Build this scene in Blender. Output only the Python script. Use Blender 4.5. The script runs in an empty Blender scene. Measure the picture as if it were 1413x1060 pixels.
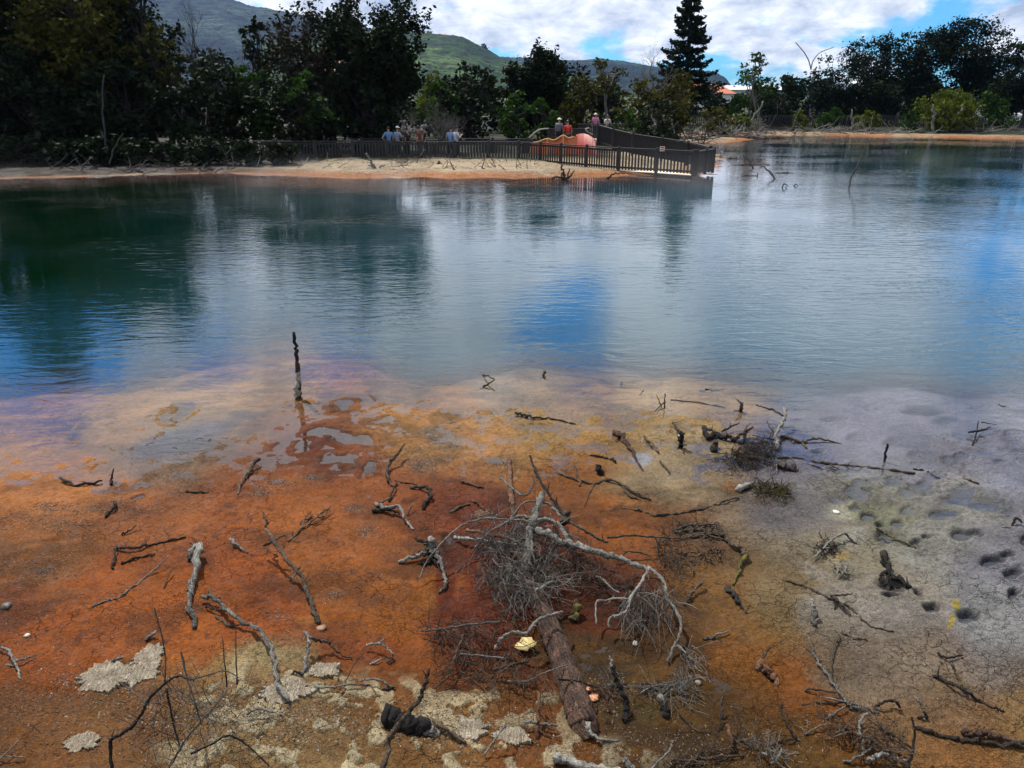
import bpy, math, random
import numpy as np
from mathutils import Vector

S = bpy.context.scene
COL = S.collection
R = math.radians
random.seed(7)
RNG = np.random.default_rng(7)

# ------------------------------------------------------------------ camera
CH, PITCH, F = 3.6, R(20.5), 1067.0            # height over the water, tilt, focal length in photo pixels
CP, SP = math.cos(PITCH), math.sin(PITCH)
cam = bpy.data.cameras.new('camera')
cam.sensor_width = 36.0
cam.lens = 36.0 * F / 1413.0
cam.clip_end = 60000
camo = bpy.data.objects.new('camera', cam)
camo.location = (0, 0, CH)
camo.rotation_euler = (R(90) - PITCH, 0, 0)
COL.objects.link(camo)
S.camera = camo

# ------------------------------------------------------------------ light
SUN_EL, SUN_AZ = 52.0, -32.0                   # elevation; degrees right of straight ahead (+Y)
EXPOSURE = 0.42
sv = Vector((math.sin(R(SUN_AZ)) * math.cos(R(SUN_EL)), math.cos(R(SUN_AZ)) * math.cos(R(SUN_EL)), math.sin(R(SUN_EL))))
sun = bpy.data.lights.new('sun', 'SUN')
sun.energy = 5.0
sun.angle = R(0.5)
sun.color = (1.0, 0.95, 0.87)
suno = bpy.data.objects.new('sun', sun)
suno.rotation_euler = sv.to_track_quat('Z', 'Y').to_euler()
suno.location = (0, 0, 60)
COL.objects.link(suno)
S.view_settings.view_transform = 'Standard'
S.view_settings.look = 'None'
S.view_settings.gamma = 1
S.view_settings.exposure = EXPOSURE
S.view_settings.use_curve_mapping = False
S.cycles.max_bounces = 8
S.cycles.diffuse_bounces = 2
S.cycles.glossy_bounces = 3
S.cycles.transparent_max_bounces = 24
S.cycles.volume_bounces = 0
S.cycles.use_denoising = True
S.cycles.caustics_reflective = False
S.cycles.caustics_refractive = False

class NT:
    """tiny node helper"""
    def __init__(s, tree):
        s.t = tree; s.n = tree.nodes; s.l = tree.links
    def new(s, typ, _props=None, **inp):
        nd = s.n.new(typ)
        for k, v in (_props or {}).items():
            setattr(nd, k, v)
        for k, v in inp.items():
            s.put(nd, k.replace('_', ' '), v)
        return nd
    def put(s, nd, key, v):
        sock = nd.inputs[int(key[1:])] if key[0] == '#' else nd.inputs[key]
        if isinstance(v, bpy.types.NodeSocket):
            s.l.new(v, sock)
        elif isinstance(v, bpy.types.Node):
            s.l.new(v.outputs[0], sock)
        else:
            if hasattr(sock, 'default_value'):
                try:
                    sock.default_value = v
                except Exception:
                    sock.default_value = (*v, 1.0)
    def math(s, op, a, b=0.0, c=None, clamp=False):
        nd = s.n.new('ShaderNodeMath'); nd.operation = op; nd.use_clamp = clamp
        s.put(nd, '#0', a); s.put(nd, '#1', b)
        if c is not None: s.put(nd, '#2', c)
        return nd.outputs[0]
    def ramp(s, fac, stops, interp='LINEAR'):
        nd = s.n.new('ShaderNodeValToRGB'); cr = nd.color_ramp; cr.interpolation = interp
        while len(cr.elements) < len(stops): cr.elements.new(0.5)
        for e, (p, c) in zip(cr.elements, stops):
            e.position = p
            e.color = (c, c, c, 1) if not hasattr(c, '__len__') else (*c[:3], 1)
        s.put(nd, '#0', fac)
        return nd.outputs[0]
    def mixc(s, fac, a, b, blend='MIX'):
        nd = s.n.new('ShaderNodeMix'); nd.data_type = 'RGBA'; nd.blend_type = blend
        s.put(nd, '#0', fac)
        for i, v in ((6, a), (7, b)):
            if isinstance(v, (bpy.types.NodeSocket,)): s.l.new(v, nd.inputs[i])
            else: nd.inputs[i].default_value = (*v[:3], 1)
        return nd.outputs[2]
    def mapr(s, v, a, b, c=0.0, d=1.0, clamp=True):
        nd = s.n.new('ShaderNodeMapRange'); nd.clamp = clamp
        for i, q in enumerate((v, a, b, c, d)): s.put(nd, '#%d' % i, q)
        return nd.outputs[0]
    def noise(s, vec, scale, detail=4, rough=0.55, dist=0.0, out=0, dims='3D'):
        nd = s.n.new('ShaderNodeTexNoise'); nd.noise_dimensions = dims
        if vec is not None: s.l.new(vec, nd.inputs['Vector'])
        nd.inputs['Scale'].default_value = scale; nd.inputs['Detail'].default_value = detail
        nd.inputs['Roughness'].default_value = rough; nd.inputs['Distortion'].default_value = dist
        return nd.outputs[out]
    def mapping(s, vec, scale=(1, 1, 1), loc=(0, 0, 0), rot=(0, 0, 0)):
        nd = s.n.new('ShaderNodeMapping')
        s.l.new(vec, nd.inputs[0]); nd.inputs['Scale'].default_value = scale
        nd.inputs['Location'].default_value = loc; nd.inputs['Rotation'].default_value = rot
        return nd.outputs[0]

# ------------------------------------------------------------------ sky with broken cloud
W = bpy.data.worlds.new('World'); S.world = W; W.use_nodes = True
w = NT(W.node_tree); w.n.clear()
sky = w.new('ShaderNodeTexSky', dict(sky_type='NISHITA', sun_disc=False, sun_elevation=R(SUN_EL), sun_rotation=R(SUN_AZ)))
sky.air_density = 1.0; sky.dust_density = 0.4; sky.ozone_density = 2.5
SKY_STR = 0.10
tc = w.new('ShaderNodeTexCoord')
sp = w.new('ShaderNodeSeparateXYZ'); w.l.new(tc.outputs['Generated'], sp.inputs[0])
zz = w.math('MAXIMUM', sp.outputs[2], 0.0)
den = w.math('ADD', zz, 0.30)
cx = w.math('DIVIDE', sp.outputs[0], den); cy = w.math('DIVIDE', sp.outputs[1], den)
cb = w.new('ShaderNodeCombineXYZ'); w.l.new(cx, cb.inputs[0]); w.l.new(cy, cb.inputs[1])
pv = w.mapping(cb.outputs[0], scale=(1.0, 0.80, 1), loc=(3.1, 1.7, 0))
n1 = w.noise(pv, 3.0, 9, 0.60, 0.15)
n2 = w.noise(w.mapping(pv, loc=(7.3, 2.2, 4.0)), 0.9, 2, 0.5)
n3 = w.noise(w.mapping(pv, loc=(1.3, 9.2, 2.0)), 5.0, 8, 0.62, 0.2)
cov = w.math('ADD', w.math('MULTIPLY', n1, 0.75), w.math('MULTIPLY', n2, 0.42))
for az_, el_, wd_, st_ in ((4, 18, .9935, .18), (8, 25, .995, .13), (19, 25, .992, .20), (-33, 16, .9955, .16), (-13, 20, .996, .11), (33, 10, .994, .14), (27, 4, .997, .16), (62, 30, .97, .15), (-75, 25, .97, .15), (10, 45, .97, .12), (150, 35, .96, .15), (-140, 28, .96, .15)):   # openings between the clouds
    gd = w.new('ShaderNodeVectorMath', dict(operation='DOT_PRODUCT')); w.l.new(tc.outputs['Generated'], gd.inputs[0])
    gd.inputs[1].default_value = (math.sin(R(az_)) * math.cos(R(el_)), math.cos(R(az_)) * math.cos(R(el_)), math.sin(R(el_)))
    cov = w.math('SUBTRACT', cov, w.mapr(gd.outputs['Value'], wd_, 1.0, 0.0, st_))
mask = w.mapr(cov, 0.455, 0.565)
mask.node.interpolation_type = 'SMOOTHSTEP'
shade = w.mapr(n3, 0.36, 0.60)
ccol = w.mixc(shade, (0.36, 0.42, 0.53), (0.90, 0.92, 0.94))
bg1 = w.new('ShaderNodeBackground', Color=sky.outputs[0], Strength=SKY_STR)
skyc = w.mixc(1.0, sky.outputs[0], (0.28, 0.74, 1.22), 'MULTIPLY')
w.l.new(skyc, bg1.inputs[0])
bg2 = w.new('ShaderNodeBackground', Color=ccol, Strength=1.0)
mx = w.new('ShaderNodeMixShader'); w.l.new(mask, mx.inputs[0]); w.l.new(bg1.outputs[0], mx.inputs[1]); w.l.new(bg2.outputs[0], mx.inputs[2])
wo = w.new('ShaderNodeOutputWorld'); w.l.new(mx.outputs[0], wo.inputs[0])

# ------------------------------------------------------------------ projection helpers (photo pixel <-> place)
def ray(px, py):
    u = (np.asarray(px, float) - 706.5) / F; v = (530.0 - np.asarray(py, float)) / F
    return u, CP + v * SP, -SP + v * CP
def on_level(px, py, z=0.0):
    dx, dy, dz = ray(px, py)
    t = (z - CH) / dz
    return Vector((float(dx * t), float(dy * t), float(z)))
def at_dist(px, py, Y):
    dx, dy, dz = ray(px, py)
    t = Y / dy
    return Vector((float(dx * t), float(Y), float(CH + dz * t)))
def to_px(x, y, z=0.0):
    dep = np.maximum(y * CP - (z - CH) * SP, 0.2)
    up = y * SP + (z - CH) * CP
    return 706.5 + F * x / dep, 530.0 - F * up / dep
def ss(x, a, b):
    t = np.clip((x - a) / (b - a), 0, 1)
    return t * t * (3 - 2 * t)

# ------------------------------------------------------------------ numpy noise
_P = np.random.default_rng(3).random((512, 512)).astype(np.float64)
def vnoise(x, y):
    xi = np.floor(x).astype(int); yi = np.floor(y).astype(int)
    fx = x - xi; fy = y - yi
    fx = fx * fx * (3 - 2 * fx); fy = fy * fy * (3 - 2 * fy)
    a = _P[xi & 511, yi & 511]; b = _P[(xi + 1) & 511, yi & 511]
    c = _P[xi & 511, (yi + 1) & 511]; d = _P[(xi + 1) & 511, (yi + 1) & 511]
    return (a * (1 - fx) + b * fx) * (1 - fy) + (c * (1 - fx) + d * fx) * fy
def fbm(x, y, octv=4, gain=0.5):
    s = 0; a = 1; t = 0
    for i in range(octv):
        s = s + a * vnoise(x + 17.3 * i, y + 9.1 * i); t += a; a *= gain; x = x * 2.03 + y * 0.11; y = y * 2.03 - x * 0.05
    return s / t

# ------------------------------------------------------------------ object helpers
def tag(o, label=None, cat=None, group=None, kind=None):
    if label: o['label'] = label
    if cat: o['category'] = cat
    if group: o['group'] = group
    if kind: o['kind'] = kind
    return o
def empty(name, loc, label=None, cat=None, group=None, kind=None):
    o = bpy.data.objects.new(name, None); o.empty_display_size = 0.2
    o.location = loc; COL.objects.link(o)
    return tag(o, label, cat, group, kind)
def mesh_np(name, V, Fc, mat, parent=None, smooth=True, attrs=None, uv=None):
    """V (n,3), Fc list of index arrays (m,k); world coordinates, moved under parent"""
    V = np.asarray(V, float)
    if parent is not None:
        V = V - np.array(parent.location)
    if not isinstance(Fc, list): Fc = [Fc]
    me = bpy.data.meshes.new(name)
    me.vertices.add(len(V)); me.vertices.foreach_set('co', V.astype(np.float32).ravel())
    li = np.concatenate([np.asarray(f).ravel() for f in Fc]).astype(np.int32)
    tot = np.concatenate([np.full(len(f), np.asarray(f).shape[1]) for f in Fc]).astype(np.int32)
    me.loops.add(len(li)); me.loops.foreach_set('vertex_index', li)
    me.polygons.add(len(tot))
    st = np.concatenate([[0], np.cumsum(tot)[:-1]]).astype(np.int32)
    me.polygons.foreach_set('loop_start', st); me.polygons.foreach_set('loop_total', tot)
    me.update(calc_edges=True)
    me.polygons.foreach_set('use_smooth', np.full(len(tot), smooth))
    for k, a in (attrs or {}).items():
        a = np.asarray(a, np.float32)
        if a.ndim == 1:
            at = me.attributes.new(k, 'FLOAT', 'POINT'); at.data.foreach_set('value', a)
        else:
            at = me.attributes.new(k, 'FLOAT_COLOR', 'POINT')
            at.data.foreach_set('color', np.concatenate([a, np.ones((len(a), 1), np.float32)], 1).ravel())
    if uv is not None:
        ul = me.uv_layers.new(name='UVMap'); ul.data.foreach_set('uv', np.asarray(uv, np.float32)[li].ravel())
    me.materials.append(mat)
    o = bpy.data.objects.new(name, me); COL.objects.link(o)
    if parent is not None: o.parent = parent
    return o

class MB:
    """collects shapes into one mesh"""
    def __init__(s): s.V = []; s.F = {3: [], 4: []}; s.n = 0; s.uv = []; s.A = []
    def add(s, V, faces, uv=None, a=None):
        V = np.asarray(V, float); s.V.append(V)
        for f in faces:
            f = np.asarray(f)
            s.F[f.shape[1]].append(f + s.n)
        s.n += len(V)
        s.uv.append(np.zeros((len(V), 2)) if uv is None else uv)
        s.A.append(np.zeros(len(V)) if a is None else a)
    def box(s, c, size, rot=0.0, up=None):
        hx, hy, hz = [q / 2 for q in size]
        P = np.array([(x, y, z) for x in (-hx, hx) for y in (-hy, hy) for z in (-hz, hz)])
        ca, sa = math.cos(rot), math.sin(rot)
        P = np.stack([P[:, 0] * ca - P[:, 1] * sa, P[:, 0] * sa + P[:, 1] * ca, P[:, 2]], 1) + np.array(c)
        s.add(P, [np.array([(0, 1, 3, 2), (4, 6, 7, 5), (0, 4, 5, 1), (2, 3, 7, 6), (0, 2, 6, 4), (1, 5, 7, 3)])])
        return s
    def beam(s, p, q, w, h):
        p = Vector(p); q = Vector(q); d = (q - p).normalized()
        side = d.cross(Vector((0, 0, 1)))
        if side.length < 1e-3: side = Vector((1, 0, 0))
        side.normalize(); up = side.cross(d)
        P = [e + side * a * w / 2 + up * b * h / 2 for e in (p, q) for a in (-1, 1) for b in (-1, 1)]
        s.add(np.array(P), [np.array([(0, 1, 3, 2), (4, 6, 7, 5), (0, 4, 5, 1), (2, 3, 7, 6), (0, 2, 6, 4), (1, 5, 7, 3)])])
        return s
    def tube(s, pts, radii, sides=6, lumps=0.0, a=(0.5, 0.5), flat=1.0):
        P = np.array([tuple(p) for p in pts], float); n = len(P); r = np.asarray(radii, float)
        T = np.gradient(P, axis=0); T /= (np.linalg.norm(T, axis=1, keepdims=True) + 1e-9)
        ref = np.array([0, 0, 1.0]) if abs(T[:, 2]).mean() < 0.8 else np.array([1.0, 0, 0])
        U = np.cross(T, ref); U /= (np.linalg.norm(U, axis=1, keepdims=True) + 1e-9)
        Wv = np.cross(U, T)
        th = np.linspace(0, 2 * np.pi, sides, endpoint=False)
        rr = r[:, None] * (1 + (lumps * (RNG.random((n, sides)) - 0.5) * 2 if lumps else 0))
        V = P[:, None] + U[:, None] * (np.cos(th)[None, :, None] * rr[..., None]) + Wv[:, None] * (np.sin(th)[None, :, None] * rr[..., None] * flat)
        L = np.concatenate([[0], np.cumsum(np.linalg.norm(np.diff(P, axis=0), axis=1))])
        uv = np.stack([np.broadcast_to(th / (2 * np.pi), (n, sides)), np.broadcast_to(L[:, None], (n, sides))], -1).reshape(-1, 2)
        i = np.arange(n - 1)[:, None]; j = np.arange(sides)[None]
        jn = (j + 1) % sides
        q = np.stack([i * sides + j, i * sides + jn, (i + 1) * sides + jn, (i + 1) * sides + j], -1).reshape(-1, 4)
        V = V.reshape(-1, 3)
        e0 = P[0] - T[0] * r[0] * 0.3; e1 = P[-1] + T[-1] * r[-1] * 0.4
        V = np.concatenate([V, [e0, e1]]); uv = np.concatenate([uv, [[0.5, 0], [0.5, L[-1]]]])
        jj = np.arange(sides); nn = n * sides
        c0 = np.stack([np.full(sides, nn), (jj + 1) % sides, jj], 1)
        b = (n - 1) * sides
        c1 = np.stack([np.full(sides, nn + 1), b + jj, b + (jj + 1) % sides], 1)
        t = np.linspace(a[0], a[1], n)
        av = np.concatenate([np.repeat(t, sides), [a[0], a[1]]])
        s.add(V, [q, np.concatenate([c0, c1])], uv, av)
        return s
    def build(s, name, mat, parent=None, smooth=True):
        V = np.concatenate(s.V); Fc = [np.concatenate(f) for f in s.F.values() if f]
        return mesh_np(name, V, Fc, mat, parent, smooth, dict(tone=np.concatenate(s.A)), np.concatenate(s.uv))

def catmull(P, per=5):
    P = np.array([tuple(p) for p in P], float)
    if len(P) < 3:
        t = np.linspace(0, 1, per + 1)[:, None]
        return P[0] * (1 - t) + P[1] * t
    Q = np.concatenate([[2 * P[0] - P[1]], P, [2 * P[-1] - P[-2]]])
    out = []
    for i in range(1, len(Q) - 2):
        for k in range(per):
            t = k / per
            out.append(0.5 * ((2 * Q[i]) + (-Q[i - 1] + Q[i + 1]) * t + (2 * Q[i - 1] - 5 * Q[i] + 4 * Q[i + 1] - Q[i + 2]) * t ** 2 + (-Q[i - 1] + 3 * Q[i] - 3 * Q[i + 1] + Q[i + 2]) * t ** 3))
    out.append(P[-1])
    return np.array(out)

# ------------------------------------------------------------------ materials
def mat_new(name):
    m = bpy.data.materials.new(name); m.use_nodes = True
    t = NT(m.node_tree); t.n.clear()
    out = t.new('ShaderNodeOutputMaterial')
    return m, t, out
def principled(t, out, **kw):
    b = t.n.new('ShaderNodeBsdfPrincipled')
    for k, v in kw.items(): t.put(b, k.replace('_', ' '), v)
    t.l.new(b.outputs[0], out.inputs[0])
    return b
def plain(name, col, rough=0.7, var=0.25, scale=6.0, metal=0.0, bump=0.15):
    m, t, out = mat_new(name)
    tc = t.new('ShaderNodeTexCoord')
    n = t.noise(tc.outputs['Object'], scale, 5, 0.6)
    c = t.mixc(n, [q * (1 - var) for q in col], [min(1, q * (1 + var)) for q in col])
    b = principled(t, out, Roughness=rough, Metallic=metal); t.l.new(c, b.inputs['Base Color'])
    bp = t.new('ShaderNodeBump', Strength=bump, Distance=0.02); t.l.new(n, bp.inputs['Height']); t.l.new(bp.outputs[0], b.inputs['Normal'])
    return m
def wood(name, dark, pale, mid=0.5, rough=0.85, moss=None, bark=0.0):
    """weathered wood; the attribute tone (0 wet and shaded black .. 1 bleached and lit) runs along each piece"""
    m, t, out = mat_new(name)
    uv = t.new('ShaderNodeUVMap'); uv.uv_map = 'UVMap'
    tc = t.new('ShaderNodeTexCoord')
    g = t.noise(t.mapping(uv.outputs[0], scale=(14, 5, 1)), 2.2, 6, 0.75, 1.2)
    bl = t.noise(tc.outputs['Object'], 14.0, 4, 0.6)
    fine = t.noise(tc.outputs['Object'], 90.0, 3, 0.6)
    at = t.new('ShaderNodeAttribute', dict(attribute_name='tone'))
    f = t.math('ADD', t.math('MULTIPLY', t.mapr(g, 0.3, 0.7), 0.55), t.math('MULTIPLY', t.mapr(bl, 0.28, 0.72), 0.42))
    f = t.math('ADD', f, t.math('MULTIPLY', t.mapr(fine, 0.35, 0.65), 0.40))
    f = t.math('ADD', f, t.math('MULTIPLY', t.math('SUBTRACT', at.outputs['Fac'], 0.5), 0.85))  # tone paints light and shade on the logs together with wet and bleached staining
    f = t.mapr(f, 0.30 + (0.5 - mid) * 0.4, 1.12 + (0.5 - mid) * 0.4)
    crk = t.noise(t.mapping(uv.outputs[0], scale=(26, 2.5, 1)), 1.6, 3, 0.6, 0.8)
    crk = t.mapr(t.math('ABSOLUTE', t.math('SUBTRACT', crk, 0.5)), 0.0, 0.035, 0.45, 0.0)
    f = t.math('SUBTRACT', f, crk, clamp=True)
    c = t.ramp(f, [(0.0, dark), (0.35, [d * 0.6 + p * 0.2 for d, p in zip(dark, pale)]), (0.75, [0.62 * p for p in pale]), (1.0, pale)])
    if moss:
        mm = t.mapr(t.noise(tc.outputs['Object'], 22.0, 3, 0.6), 0.45, 0.6)
        c = t.mixc(mm, c, moss)
    b = principled(t, out, Roughness=rough); t.l.new(c, b.inputs['Base Color'])
    b.inputs['Specular IOR Level'].default_value = 0.3
    hh = t.math('SUBTRACT', t.math('ADD', g, t.math('MULTIPLY', fine, 0.5)), crk)
    bp = t.new('ShaderNodeBump', Strength=1.0, Distance=0.02 + bark * 0.03); t.l.new(hh, bp.inputs['Height']); t.l.new(bp.outputs[0], b.inputs['Normal'])
    return m
M = {}
M['pale'] = wood('bleached_wood', (0.02, 0.016, 0.012), (0.50, 0.47, 0.41), 0.5)
M['brown'] = wood('brown_wood', (0.016, 0.010, 0.006), (0.26, 0.19, 0.125), 0.5)
M['dark'] = wood('wet_dark_wood', (0.006, 0.005, 0.005), (0.13, 0.105, 0.085), 0.42)
M['rust'] = wood('rust_stained_wood', (0.05, 0.018, 0.008), (0.34, 0.17, 0.09), 0.5)
M['moss'] = wood('mossy_wood', (0.02, 0.016, 0.008), (0.22, 0.17, 0.09), 0.5, moss=(0.20, 0.16, 0.02))
M['bark'] = wood('trunk_bark', (0.014, 0.008, 0.008), (0.30, 0.165, 0.105), 0.46, bark=0.8)
M['twig'] = wood('grey_twig', (0.08, 0.068, 0.06), (0.46, 0.42, 0.36), 0.6)
M['twigb'] = wood('brown_twig', (0.05, 0.028, 0.018), (0.34, 0.24, 0.17), 0.55)
M['crumb'] = wood('crust_crumb', (0.10, 0.06, 0.03), (0.50, 0.44, 0.34), 0.6)
M['treebark'] = wood('living_tree_bark', (0.010, 0.008, 0.007), (0.07, 0.055, 0.045), 0.5)
M['palebark'] = wood('pale_dead_bark', (0.05, 0.045, 0.04), (0.34, 0.32, 0.29), 0.55)
M['greybranch'] = wood('grey_bare_branch', (0.02, 0.019, 0.02), (0.11, 0.105, 0.115), 0.5)
def leafmat(name, col, trans=0.25, var=0.5):
    m, t, out = mat_new(name)
    at = t.new('ShaderNodeAttribute', dict(attribute_name='tone'))
    c = t.mixc(at.outputs['Fac'], [q * (1 - var) for q in col], [q * (1 + var) for q in col])
    d = t.n.new('ShaderNodeBsdfPrincipled'); d.inputs['Roughness'].default_value = 0.65; d.inputs['Specular IOR Level'].default_value = 0.05
    t.l.new(c, d.inputs['Base Color'])
    tr = t.new('ShaderNodeBsdfTranslucent'); t.l.new(t.mixc(1.0, c, (0.9, 1.0, 0.45), 'MULTIPLY'), tr.inputs[0])
    mx = t.new('ShaderNodeMixShader'); mx.inputs[0].default_value = trans
    t.l.new(d.outputs[0], mx.inputs[1]); t.l.new(tr.outputs[0], mx.inputs[2]); t.l.new(mx.outputs[0], out.inputs[0])
    return m
M['lf_dark'] = leafmat('dark_foliage', (0.012, 0.020, 0.009), 0.14)
M['lf_green'] = leafmat('green_foliage', (0.026, 0.056, 0.010), 0.25)
M['lf_olive'] = leafmat('olive_foliage', (0.056, 0.053, 0.011), 0.25)
M['lf_brown'] = leafmat('brown_foliage', (0.020, 0.018, 0.009), 0.2)
M['lf_bright'] = leafmat('yellow_green_foliage', (0.075, 0.095, 0.014), 0.3)
M['lf_right'] = leafmat('canopy_foliage', (0.010, 0.018, 0.009), 0.15)

# ================================================================== THE LIE OF THE LAND
def lin(c):
    c = np.asarray(c, float) / 255.0
    return np.where(c <= 0.04045, c / 12.92, ((c + 0.055) / 1.055) ** 2.4)
# mud colours where they lie on the flat (x, y in photo pixels, then the colour)
MUD = np.array([
 (-250,620,160,115,80),(-250,800,130,72,30),(-250,1000,112,66,34),(1650,650,120,124,140),(1650,850,126,128,135),(1650,1030,130,98,70),
 (100,1250,110,85,60),(500,1250,150,120,85),(900,1250,90,55,25),(1300,1250,125,85,55),
 (50,610,166,106,62),(150,590,170,116,70),(300,545,168,120,74),(420,530,170,116,66),(250,630,120,98,84),(100,650,164,96,50),
 (60,690,165,94,50),(200,700,150,80,40),(50,760,132,74,32),(150,850,142,68,18),(60,900,132,62,16),(60,1020,112,66,34),(200,1000,122,76,42),
 (250,860,150,73,18),(330,800,140,64,15),(400,700,150,78,32),(330,690,145,70,22),(300,660,142,72,30),(420,605,118,52,18),(470,575,125,64,30),
 (560,580,168,108,60),(520,760,144,75,32),(470,830,150,78,24),(540,850,146,76,16),(450,900,134,58,10),(540,930,124,54,8),(650,665,112,44,10),
 (620,705,104,36,6),(580,695,134,65,28),(660,625,168,112,72),(620,615,172,122,86),(760,590,172,124,70),(820,570,170,122,70),(900,580,168,130,88),
 (960,560,162,120,76),(840,620,150,98,54),(900,640,150,130,108),(950,620,150,132,112),(980,660,134,108,86),(1000,700,118,98,84),(940,740,110,64,36),
 (850,730,138,72,22),(780,660,128,66,20),(700,750,104,36,6),(820,800,84,30,5),(680,860,112,42,8),(640,930,120,46,8),(870,880,72,40,10),(850,930,84,55,22),
 (950,980,78,50,16),(1000,900,134,76,26),(980,820,118,78,44),(900,1000,80,50,18),(800,1040,100,50,16),(720,1000,104,44,10),(600,1040,124,92,60),
 (400,960,160,140,108),(420,1030,160,138,104),(330,1000,146,112,76),(500,1000,132,88,46),(650,990,148,106,60),(560,955,138,80,32),
 (1100,620,112,112,126),(1100,700,110,108,112),(1080,780,122,106,88),(1060,850,120,92,62),(1150,760,140,130,112),(1200,850,142,136,126),
 (1300,620,124,124,136),(1400,620,124,128,146),(1300,720,134,134,128),(1200,700,124,124,112),(1400,750,126,126,136),(1350,870,130,132,134),
 (1250,920,122,106,94),(1180,920,106,88,74),(1350,960,126,118,112),(1100,960,128,66,18),(1130,1010,116,66,24),(1300,1030,134,84,46),
 (1250,1000,126,90,62),(1400,1010,136,100,68),(1080,1040,92,60,20),(1020,960,110,62,18),(750,560,150,120,95),(1200,580,130,130,150)], float)
HGT = np.array([(-300,600,-.04),(-300,800,.02),(-300,1000,.06),(1700,620,-.01),(1700,850,.03),(1700,1050,.06),(0,1250,.16),(500,1250,.22),(1000,1250,.14),(1400,1250,.14),
 (0,800,.03),(0,1000,.06),(150,760,.02),(250,700,.012),(300,650,0.006),(450,650,.004),(620,690,.006),(500,800,.012),(560,860,.006),(680,850,.004),
 (700,940,.006),(850,900,-.006),(950,990,-.008),(1000,850,.012),(1100,800,.03),(1100,700,.018),(1300,800,.022),(1300,650,.004),(1400,650,.004),(1250,950,.05),(1400,1000,.06),
 (900,700,.008),(900,600,.003),(700,600,.002),(1100,1050,.04),(900,1060,.03),(650,1000,.06),(100,610,-.008),(300,570,-.012),(200,630,-.006),
 (800,560,-.004),(400,980,.10),(450,1060,.13),(250,1000,.06),(560,1060,.12),(540,960,.03),(180,900,.04),(770,780,.004),(820,840,.0),(100,700,.002),(400,590,-.004),(1050,620,-.004),(1150,620,-.004),(1200,600,-.02)], float)
EDGE = np.array([(-600,640),(0,575),(150,556),(300,520),(400,505),(480,515),(560,540),(650,540),(740,528),(850,542),(950,548),(1100,572),(1250,560),(1413,565),(2000,590)], float)
# steam holes and puddles: x, y, half width, half height (px), depth (m), darkness
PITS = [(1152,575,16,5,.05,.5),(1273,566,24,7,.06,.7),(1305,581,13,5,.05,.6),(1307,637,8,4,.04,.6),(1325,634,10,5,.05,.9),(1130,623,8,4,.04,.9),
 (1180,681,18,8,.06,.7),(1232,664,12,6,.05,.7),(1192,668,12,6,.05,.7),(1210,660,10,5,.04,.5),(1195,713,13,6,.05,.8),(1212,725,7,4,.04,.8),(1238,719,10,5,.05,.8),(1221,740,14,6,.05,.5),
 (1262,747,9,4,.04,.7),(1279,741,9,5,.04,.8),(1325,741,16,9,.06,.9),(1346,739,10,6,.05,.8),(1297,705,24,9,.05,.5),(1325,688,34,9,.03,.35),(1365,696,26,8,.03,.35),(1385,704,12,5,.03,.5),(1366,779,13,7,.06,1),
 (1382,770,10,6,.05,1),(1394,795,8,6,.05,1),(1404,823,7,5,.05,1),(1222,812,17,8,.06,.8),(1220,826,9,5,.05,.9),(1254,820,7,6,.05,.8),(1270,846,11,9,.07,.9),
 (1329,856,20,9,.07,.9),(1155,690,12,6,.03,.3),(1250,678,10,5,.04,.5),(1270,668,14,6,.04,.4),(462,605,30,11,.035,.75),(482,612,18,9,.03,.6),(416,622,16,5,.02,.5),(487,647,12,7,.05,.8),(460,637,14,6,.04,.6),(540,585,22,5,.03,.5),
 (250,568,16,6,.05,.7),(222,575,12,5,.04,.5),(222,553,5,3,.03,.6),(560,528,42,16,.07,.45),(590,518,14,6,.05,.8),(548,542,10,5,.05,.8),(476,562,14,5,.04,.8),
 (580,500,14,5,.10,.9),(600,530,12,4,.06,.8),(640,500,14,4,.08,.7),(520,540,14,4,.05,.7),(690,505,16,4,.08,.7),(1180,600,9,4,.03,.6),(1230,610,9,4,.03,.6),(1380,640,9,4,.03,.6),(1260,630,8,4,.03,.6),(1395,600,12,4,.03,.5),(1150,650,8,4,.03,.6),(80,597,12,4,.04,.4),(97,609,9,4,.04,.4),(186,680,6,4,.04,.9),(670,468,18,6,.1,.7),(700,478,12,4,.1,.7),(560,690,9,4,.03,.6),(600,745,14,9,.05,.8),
 (1180,640,10,5,.04,.5),(1090,590,12,5,.03,.4),(1250,700,12,6,.03,.4),(1290,660,16,6,.03,.4),(742,470,6,4,.05,.8),(738,492,8,3,.05,.8),(1175,700,10,5,.03,.5),(1410,748,8,8,.05,.8)]
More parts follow.
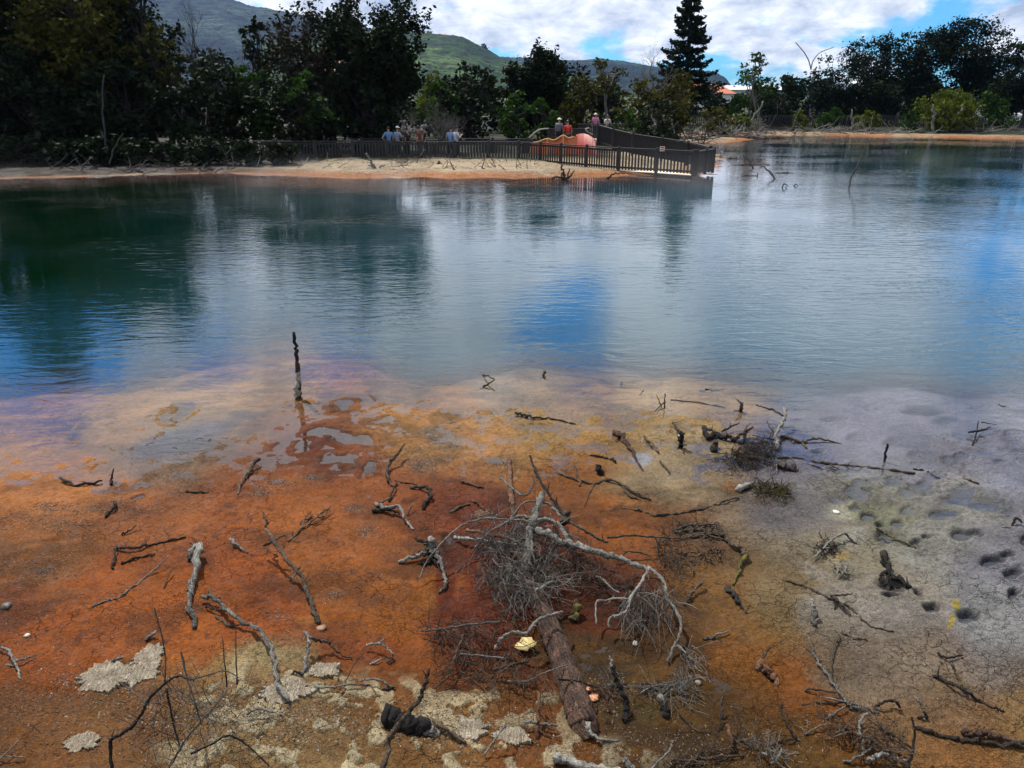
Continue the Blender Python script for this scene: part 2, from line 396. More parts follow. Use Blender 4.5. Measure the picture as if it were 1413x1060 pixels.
# broad dark or blue stains of the bottom: x, y, rx, ry, colour, strength, angle
STAINS = [(245,606,85,17,(70,76,100),.75,-.28),(335,575,26,7,(80,86,105),.5,0),(615,600,30,16,(105,100,95),.6,.2),(885,632,18,9,(150,165,180),.7,0),(650,690,70,30,(84,26,4),.5,0),
 (610,810,14,50,(90,16,2),.7,0),(420,610,60,22,(96,36,12),.5,-.2),(1160,705,25,14,(175,175,150),.6,0),(1220,710,50,20,(118,120,92),.5,0),(1175,740,20,14,(160,160,150),.6,0),(1310,840,7,12,(160,130,30),.9,-.4),(1303,866,5,11,(160,130,30),.9,.1),
 (1160,770,14,7,(170,120,40),.5,0),(1190,925,50,24,(90,76,66),.5,.3),(850,838,60,26,(58,20,4),.5,0),(700,800,50,30,(70,26,6),.5,0),(975,745,45,14,(88,72,56),.5,0),(1015,675,16,10,(130,70,20),.6,0),(420,860,30,10,(170,110,60),.4,0),
 (520,600,26,8,(150,96,50),.5,0),(155,670,18,9,(120,52,14),.6,0),(690,635,14,5,(150,110,80),.7,0),(672,712,18,9,(150,110,90),.7,0),(578,645,24,12,(140,100,80),.6,.3),(1060,690,20,8,(96,70,40),.5,0),(560,762,30,9,(168,100,60),.4,0),(640,870,60,40,(92,24,3),.45,0),(1240,855,60,24,(152,150,146),.4,.1),
 (350,640,40,14,(150,84,44),.4,-.2),(80,800,40,14,(150,92,60),.45,0),(100,830,34,10,(110,66,36),.4,0),(330,880,30,26,(150,60,8),.4,0),(930,680,60,16,(150,122,94),.4,0),(1120,800,30,12,(150,146,138),.5,.4),(870,990,60,16,(60,50,22),.5,0)]
def shepard(px, py, pts, sig):
    num = 0; den = 1e-9
    for p in pts:
        wgt = np.exp(-((px - p[0]) ** 2 + ((py - p[1]) * 1.25) ** 2) / (2 * sig * sig)) + 1e-9 / (1 + (px - p[0]) ** 2 + (py - p[1]) ** 2)
        num = num + wgt[..., None] * p[2:]; den = den + wgt
    return num / den[..., None]

SHORE_PX = [(-900,300),(-300,262),(0,246),(150,242),(300,238.5),(480,245),(600,244),(720,245),(860,241.5),(940,242),(975,239.5),(987,233),(985,224),(984,215),(972,206),(940,201),(945,197.5),(1000,197),
            (1035,194.5),(1036,192),(985,190.5),(950,188.5),(985,186.2),(1040,185.2),(1130,186.3),(1413,191.5),(1800,205),(2600,235)]
SHORE = np.array([tuple(on_level(a, b))[:2] for a, b in SHORE_PX] + [(2500, 400), (2500, 9000), (-2500, 9000), (-2500, 60)])
def shore_sd(x, y):
    """signed distance to the far shoreline, positive on land"""
    d = np.full(np.shape(x), 1e9); ins = np.zeros(np.shape(x), bool)
    n = len(SHORE)
    for i in range(n):
        ax, ay = SHORE[i]; bx, by = SHORE[(i + 1) % n]
        ex, ey = bx - ax, by - ay
        t = np.clip(((x - ax) * ex + (y - ay) * ey) / (ex * ex + ey * ey), 0, 1)
        d = np.minimum(d, np.hypot(x - ax - t * ex, y - ay - t * ey))
        cond = ((ay > y) != (by > y)) & (x < (bx - ax) * (y - ay) / (by - ay + 1e-12) + ax)
        ins ^= cond
    return np.where(ins, d, -d)
_s0 = on_level(985, 226); _s1 = on_level(1130, 226)
def far_h(x, y):
    sd = shore_sd(x, y) + (fbm(x * 0.7, y * 0.7, 3) - 0.5) * 1.3
    h = np.where(sd < 0, -0.9 * ss(-sd, 1.5, 9) - 0.07 * ss(-sd, 0, 2.0), 0.16 * ss(sd, 0, 1.2) + 0.25 * ss(sd, 2.0, 8) + 0.9 * ss(sd, 30, 200))
    # shoal beside the end of the boardwalk
    q = np.hypot((x - (_s0.x + 1.8)) / 3.4, (y - _s0.y - 2.5) / 3.6) + (fbm(x * .8, y * .5, 3) - .5) * .5
    h = np.maximum(h, -0.02 - 0.8 * ss(q, 0.6, 1.4))
    h = h + (fbm(x * 2.2, y * 2.2, 3) - 0.5) * 0.06 * (sd > -0.5)
    return h, sd
def near_fields(x, y, want_color=False):
    px, py = to_px(x, y)
    sc = np.clip(y, 2.5, 15) / 5.0
    wx = (fbm(x * 1.3 + 5, y * 1.3, 3) - .5) * 110 / sc + (fbm(x * 5 + 5, y * 5, 3) - .5) * 40 / sc
    wy = (fbm(x * 1.3 + 45, y * 1.3 + 9, 3) - .5) * 60 / sc + (fbm(x * 5 + 45, y * 5 + 9, 3) - .5) * 26 / sc
    qx, qy = px + wx, py + wy
    h = shepard(qx, qy, HGT, 55)[..., 0]
    L = np.interp(px, EDGE[:, 0], EDGE[:, 1]) + (fbm(x * .8 + 9, y * .8, 3) - .5) * 46
    d = L - py
    h = h - 0.022 * ss(d, -45, 0) - 0.75 * ss(d, -8, 120) ** 1.15
    m = fbm(x * 6, y * 6, 3) - .5
    h = h + 0.010 * ss(qy, 640, 720) + m * 0.022 + (fbm(x * 22, y * 22, 3) - .5) * 0.009 + (fbm(x * 70, y * 70, 2) - .5) * 0.0035
    # flaking crust near the bank
    cr = ss(qy, 925, 960) * ss(np.abs(qx - 440), 260, 130) + ss(qy, 1010, 1040) * ss(np.abs(qx - 640), 320, 200) + 0.8 * ss(np.hypot((qx - 700) / 120, (qy - 1000) / 40), 1.3, .7)
    cr = np.clip(cr, 0, 1)
    cn = fbm(x * 9 + 3, y * 9 + 8, 4)
    plate = cr * ss(cn, 0.56, 0.60)
    h = h + plate * 0.016 + cr * (fbm(x * 30, y * 30, 3) - .5) * 0.02
    # crusted ridges on the right bank
    rg = 1 - np.abs(fbm(x * 7 + 31, y * 11 + 3, 3) * 2 - 1)
    rm = ss(px, 960, 1080) * ss(py, 700, 860)
    h = h + rm * 0.018 * ss(rg, 0.80, 0.98) * .5
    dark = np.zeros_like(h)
    for (a, b, rx, ry, dep, dk) in PITS:
        msk = (np.abs(px - a) < rx * 2.6) & (np.abs(py - b) < ry * 2.8)
        if not msk.any(): continue
        e = np.hypot((px[msk] - a + wx[msk] * (.42 if rx < 20 else .6) * (2.2 if a < 700 else 1)) / rx, (py[msk] - b + wy[msk] * (.42 if rx < 20 else .6) * (2.2 if a < 700 else 1)) / ry)
        h[msk] += -dep * (.8 if a > 700 else .35) * ss(e, 1.25, 0.3) + 0.010 * np.exp(-((e - 1.45) / 0.35) ** 2)
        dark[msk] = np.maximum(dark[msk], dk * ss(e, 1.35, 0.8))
    if not want_color: return h
    c = shepard(qx, qy, np.concatenate([MUD[:, :2], lin(MUD[:, 2:])], 1), 36)
    for (a, b, rx, ry, col, st, an) in STAINS:
        ux = (px - a + wx * .35) ; uy = (py - b + wy * .35)
        ca, sa = math.cos(an), math.sin(an)
        e = np.hypot((ux * ca + uy * sa) / rx, (-ux * sa + uy * ca) / ry)
        k = (st * ss(e, 1.25, 0.6))[..., None]
        c = c * (1 - k) + lin(col) * k
    # mottling of the mud itself
    pat = fbm(x * 3.1 + 12, y * 3.1, 5, .6); st_ = ss(fbm(x * 1.6 + 80, y * 2.6 + 4, 5, .6), .52, .68) * ss(px, 1100, 950)
    c = c * (0.55 + 0.9 * pat[..., None]) * (1 - .45 * st_[..., None] * np.array([.96, .95, 1]))
    f2 = fbm(x * 28 + 2, y * 28, 3); speck = ss(f2, 0.60, 0.70) * (0.25 + 0.5 * ss(fbm(x * 2 + 70, y * 2, 2), .45, .65))
    c = c * (1 - 0.55 * speck[..., None])
    k = plate[..., None] * 0.75
    c = c * (1 - k) + lin((184, 168, 142)) * (0.55 + 0.9 * fbm(x * 14, y * 14, 3)[..., None]) * k
    k = (cr * (1 - ss(cn, 0.56, 0.60)) * 0.5)[..., None]
    c = c * (1 - k) + lin((132, 80, 42)) * k
    sub_ = (ss(h, .004, -.02) * ss(py, 720, 640) * 0.35)[..., None]; c = c * (1 + sub_)
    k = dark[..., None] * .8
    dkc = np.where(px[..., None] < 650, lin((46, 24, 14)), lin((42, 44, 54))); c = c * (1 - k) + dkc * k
    return h, c, cr
def ground_z(x, y):
    x = np.atleast_1d(np.asarray(x, float)); y = np.atleast_1d(np.asarray(y, float))
    if y.mean() < 16.5:                       # read off the mud mesh
        r = np.clip(np.log(np.maximum(y, 1.6) / 1.6) / np.log(17.0 / 1.6) * (NR - 1), 0, NR - 1.001)
        c = np.clip((np.arcsinh(x / np.maximum(y, 1.6) / 1.15 * np.sinh(1.3)) / 1.3 + 1) / 2 * (NC - 1), 0, NC - 1.001)
        i = r.astype(int); j = c.astype(int); a = r - i; b = c - j
        return (hn[i, j] * (1 - b) + hn[i, j + 1] * b) * (1 - a) + (hn[i + 1, j] * (1 - b) + hn[i + 1, j + 1] * b) * a
    return far_h(x, y)[0]
def grid_faces(r, c):
    i = np.arange(r - 1)[:, None]; j = np.arange(c - 1)[None]
    return np.stack([i * c + j, i * c + j + 1, (i + 1) * c + j + 1, (i + 1) * c + j], -1).reshape(-1, 4)

def mud_material(name, near=True):
    m, t, out = mat_new(name)
    tc = t.new('ShaderNodeTexCoord'); P = tc.outputs['Object']
    at = t.new('ShaderNodeAttribute', dict(attribute_name='mud'))
    k = 1.0 if near else 0.12
    g1 = t.noise(P, 130 * k, 4, 0.7)
    g2 = t.noise(P, 34 * k, 4, 0.65, 0.4)
    vo = t.new('ShaderNodeTexVoronoi', dict(feature='DISTANCE_TO_EDGE')); vo.inputs['Scale'].default_value = 26 * k
    t.l.new(t.mapping(P, scale=(1, 1.6, 1)), vo.inputs['Vector'])
    crack = t.mapr(vo.outputs[0], 0.0, 0.07)
    area = t.mapr(t.noise(P, 1.7 * k, 2), 0.45, 0.62)
    crack = t.math('MAXIMUM', crack, t.math('SUBTRACT', 1.0, t.math('MULTIPLY', area, 0.7)))
    v = t.mapr(g1, 0.3, 0.7, 0.42, 1.5)
    v = t.math('MULTIPLY', v, t.mapr(g2, 0.3, 0.7, 0.66, 1.3))
    v = t.math('MULTIPLY', v, t.mapr(crack, 0, 1, 0.62, 1.0))
    wp = t.new('ShaderNodeVectorMath', dict(operation='ADD')); t.l.new(P, wp.inputs[0])
    wn = t.new('ShaderNodeVectorMath', dict(operation='SCALE')); t.l.new(t.noise(P, 7 * k, 3, .6, 0, 1), wn.inputs[0]); wn.inputs['Scale'].default_value = 0.16 / k; t.l.new(wn.outputs[0], wp.inputs[1])
    v2 = t.new('ShaderNodeTexVoronoi', dict(feature='DISTANCE_TO_EDGE')); v2.inputs['Scale'].default_value = 8 * k; t.l.new(wp.outputs[0], v2.inputs['Vector'])
    a2 = t.mapr(t.noise(P, 1.1 * k, 3, .6), 0.50, 0.58)
    ck2 = t.math('MULTIPLY', t.mapr(v2.outputs[0], 0.0, 0.035, 1.0, 0.0), a2)
    v3 = t.new('ShaderNodeTexVoronoi', dict(feature='F1')); v3.inputs['Scale'].default_value = 48 * k; t.l.new(wp.outputs[0], v3.inputs['Vector'])
    dots = t.math('MULTIPLY', t.mapr(v3.outputs[0], 0.16, 0.30, 1.0, 0.0), t.mapr(t.noise(P, 2.6 * k, 4, .65), 0.50, 0.60))
    v = t.math('MULTIPLY', v, t.math('SUBTRACT', 1.0, t.math('MULTIPLY', ck2, 0.45)))
    v = t.math('MULTIPLY', v, t.math('SUBTRACT', 1.0, t.math('MULTIPLY', dots, 0.55)))
    vv = t.new('ShaderNodeCombineXYZ'); [t.l.new(v, vv.inputs[i]) for i in range(3)]
    c = t.mixc(1.0, at.outputs['Color'], vv.outputs[0], 'MULTIPLY')
    wet = t.mapr(t.noise(P, 9 * k, 3), 0.35, 0.65, 0.5, 0.85)
    b = principled(t, out, Roughness=wet); t.l.new(c, b.inputs['Base Color'])
    b.inputs['Specular IOR Level'].default_value = 0.12
    hh = t.math('ADD', t.math('MULTIPLY', g1, 0.35), t.math('MULTIPLY', g2, 0.6))
    hh = t.math('ADD', hh, t.math('MULTIPLY', crack, 0.3)); hh = t.math('SUBTRACT', hh, t.math('MULTIPLY', ck2, 0.4)); hh = t.math('ADD', hh, t.math('MULTIPLY', dots, 0.3))
    bp = t.new('ShaderNodeBump', Strength=1.0, Distance=0.022 / k); t.l.new(hh, bp.inputs['Height']); t.l.new(bp.outputs[0], b.inputs['Normal'])
    return m

def mud_tint(c):
    sat = np.clip((c[:, 0] - c[:, 2]) / (c[:, 0] + 1e-4) - .25, 0, .75)[:, None] / .75
    return np.clip(c / 1.72 * ((1 - sat) * np.array([1.0, .95, .90]) + sat * np.array([1.0, 1.17, .86])), 0, 1)
NR, NC = 760, 820
ys = 1.6 * (17.0 / 1.6) ** np.linspace(0, 1, NR)
us = np.sinh(np.linspace(-1, 1, NC) * 1.3) / np.sinh(1.3) * 1.15
Xn = ys[:, None] * us[None]; Yn = np.broadcast_to(ys[:, None], Xn.shape).copy()
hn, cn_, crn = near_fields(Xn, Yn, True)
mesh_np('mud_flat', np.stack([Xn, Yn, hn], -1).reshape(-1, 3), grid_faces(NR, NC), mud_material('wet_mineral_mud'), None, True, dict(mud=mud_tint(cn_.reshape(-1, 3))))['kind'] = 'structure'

# far shore and the land behind it
FR, FC = 300, 520
yf = 24 * (900 / 24) ** (np.linspace(0, 1, FR) ** 1.5)
uf = np.linspace(-1.25, 1.25, FC)
Xf = yf[:, None] * uf[None]; Yf = np.broadcast_to(yf[:, None], Xf.shape).copy()
hf, sdf = far_h(Xf, Yf)
fn = fbm(Xf * 1.6, Yf * 1.6, 4)[..., None]; fn2 = fbm(Xf * .35 + 40, Yf * .35, 3)[..., None]
cream = lin((188, 168, 138)); orange = lin((176, 104, 42)); rust = lin((120, 50, 14)); soil_shade = lin((52, 44, 34)); green = lin((44, 54, 24)); grass = lin((96, 112, 52))
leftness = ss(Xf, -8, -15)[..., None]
cf = cream * (0.6 + 0.7 * fn)
k = (ss(sdf, 2.0, 0.0)[..., None]) * (0.75 * ss(fn2, .3, .5) + .2); cf = cf * (1 - k) + orange * k
k = ss(sdf, -0.1, -1.4)[..., None]; cf = cf * (1 - k) + rust * k
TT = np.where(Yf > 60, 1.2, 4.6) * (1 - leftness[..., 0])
kk = ss(sdf + (fn[..., 0] - .5) * 2 - TT, 0.5, 2.2)[..., None]; cf = cf * (1 - kk) + (soil_shade * (1 - fn2) + green * fn2) * kk
k = leftness * ss(sdf, -.4, .5)[..., None]; cf = cf * (1 - k * .97) + (soil_shade * .7) * k * .97  # tree shade over the left bank, painted in as darkened soil colour
k = ss(Yf, 110, 140)[..., None]; cf = cf * (1 - k) + (grass * fn2 + green * (1 - fn2)) * k
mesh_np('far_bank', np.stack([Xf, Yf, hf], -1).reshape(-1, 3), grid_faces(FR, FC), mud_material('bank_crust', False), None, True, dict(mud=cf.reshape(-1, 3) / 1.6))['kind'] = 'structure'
# ground sheet to the horizon below everything
g = MB(); 
gm = plain('distant_ground', (0.05, 0.06, 0.03), 0.9, 0.4, 0.01)
mesh_np('ground', [(-9000, -300, -1.6), (9000, -300, -1.6), (9000, 9000, -1.6), (-9000, 9000, -1.6)], np.array([[0, 1, 2, 3]]), gm)['kind'] = 'structure'

# ------------------------------------------------------------------ water
def water_material():
    m, t, out = mat_new('thermal_lake_water')
    tc = t.new('ShaderNodeTexCoord'); P = tc.outputs['Object']
    dep = t.new('ShaderNodeAttribute', dict(attribute_name='depth'))
    spx = t.new('ShaderNodeSeparateXYZ'); t.l.new(P, spx.inputs[0])
    turb = t.math('SUBTRACT', 1.0, t.math('POWER', 2.718, t.math('MULTIPLY', dep.outputs['Fac'], -3.6)))
    # ripples
    big = t.noise(t.mapping(P, scale=(0.55, 1.0, 1), rot=(0, 0, R(12))), 1.1, 3, 0.5, 0.5)
    mid = t.noise(t.mapping(P, scale=(0.36, 1.0, 1), rot=(0, 0, R(-9))), 4.8, 3, 0.5, 0.8)
    fin = t.noise(t.mapping(P, scale=(0.55, 1.0, 1), rot=(0, 0, R(-6))), 16.0, 3, 0.55, 0.6)
    calm = t.mapr(t.noise(t.mapping(P, scale=(0.8, 1.2, 1), loc=(4, 1, 0)), 0.16, 3, 0.5), 0.40, 0.60, 0.35, 1.5)
    shal = t.mapr(dep.outputs['Fac'], 0.0, 0.10, 0.22, 1.0)
    hsum = t.math('ADD', t.math('MULTIPLY', big, 0.012), t.math('ADD', t.math('MULTIPLY', mid, 0.050), t.math('MULTIPLY', fin, 0.007)))
    hsum = t.math('MULTIPLY', t.math('MULTIPLY', hsum, calm), shal)
    bp = t.new('ShaderNodeBump', Strength=1.0, Distance=WAVE); t.l.new(hsum, bp.inputs['Height'])
    fr = t.new('ShaderNodeFresnel'); fr.inputs['IOR'].default_value = 1.34; t.l.new(bp.outputs[0], fr.inputs['Normal'])
    # milky mineral body of the lake: greener and clearer on the left, milky teal on the right
    bn = t.noise(P, 0.09, 3, 0.55)
    side = t.mapr(t.math('ADD', spx.outputs[0], t.math('MULTIPLY', t.math('SUBTRACT', bn, 0.5), 16)), -12.0, 5.0)
    body = t.mixc(side, (0.0006, 0.010, 0.003), (0.011, 0.050, 0.072))
    cloud = t.mapr(t.noise(t.mapping(P, scale=(.6, 1, 1)), 0.35, 4, 0.6), 0.4, 0.7)
    body = t.mixc(t.math('MULTIPLY', t.math('MULTIPLY', cloud, 0.35), side), body, (0.035, 0.085, 0.10))
    edge = t.mapr(dep.outputs['Fac'], 0.05, 0.4, 0.5, 0.0)
    body = t.mixc(edge, body, (0.08, 0.072, 0.07))
    df = t.new('ShaderNodeBsdfDiffuse'); t.l.new(body, df.inputs[0])
    tr = t.new('ShaderNodeBsdfTransparent'); tr.inputs[0].default_value = (0.90, 0.90, 0.92, 1)
    mx = t.new('ShaderNodeMixShader'); t.l.new(turb, mx.inputs[0]); t.l.new(tr.outputs[0], mx.inputs[1]); t.l.new(df.outputs[0], mx.inputs[2])
    gl = t.new('ShaderNodeBsdfGlossy'); gl.inputs['Roughness'].default_value = 0.015; t.l.new(bp.outputs[0], gl.inputs['Normal'])
    gl.inputs['Color'].default_value = (0.95, 0.97, 1, 1)
    mg = t.new('ShaderNodeMixShader'); t.l.new(t.math('MULTIPLY', fr.outputs[0], 1.35, clamp=True), mg.inputs[0]); t.l.new(mx.outputs[0], mg.inputs[1]); t.l.new(gl.outputs[0], mg.inputs[2])
    t.l.new(mg.outputs[0], out.inputs[0])
    return m
WAVE = 0.19
WR, WC = 420, 420
yw = 1.6 * (240 / 1.6) ** np.linspace(0, 1, WR)
uw = np.linspace(-1.3, 1.3, WC)
Xw = yw[:, None] * uw[None]; Yw = np.broadcast_to(yw[:, None], Xw.shape).copy()
dw = np.where(Yw < 15, 0, 1.0)
nm = Yw < 16
dn = np.zeros(Xw.shape); dn[nm] = -ground_z(Xw[nm], Yw[nm])
df_ = np.zeros(Xw.shape); df_[~nm] = -far_h(Xw[~nm], Yw[~nm])[0]
dw = np.clip(np.where(nm, dn, df_), 0, 1)
mesh_np('lake_water', np.stack([Xw, Yw, np.zeros_like(Xw)], -1).reshape(-1, 3), grid_faces(WR, WC), water_material(), None, True, dict(depth=dw.ravel()))['kind'] = 'structure'

# ------------------------------------------------------------------ hills
def hill_material(name, a, b, c, sc, tan=None):
    m, t, out = mat_new(name)
    tc = t.new('ShaderNodeTexCoord'); P = tc.outputs['Object']
    n1 = t.noise(P, 0.006 * sc, 5, 0.6, 0.5); n2 = t.noise(P, 0.05 * sc, 4, 0.7)
    col = t.ramp(n1, [(0.38, a), (0.5, b), (0.62, c)])
    col = t.mixc(t.mapr(n2, 0.4, 0.6), col, [q * 0.35 for q in b])
    if tan:
        at = t.new('ShaderNodeAttribute', dict(attribute_name='crest'))
        tt = t.math('ADD', at.outputs['Fac'], t.math('MULTIPLY', t.math('SUBTRACT', n1, 0.5), 0.5))
        col = t.mixc(t.mapr(tt, 0.86, 0.93), col, tan)
    bs = principled(t, out, Roughness=0.9); t.l.new(col, bs.inputs['Base Color']); bs.inputs['Specular IOR Level'].default_value = 0.1
    bp = t.new('ShaderNodeBump', Strength=1.0, Distance=14); t.l.new(n2, bp.inputs['Height']); t.l.new(bp.outputs[0], bs.inputs['Normal'])
    return m
def hill(name, prof, Y, Yfoot, mat, rough=6.0, seed=0):
    pxs = np.array([p[0] for p in prof], float); pys = np.array([p[1] for p in prof], float)
    nc, nr = 420, 70
    px = np.linspace(pxs[0], pxs[-1], nc); py = np.interp(px, pxs, pys)
    top = np.array([tuple(at_dist(a, b, Y)) for a, b in zip(px, py)])
    t = np.linspace(0, 1.35, nr)[:, None]
    yy = Yfoot + (Y - Yfoot) * t + 0 * px[None]
    xx = top[:, 0][None] * (yy / Y)
    prof_t = np.where(t <= 1, ss(t, -0.25, 1.0) * 1.0, 1 - (t - 1) * 1.6)
    prof_t = np.where(t <= 1, (prof_t - ss(np.array(0.), -0.25, 1.0)) / (1 - ss(np.array(0.), -0.25, 1.0)), prof_t)
    z = np.maximum(top[:, 2][None], -1) * prof_t
    gul = (fbm(xx / 170 + seed, yy / 240, 4) - .5)
    z = z + gul * 26 * np.sin(np.pi * np.clip(t, 0, 1)) + (fbm(xx / 14 + seed, yy / 14, 3) - .5) * rough
    o = mesh_np(name, np.stack([xx, yy, z], -1).reshape(-1, 3), grid_faces(nr, nc), mat, None, True, dict(crest=np.broadcast_to(t, z.shape).ravel()))
    o['kind'] = 'structure'
    return o
hm1 = hill_material('farm_hill', (0.008, 0.026, 0.008), (0.022, 0.055, 0.014), (0.085, 0.135, 0.04), 1.0, (0.34, 0.22, 0.11))
hm2 = hill_material('forest_ridge', (0.004, 0.012, 0.016), (0.007, 0.022, 0.026), (0.040, 0.070, 0.055), 0.7)
hill('hills', [(360, 60), (470, 52), (530, 42), (560, 43), (600, 49), (625, 51), (640, 54), (665, 67), (690, 80), (720, 90), (780, 104), (850, 124), (900, 133)], 1500, 950, hm1, 5)
hill('hills', [(300, 92), (560, 90), (640, 86), (690, 80), (720, 80), (760, 83), (800, 84), (830, 82), (860, 86), (890, 91), (920, 95), (960, 97), (985, 100), (1000, 107), (1012, 122), (1040, 129), (1300, 131), (1800, 126)], 2600, 1700, hm2, 9, 5)
hill('hills', [(-700, 20), (-200, -40), (100, -30), (240, -14), (300, -4), (322, 2), (345, 11), (370, 15), (400, 21), (430, 25), (470, 31), (540, 47), (600, 62), (680, 92)], 2900, 1750, hm2, 9, 11)
# air between here and the hills
hz = MB(); hz.box((0, 2500, 210), (9000, 5600, 426))
hm_ = bpy.data.materials.new('pale_air'); hm_.use_nodes = True; t = NT(hm_.node_tree); t.n.clear()
vo = t.new('ShaderNodeVolumePrincipled'); vo.inputs['Color'].default_value = (0.20, 0.44, 1.0, 1); vo.inputs['Density'].default_value = 0.000042; vo.inputs['Anisotropy'].default_value = 0.2
t.l.new(vo.outputs[0], t.new('ShaderNodeOutputMaterial').inputs[1])
HAZE = hz.build("haze", hm_, smooth=False); HAZE["kind"] = "stuff"

# ================================================================== TREES
def leaves(centers, size, tone, rng, aspect=0.55):
    """one rhomb per leaf spray"""
    n = len(centers)
    a = rng.normal(size=(n, 3)); a[:, 2] *= 0.7; a /= np.linalg.norm(a, axis=1, keepdims=True)
    b = np.cross(a, rng.normal(size=(n, 3))); b /= np.linalg.norm(b, axis=1, keepdims=True) + 1e-9
    s = size * rng.uniform(0.6, 1.4, n)[:, None]
    V = np.stack([centers - a * s, centers + b * s * aspect, centers + a * s, centers - b * s * aspect], 1).reshape(-1, 3)
    Fc = np.arange(n * 4).reshape(-1, 4)
    return V, Fc, np.repeat(tone, 4)
def in_profile(shape, t):
    if shape == 'cone': return 1.0 - 0.92 * t
    if shape == 'column': return 0.75 * math.sin(math.pi * min(1, 0.15 + 0.8 * t)) ** 0.6 * (1.15 - 0.5 * t)
    if shape == 'umbrella': return [0.25, 0.55, 0.85, 1.0, 0.92, 0.55][min(5, int(t * 6))]
    if shape == 'shrub': return (1 - t ** 2) ** 0.5
    return math.sqrt(max(0.05, 1 - (1.9 * t - 0.9) ** 2))
def tree(name, label, cat, px, Y, top, bot, wpx, shape='round', leaf='lf_dark', dens=1.0, seed=0, nblob=16, leafsize=0.16, bark='treebark', group='trees and bushes around the lake', trunk_to=None, spread=1.0, lean=0.0, clump=0.5):
    """top, bot, wpx: extent of the crown in photo pixels at distance Y; the trunk runs down to the land"""
    rng = np.random.default_rng(seed * 13 + 5)
    pt = at_dist(px, top, Y); pb = at_dist(px, bot, Y); ppm = 1413 / (at_dist(1413, bot, Y).x - at_dist(0, bot, Y).x)
    Wd = wpx / ppm / 2
    x0 = pb.x; gz = float(far_h(np.array([x0]), np.array([Y]))[0][0])
    root = empty(name, (x0, Y, gz), label, cat, group)
    zt, zb = pt.z, max(pb.z, gz + 0.1)
    Hc = zt - zb
    blobs = []
    for i in range(nblob):
        t = (i + rng.random()) / nblob
        rr = in_profile(shape, t) * Wd
        br = min(max(0.34 * Wd * rng.uniform(.7, 1.35) * (1.1 - 0.45 * t), 0.2), Hc * .4)
        if shape in ('column',): br = max(br, .35 * rr)
        ang = rng.random() * 2 * math.pi; q = math.sqrt(rng.uniform(0.15, 1)) * max(0, rr - br * .7)
        z = zb + Hc * t * .96; z = min(z, zt - br * .55)
        blobs.append((x0 + math.cos(ang) * q + lean * (z - gz), Y + math.sin(ang) * q * spread, z, br))
    # limbs
    mb = MB(); tr = max(0.05, 0.022 * (zt - gz) + 0.03)
    zm = zb + Hc * .55
    tk = [(x0, Y, gz - .15)]
    for i in range(1, 6):
        f = i / 5; tk.append((x0 + lean * (zm - gz) * f + rng.normal() * .06 * (zm - gz) * .3, Y + rng.normal() * .1, gz + (zm - gz) * f))
    mb.tube(catmull(tk, 3), np.linspace(tr, tr * .45, 16), 6, .1)
    mb.build('trunk', M[bark], root)
    lb = MB()
    for (bx, by, bz, br) in blobs:
        f = rng.uniform(.25, .9); s = np.array(tk[min(5, int(f * 5) + 1)])
        mid = (s + np.array([bx, by, bz])) / 2 + np.array([0, 0, -.1 * br])
        lb.tube(catmull([s, mid, (bx, by, bz + br * .4)], 3), np.linspace(tr * .4, tr * .1, 7), 4)
    lb.build('branches', M[bark], root)['kind'] = 'stuff'
    # foliage: every clump is built from many small sprays
    C = []; T = []
    for (bx, by, bz, br) in blobs:
        ns = max(5, int(9 * clump * 2))
        d = rng.normal(size=(ns, 3)); d /= np.linalg.norm(d, axis=1, keepdims=True)
        sub = np.array([bx, by, bz]) + d * (br * rng.uniform(.45, 1.0, (ns, 1))) * np.array([1, 1, .75])
        nl = max(4, int(dens * 4.2 * br * br / (leafsize * leafsize) / ns))
        for sc_ in sub:
            tn = np.clip(rng.normal(.45, .22), 0, 1)
            c = sc_ + rng.normal(size=(nl, 3)) * br * .24 * np.array([1, 1, .7])
            C.append(c); T.append(np.clip(tn + rng.normal(size=nl) * .15, 0, 1))
    C = np.concatenate(C); T = np.concatenate(T)
    V, Fc, tn = leaves(C, leafsize, T, rng)
    o = mesh_np('crown', V, Fc, M[leaf], root, False, dict(tone=tn)); o['kind'] = 'stuff'
    return root
def fine_branches(mb, p, d, L, r, depth, rng, up=0.15, spread=0.5, nb=3):
    n = 4; pts = [p]; dd = d
    for i in range(n):
        dd = (dd + Vector(rng.normal(size=3)) * .12 + Vector((0, 0, up * .3))).normalized()
        pts.append(pts[-1] + dd * L / n)
    mb.tube(pts, np.linspace(r, r * .55, n + 1), 3 if depth < 2 else 5)
    if depth == 0: return
    for k in range(nb):
        f = rng.uniform(.35, 1.0); q = pts[min(n, int(f * n) + (1 if k else 0))]
        nd = (dd + Vector(rng.normal(size=3)) * spread).normalized()
        fine_branches(mb, q, nd, L * rng.uniform(.55, .8), r * .55, depth - 1, rng, up, spread, nb)
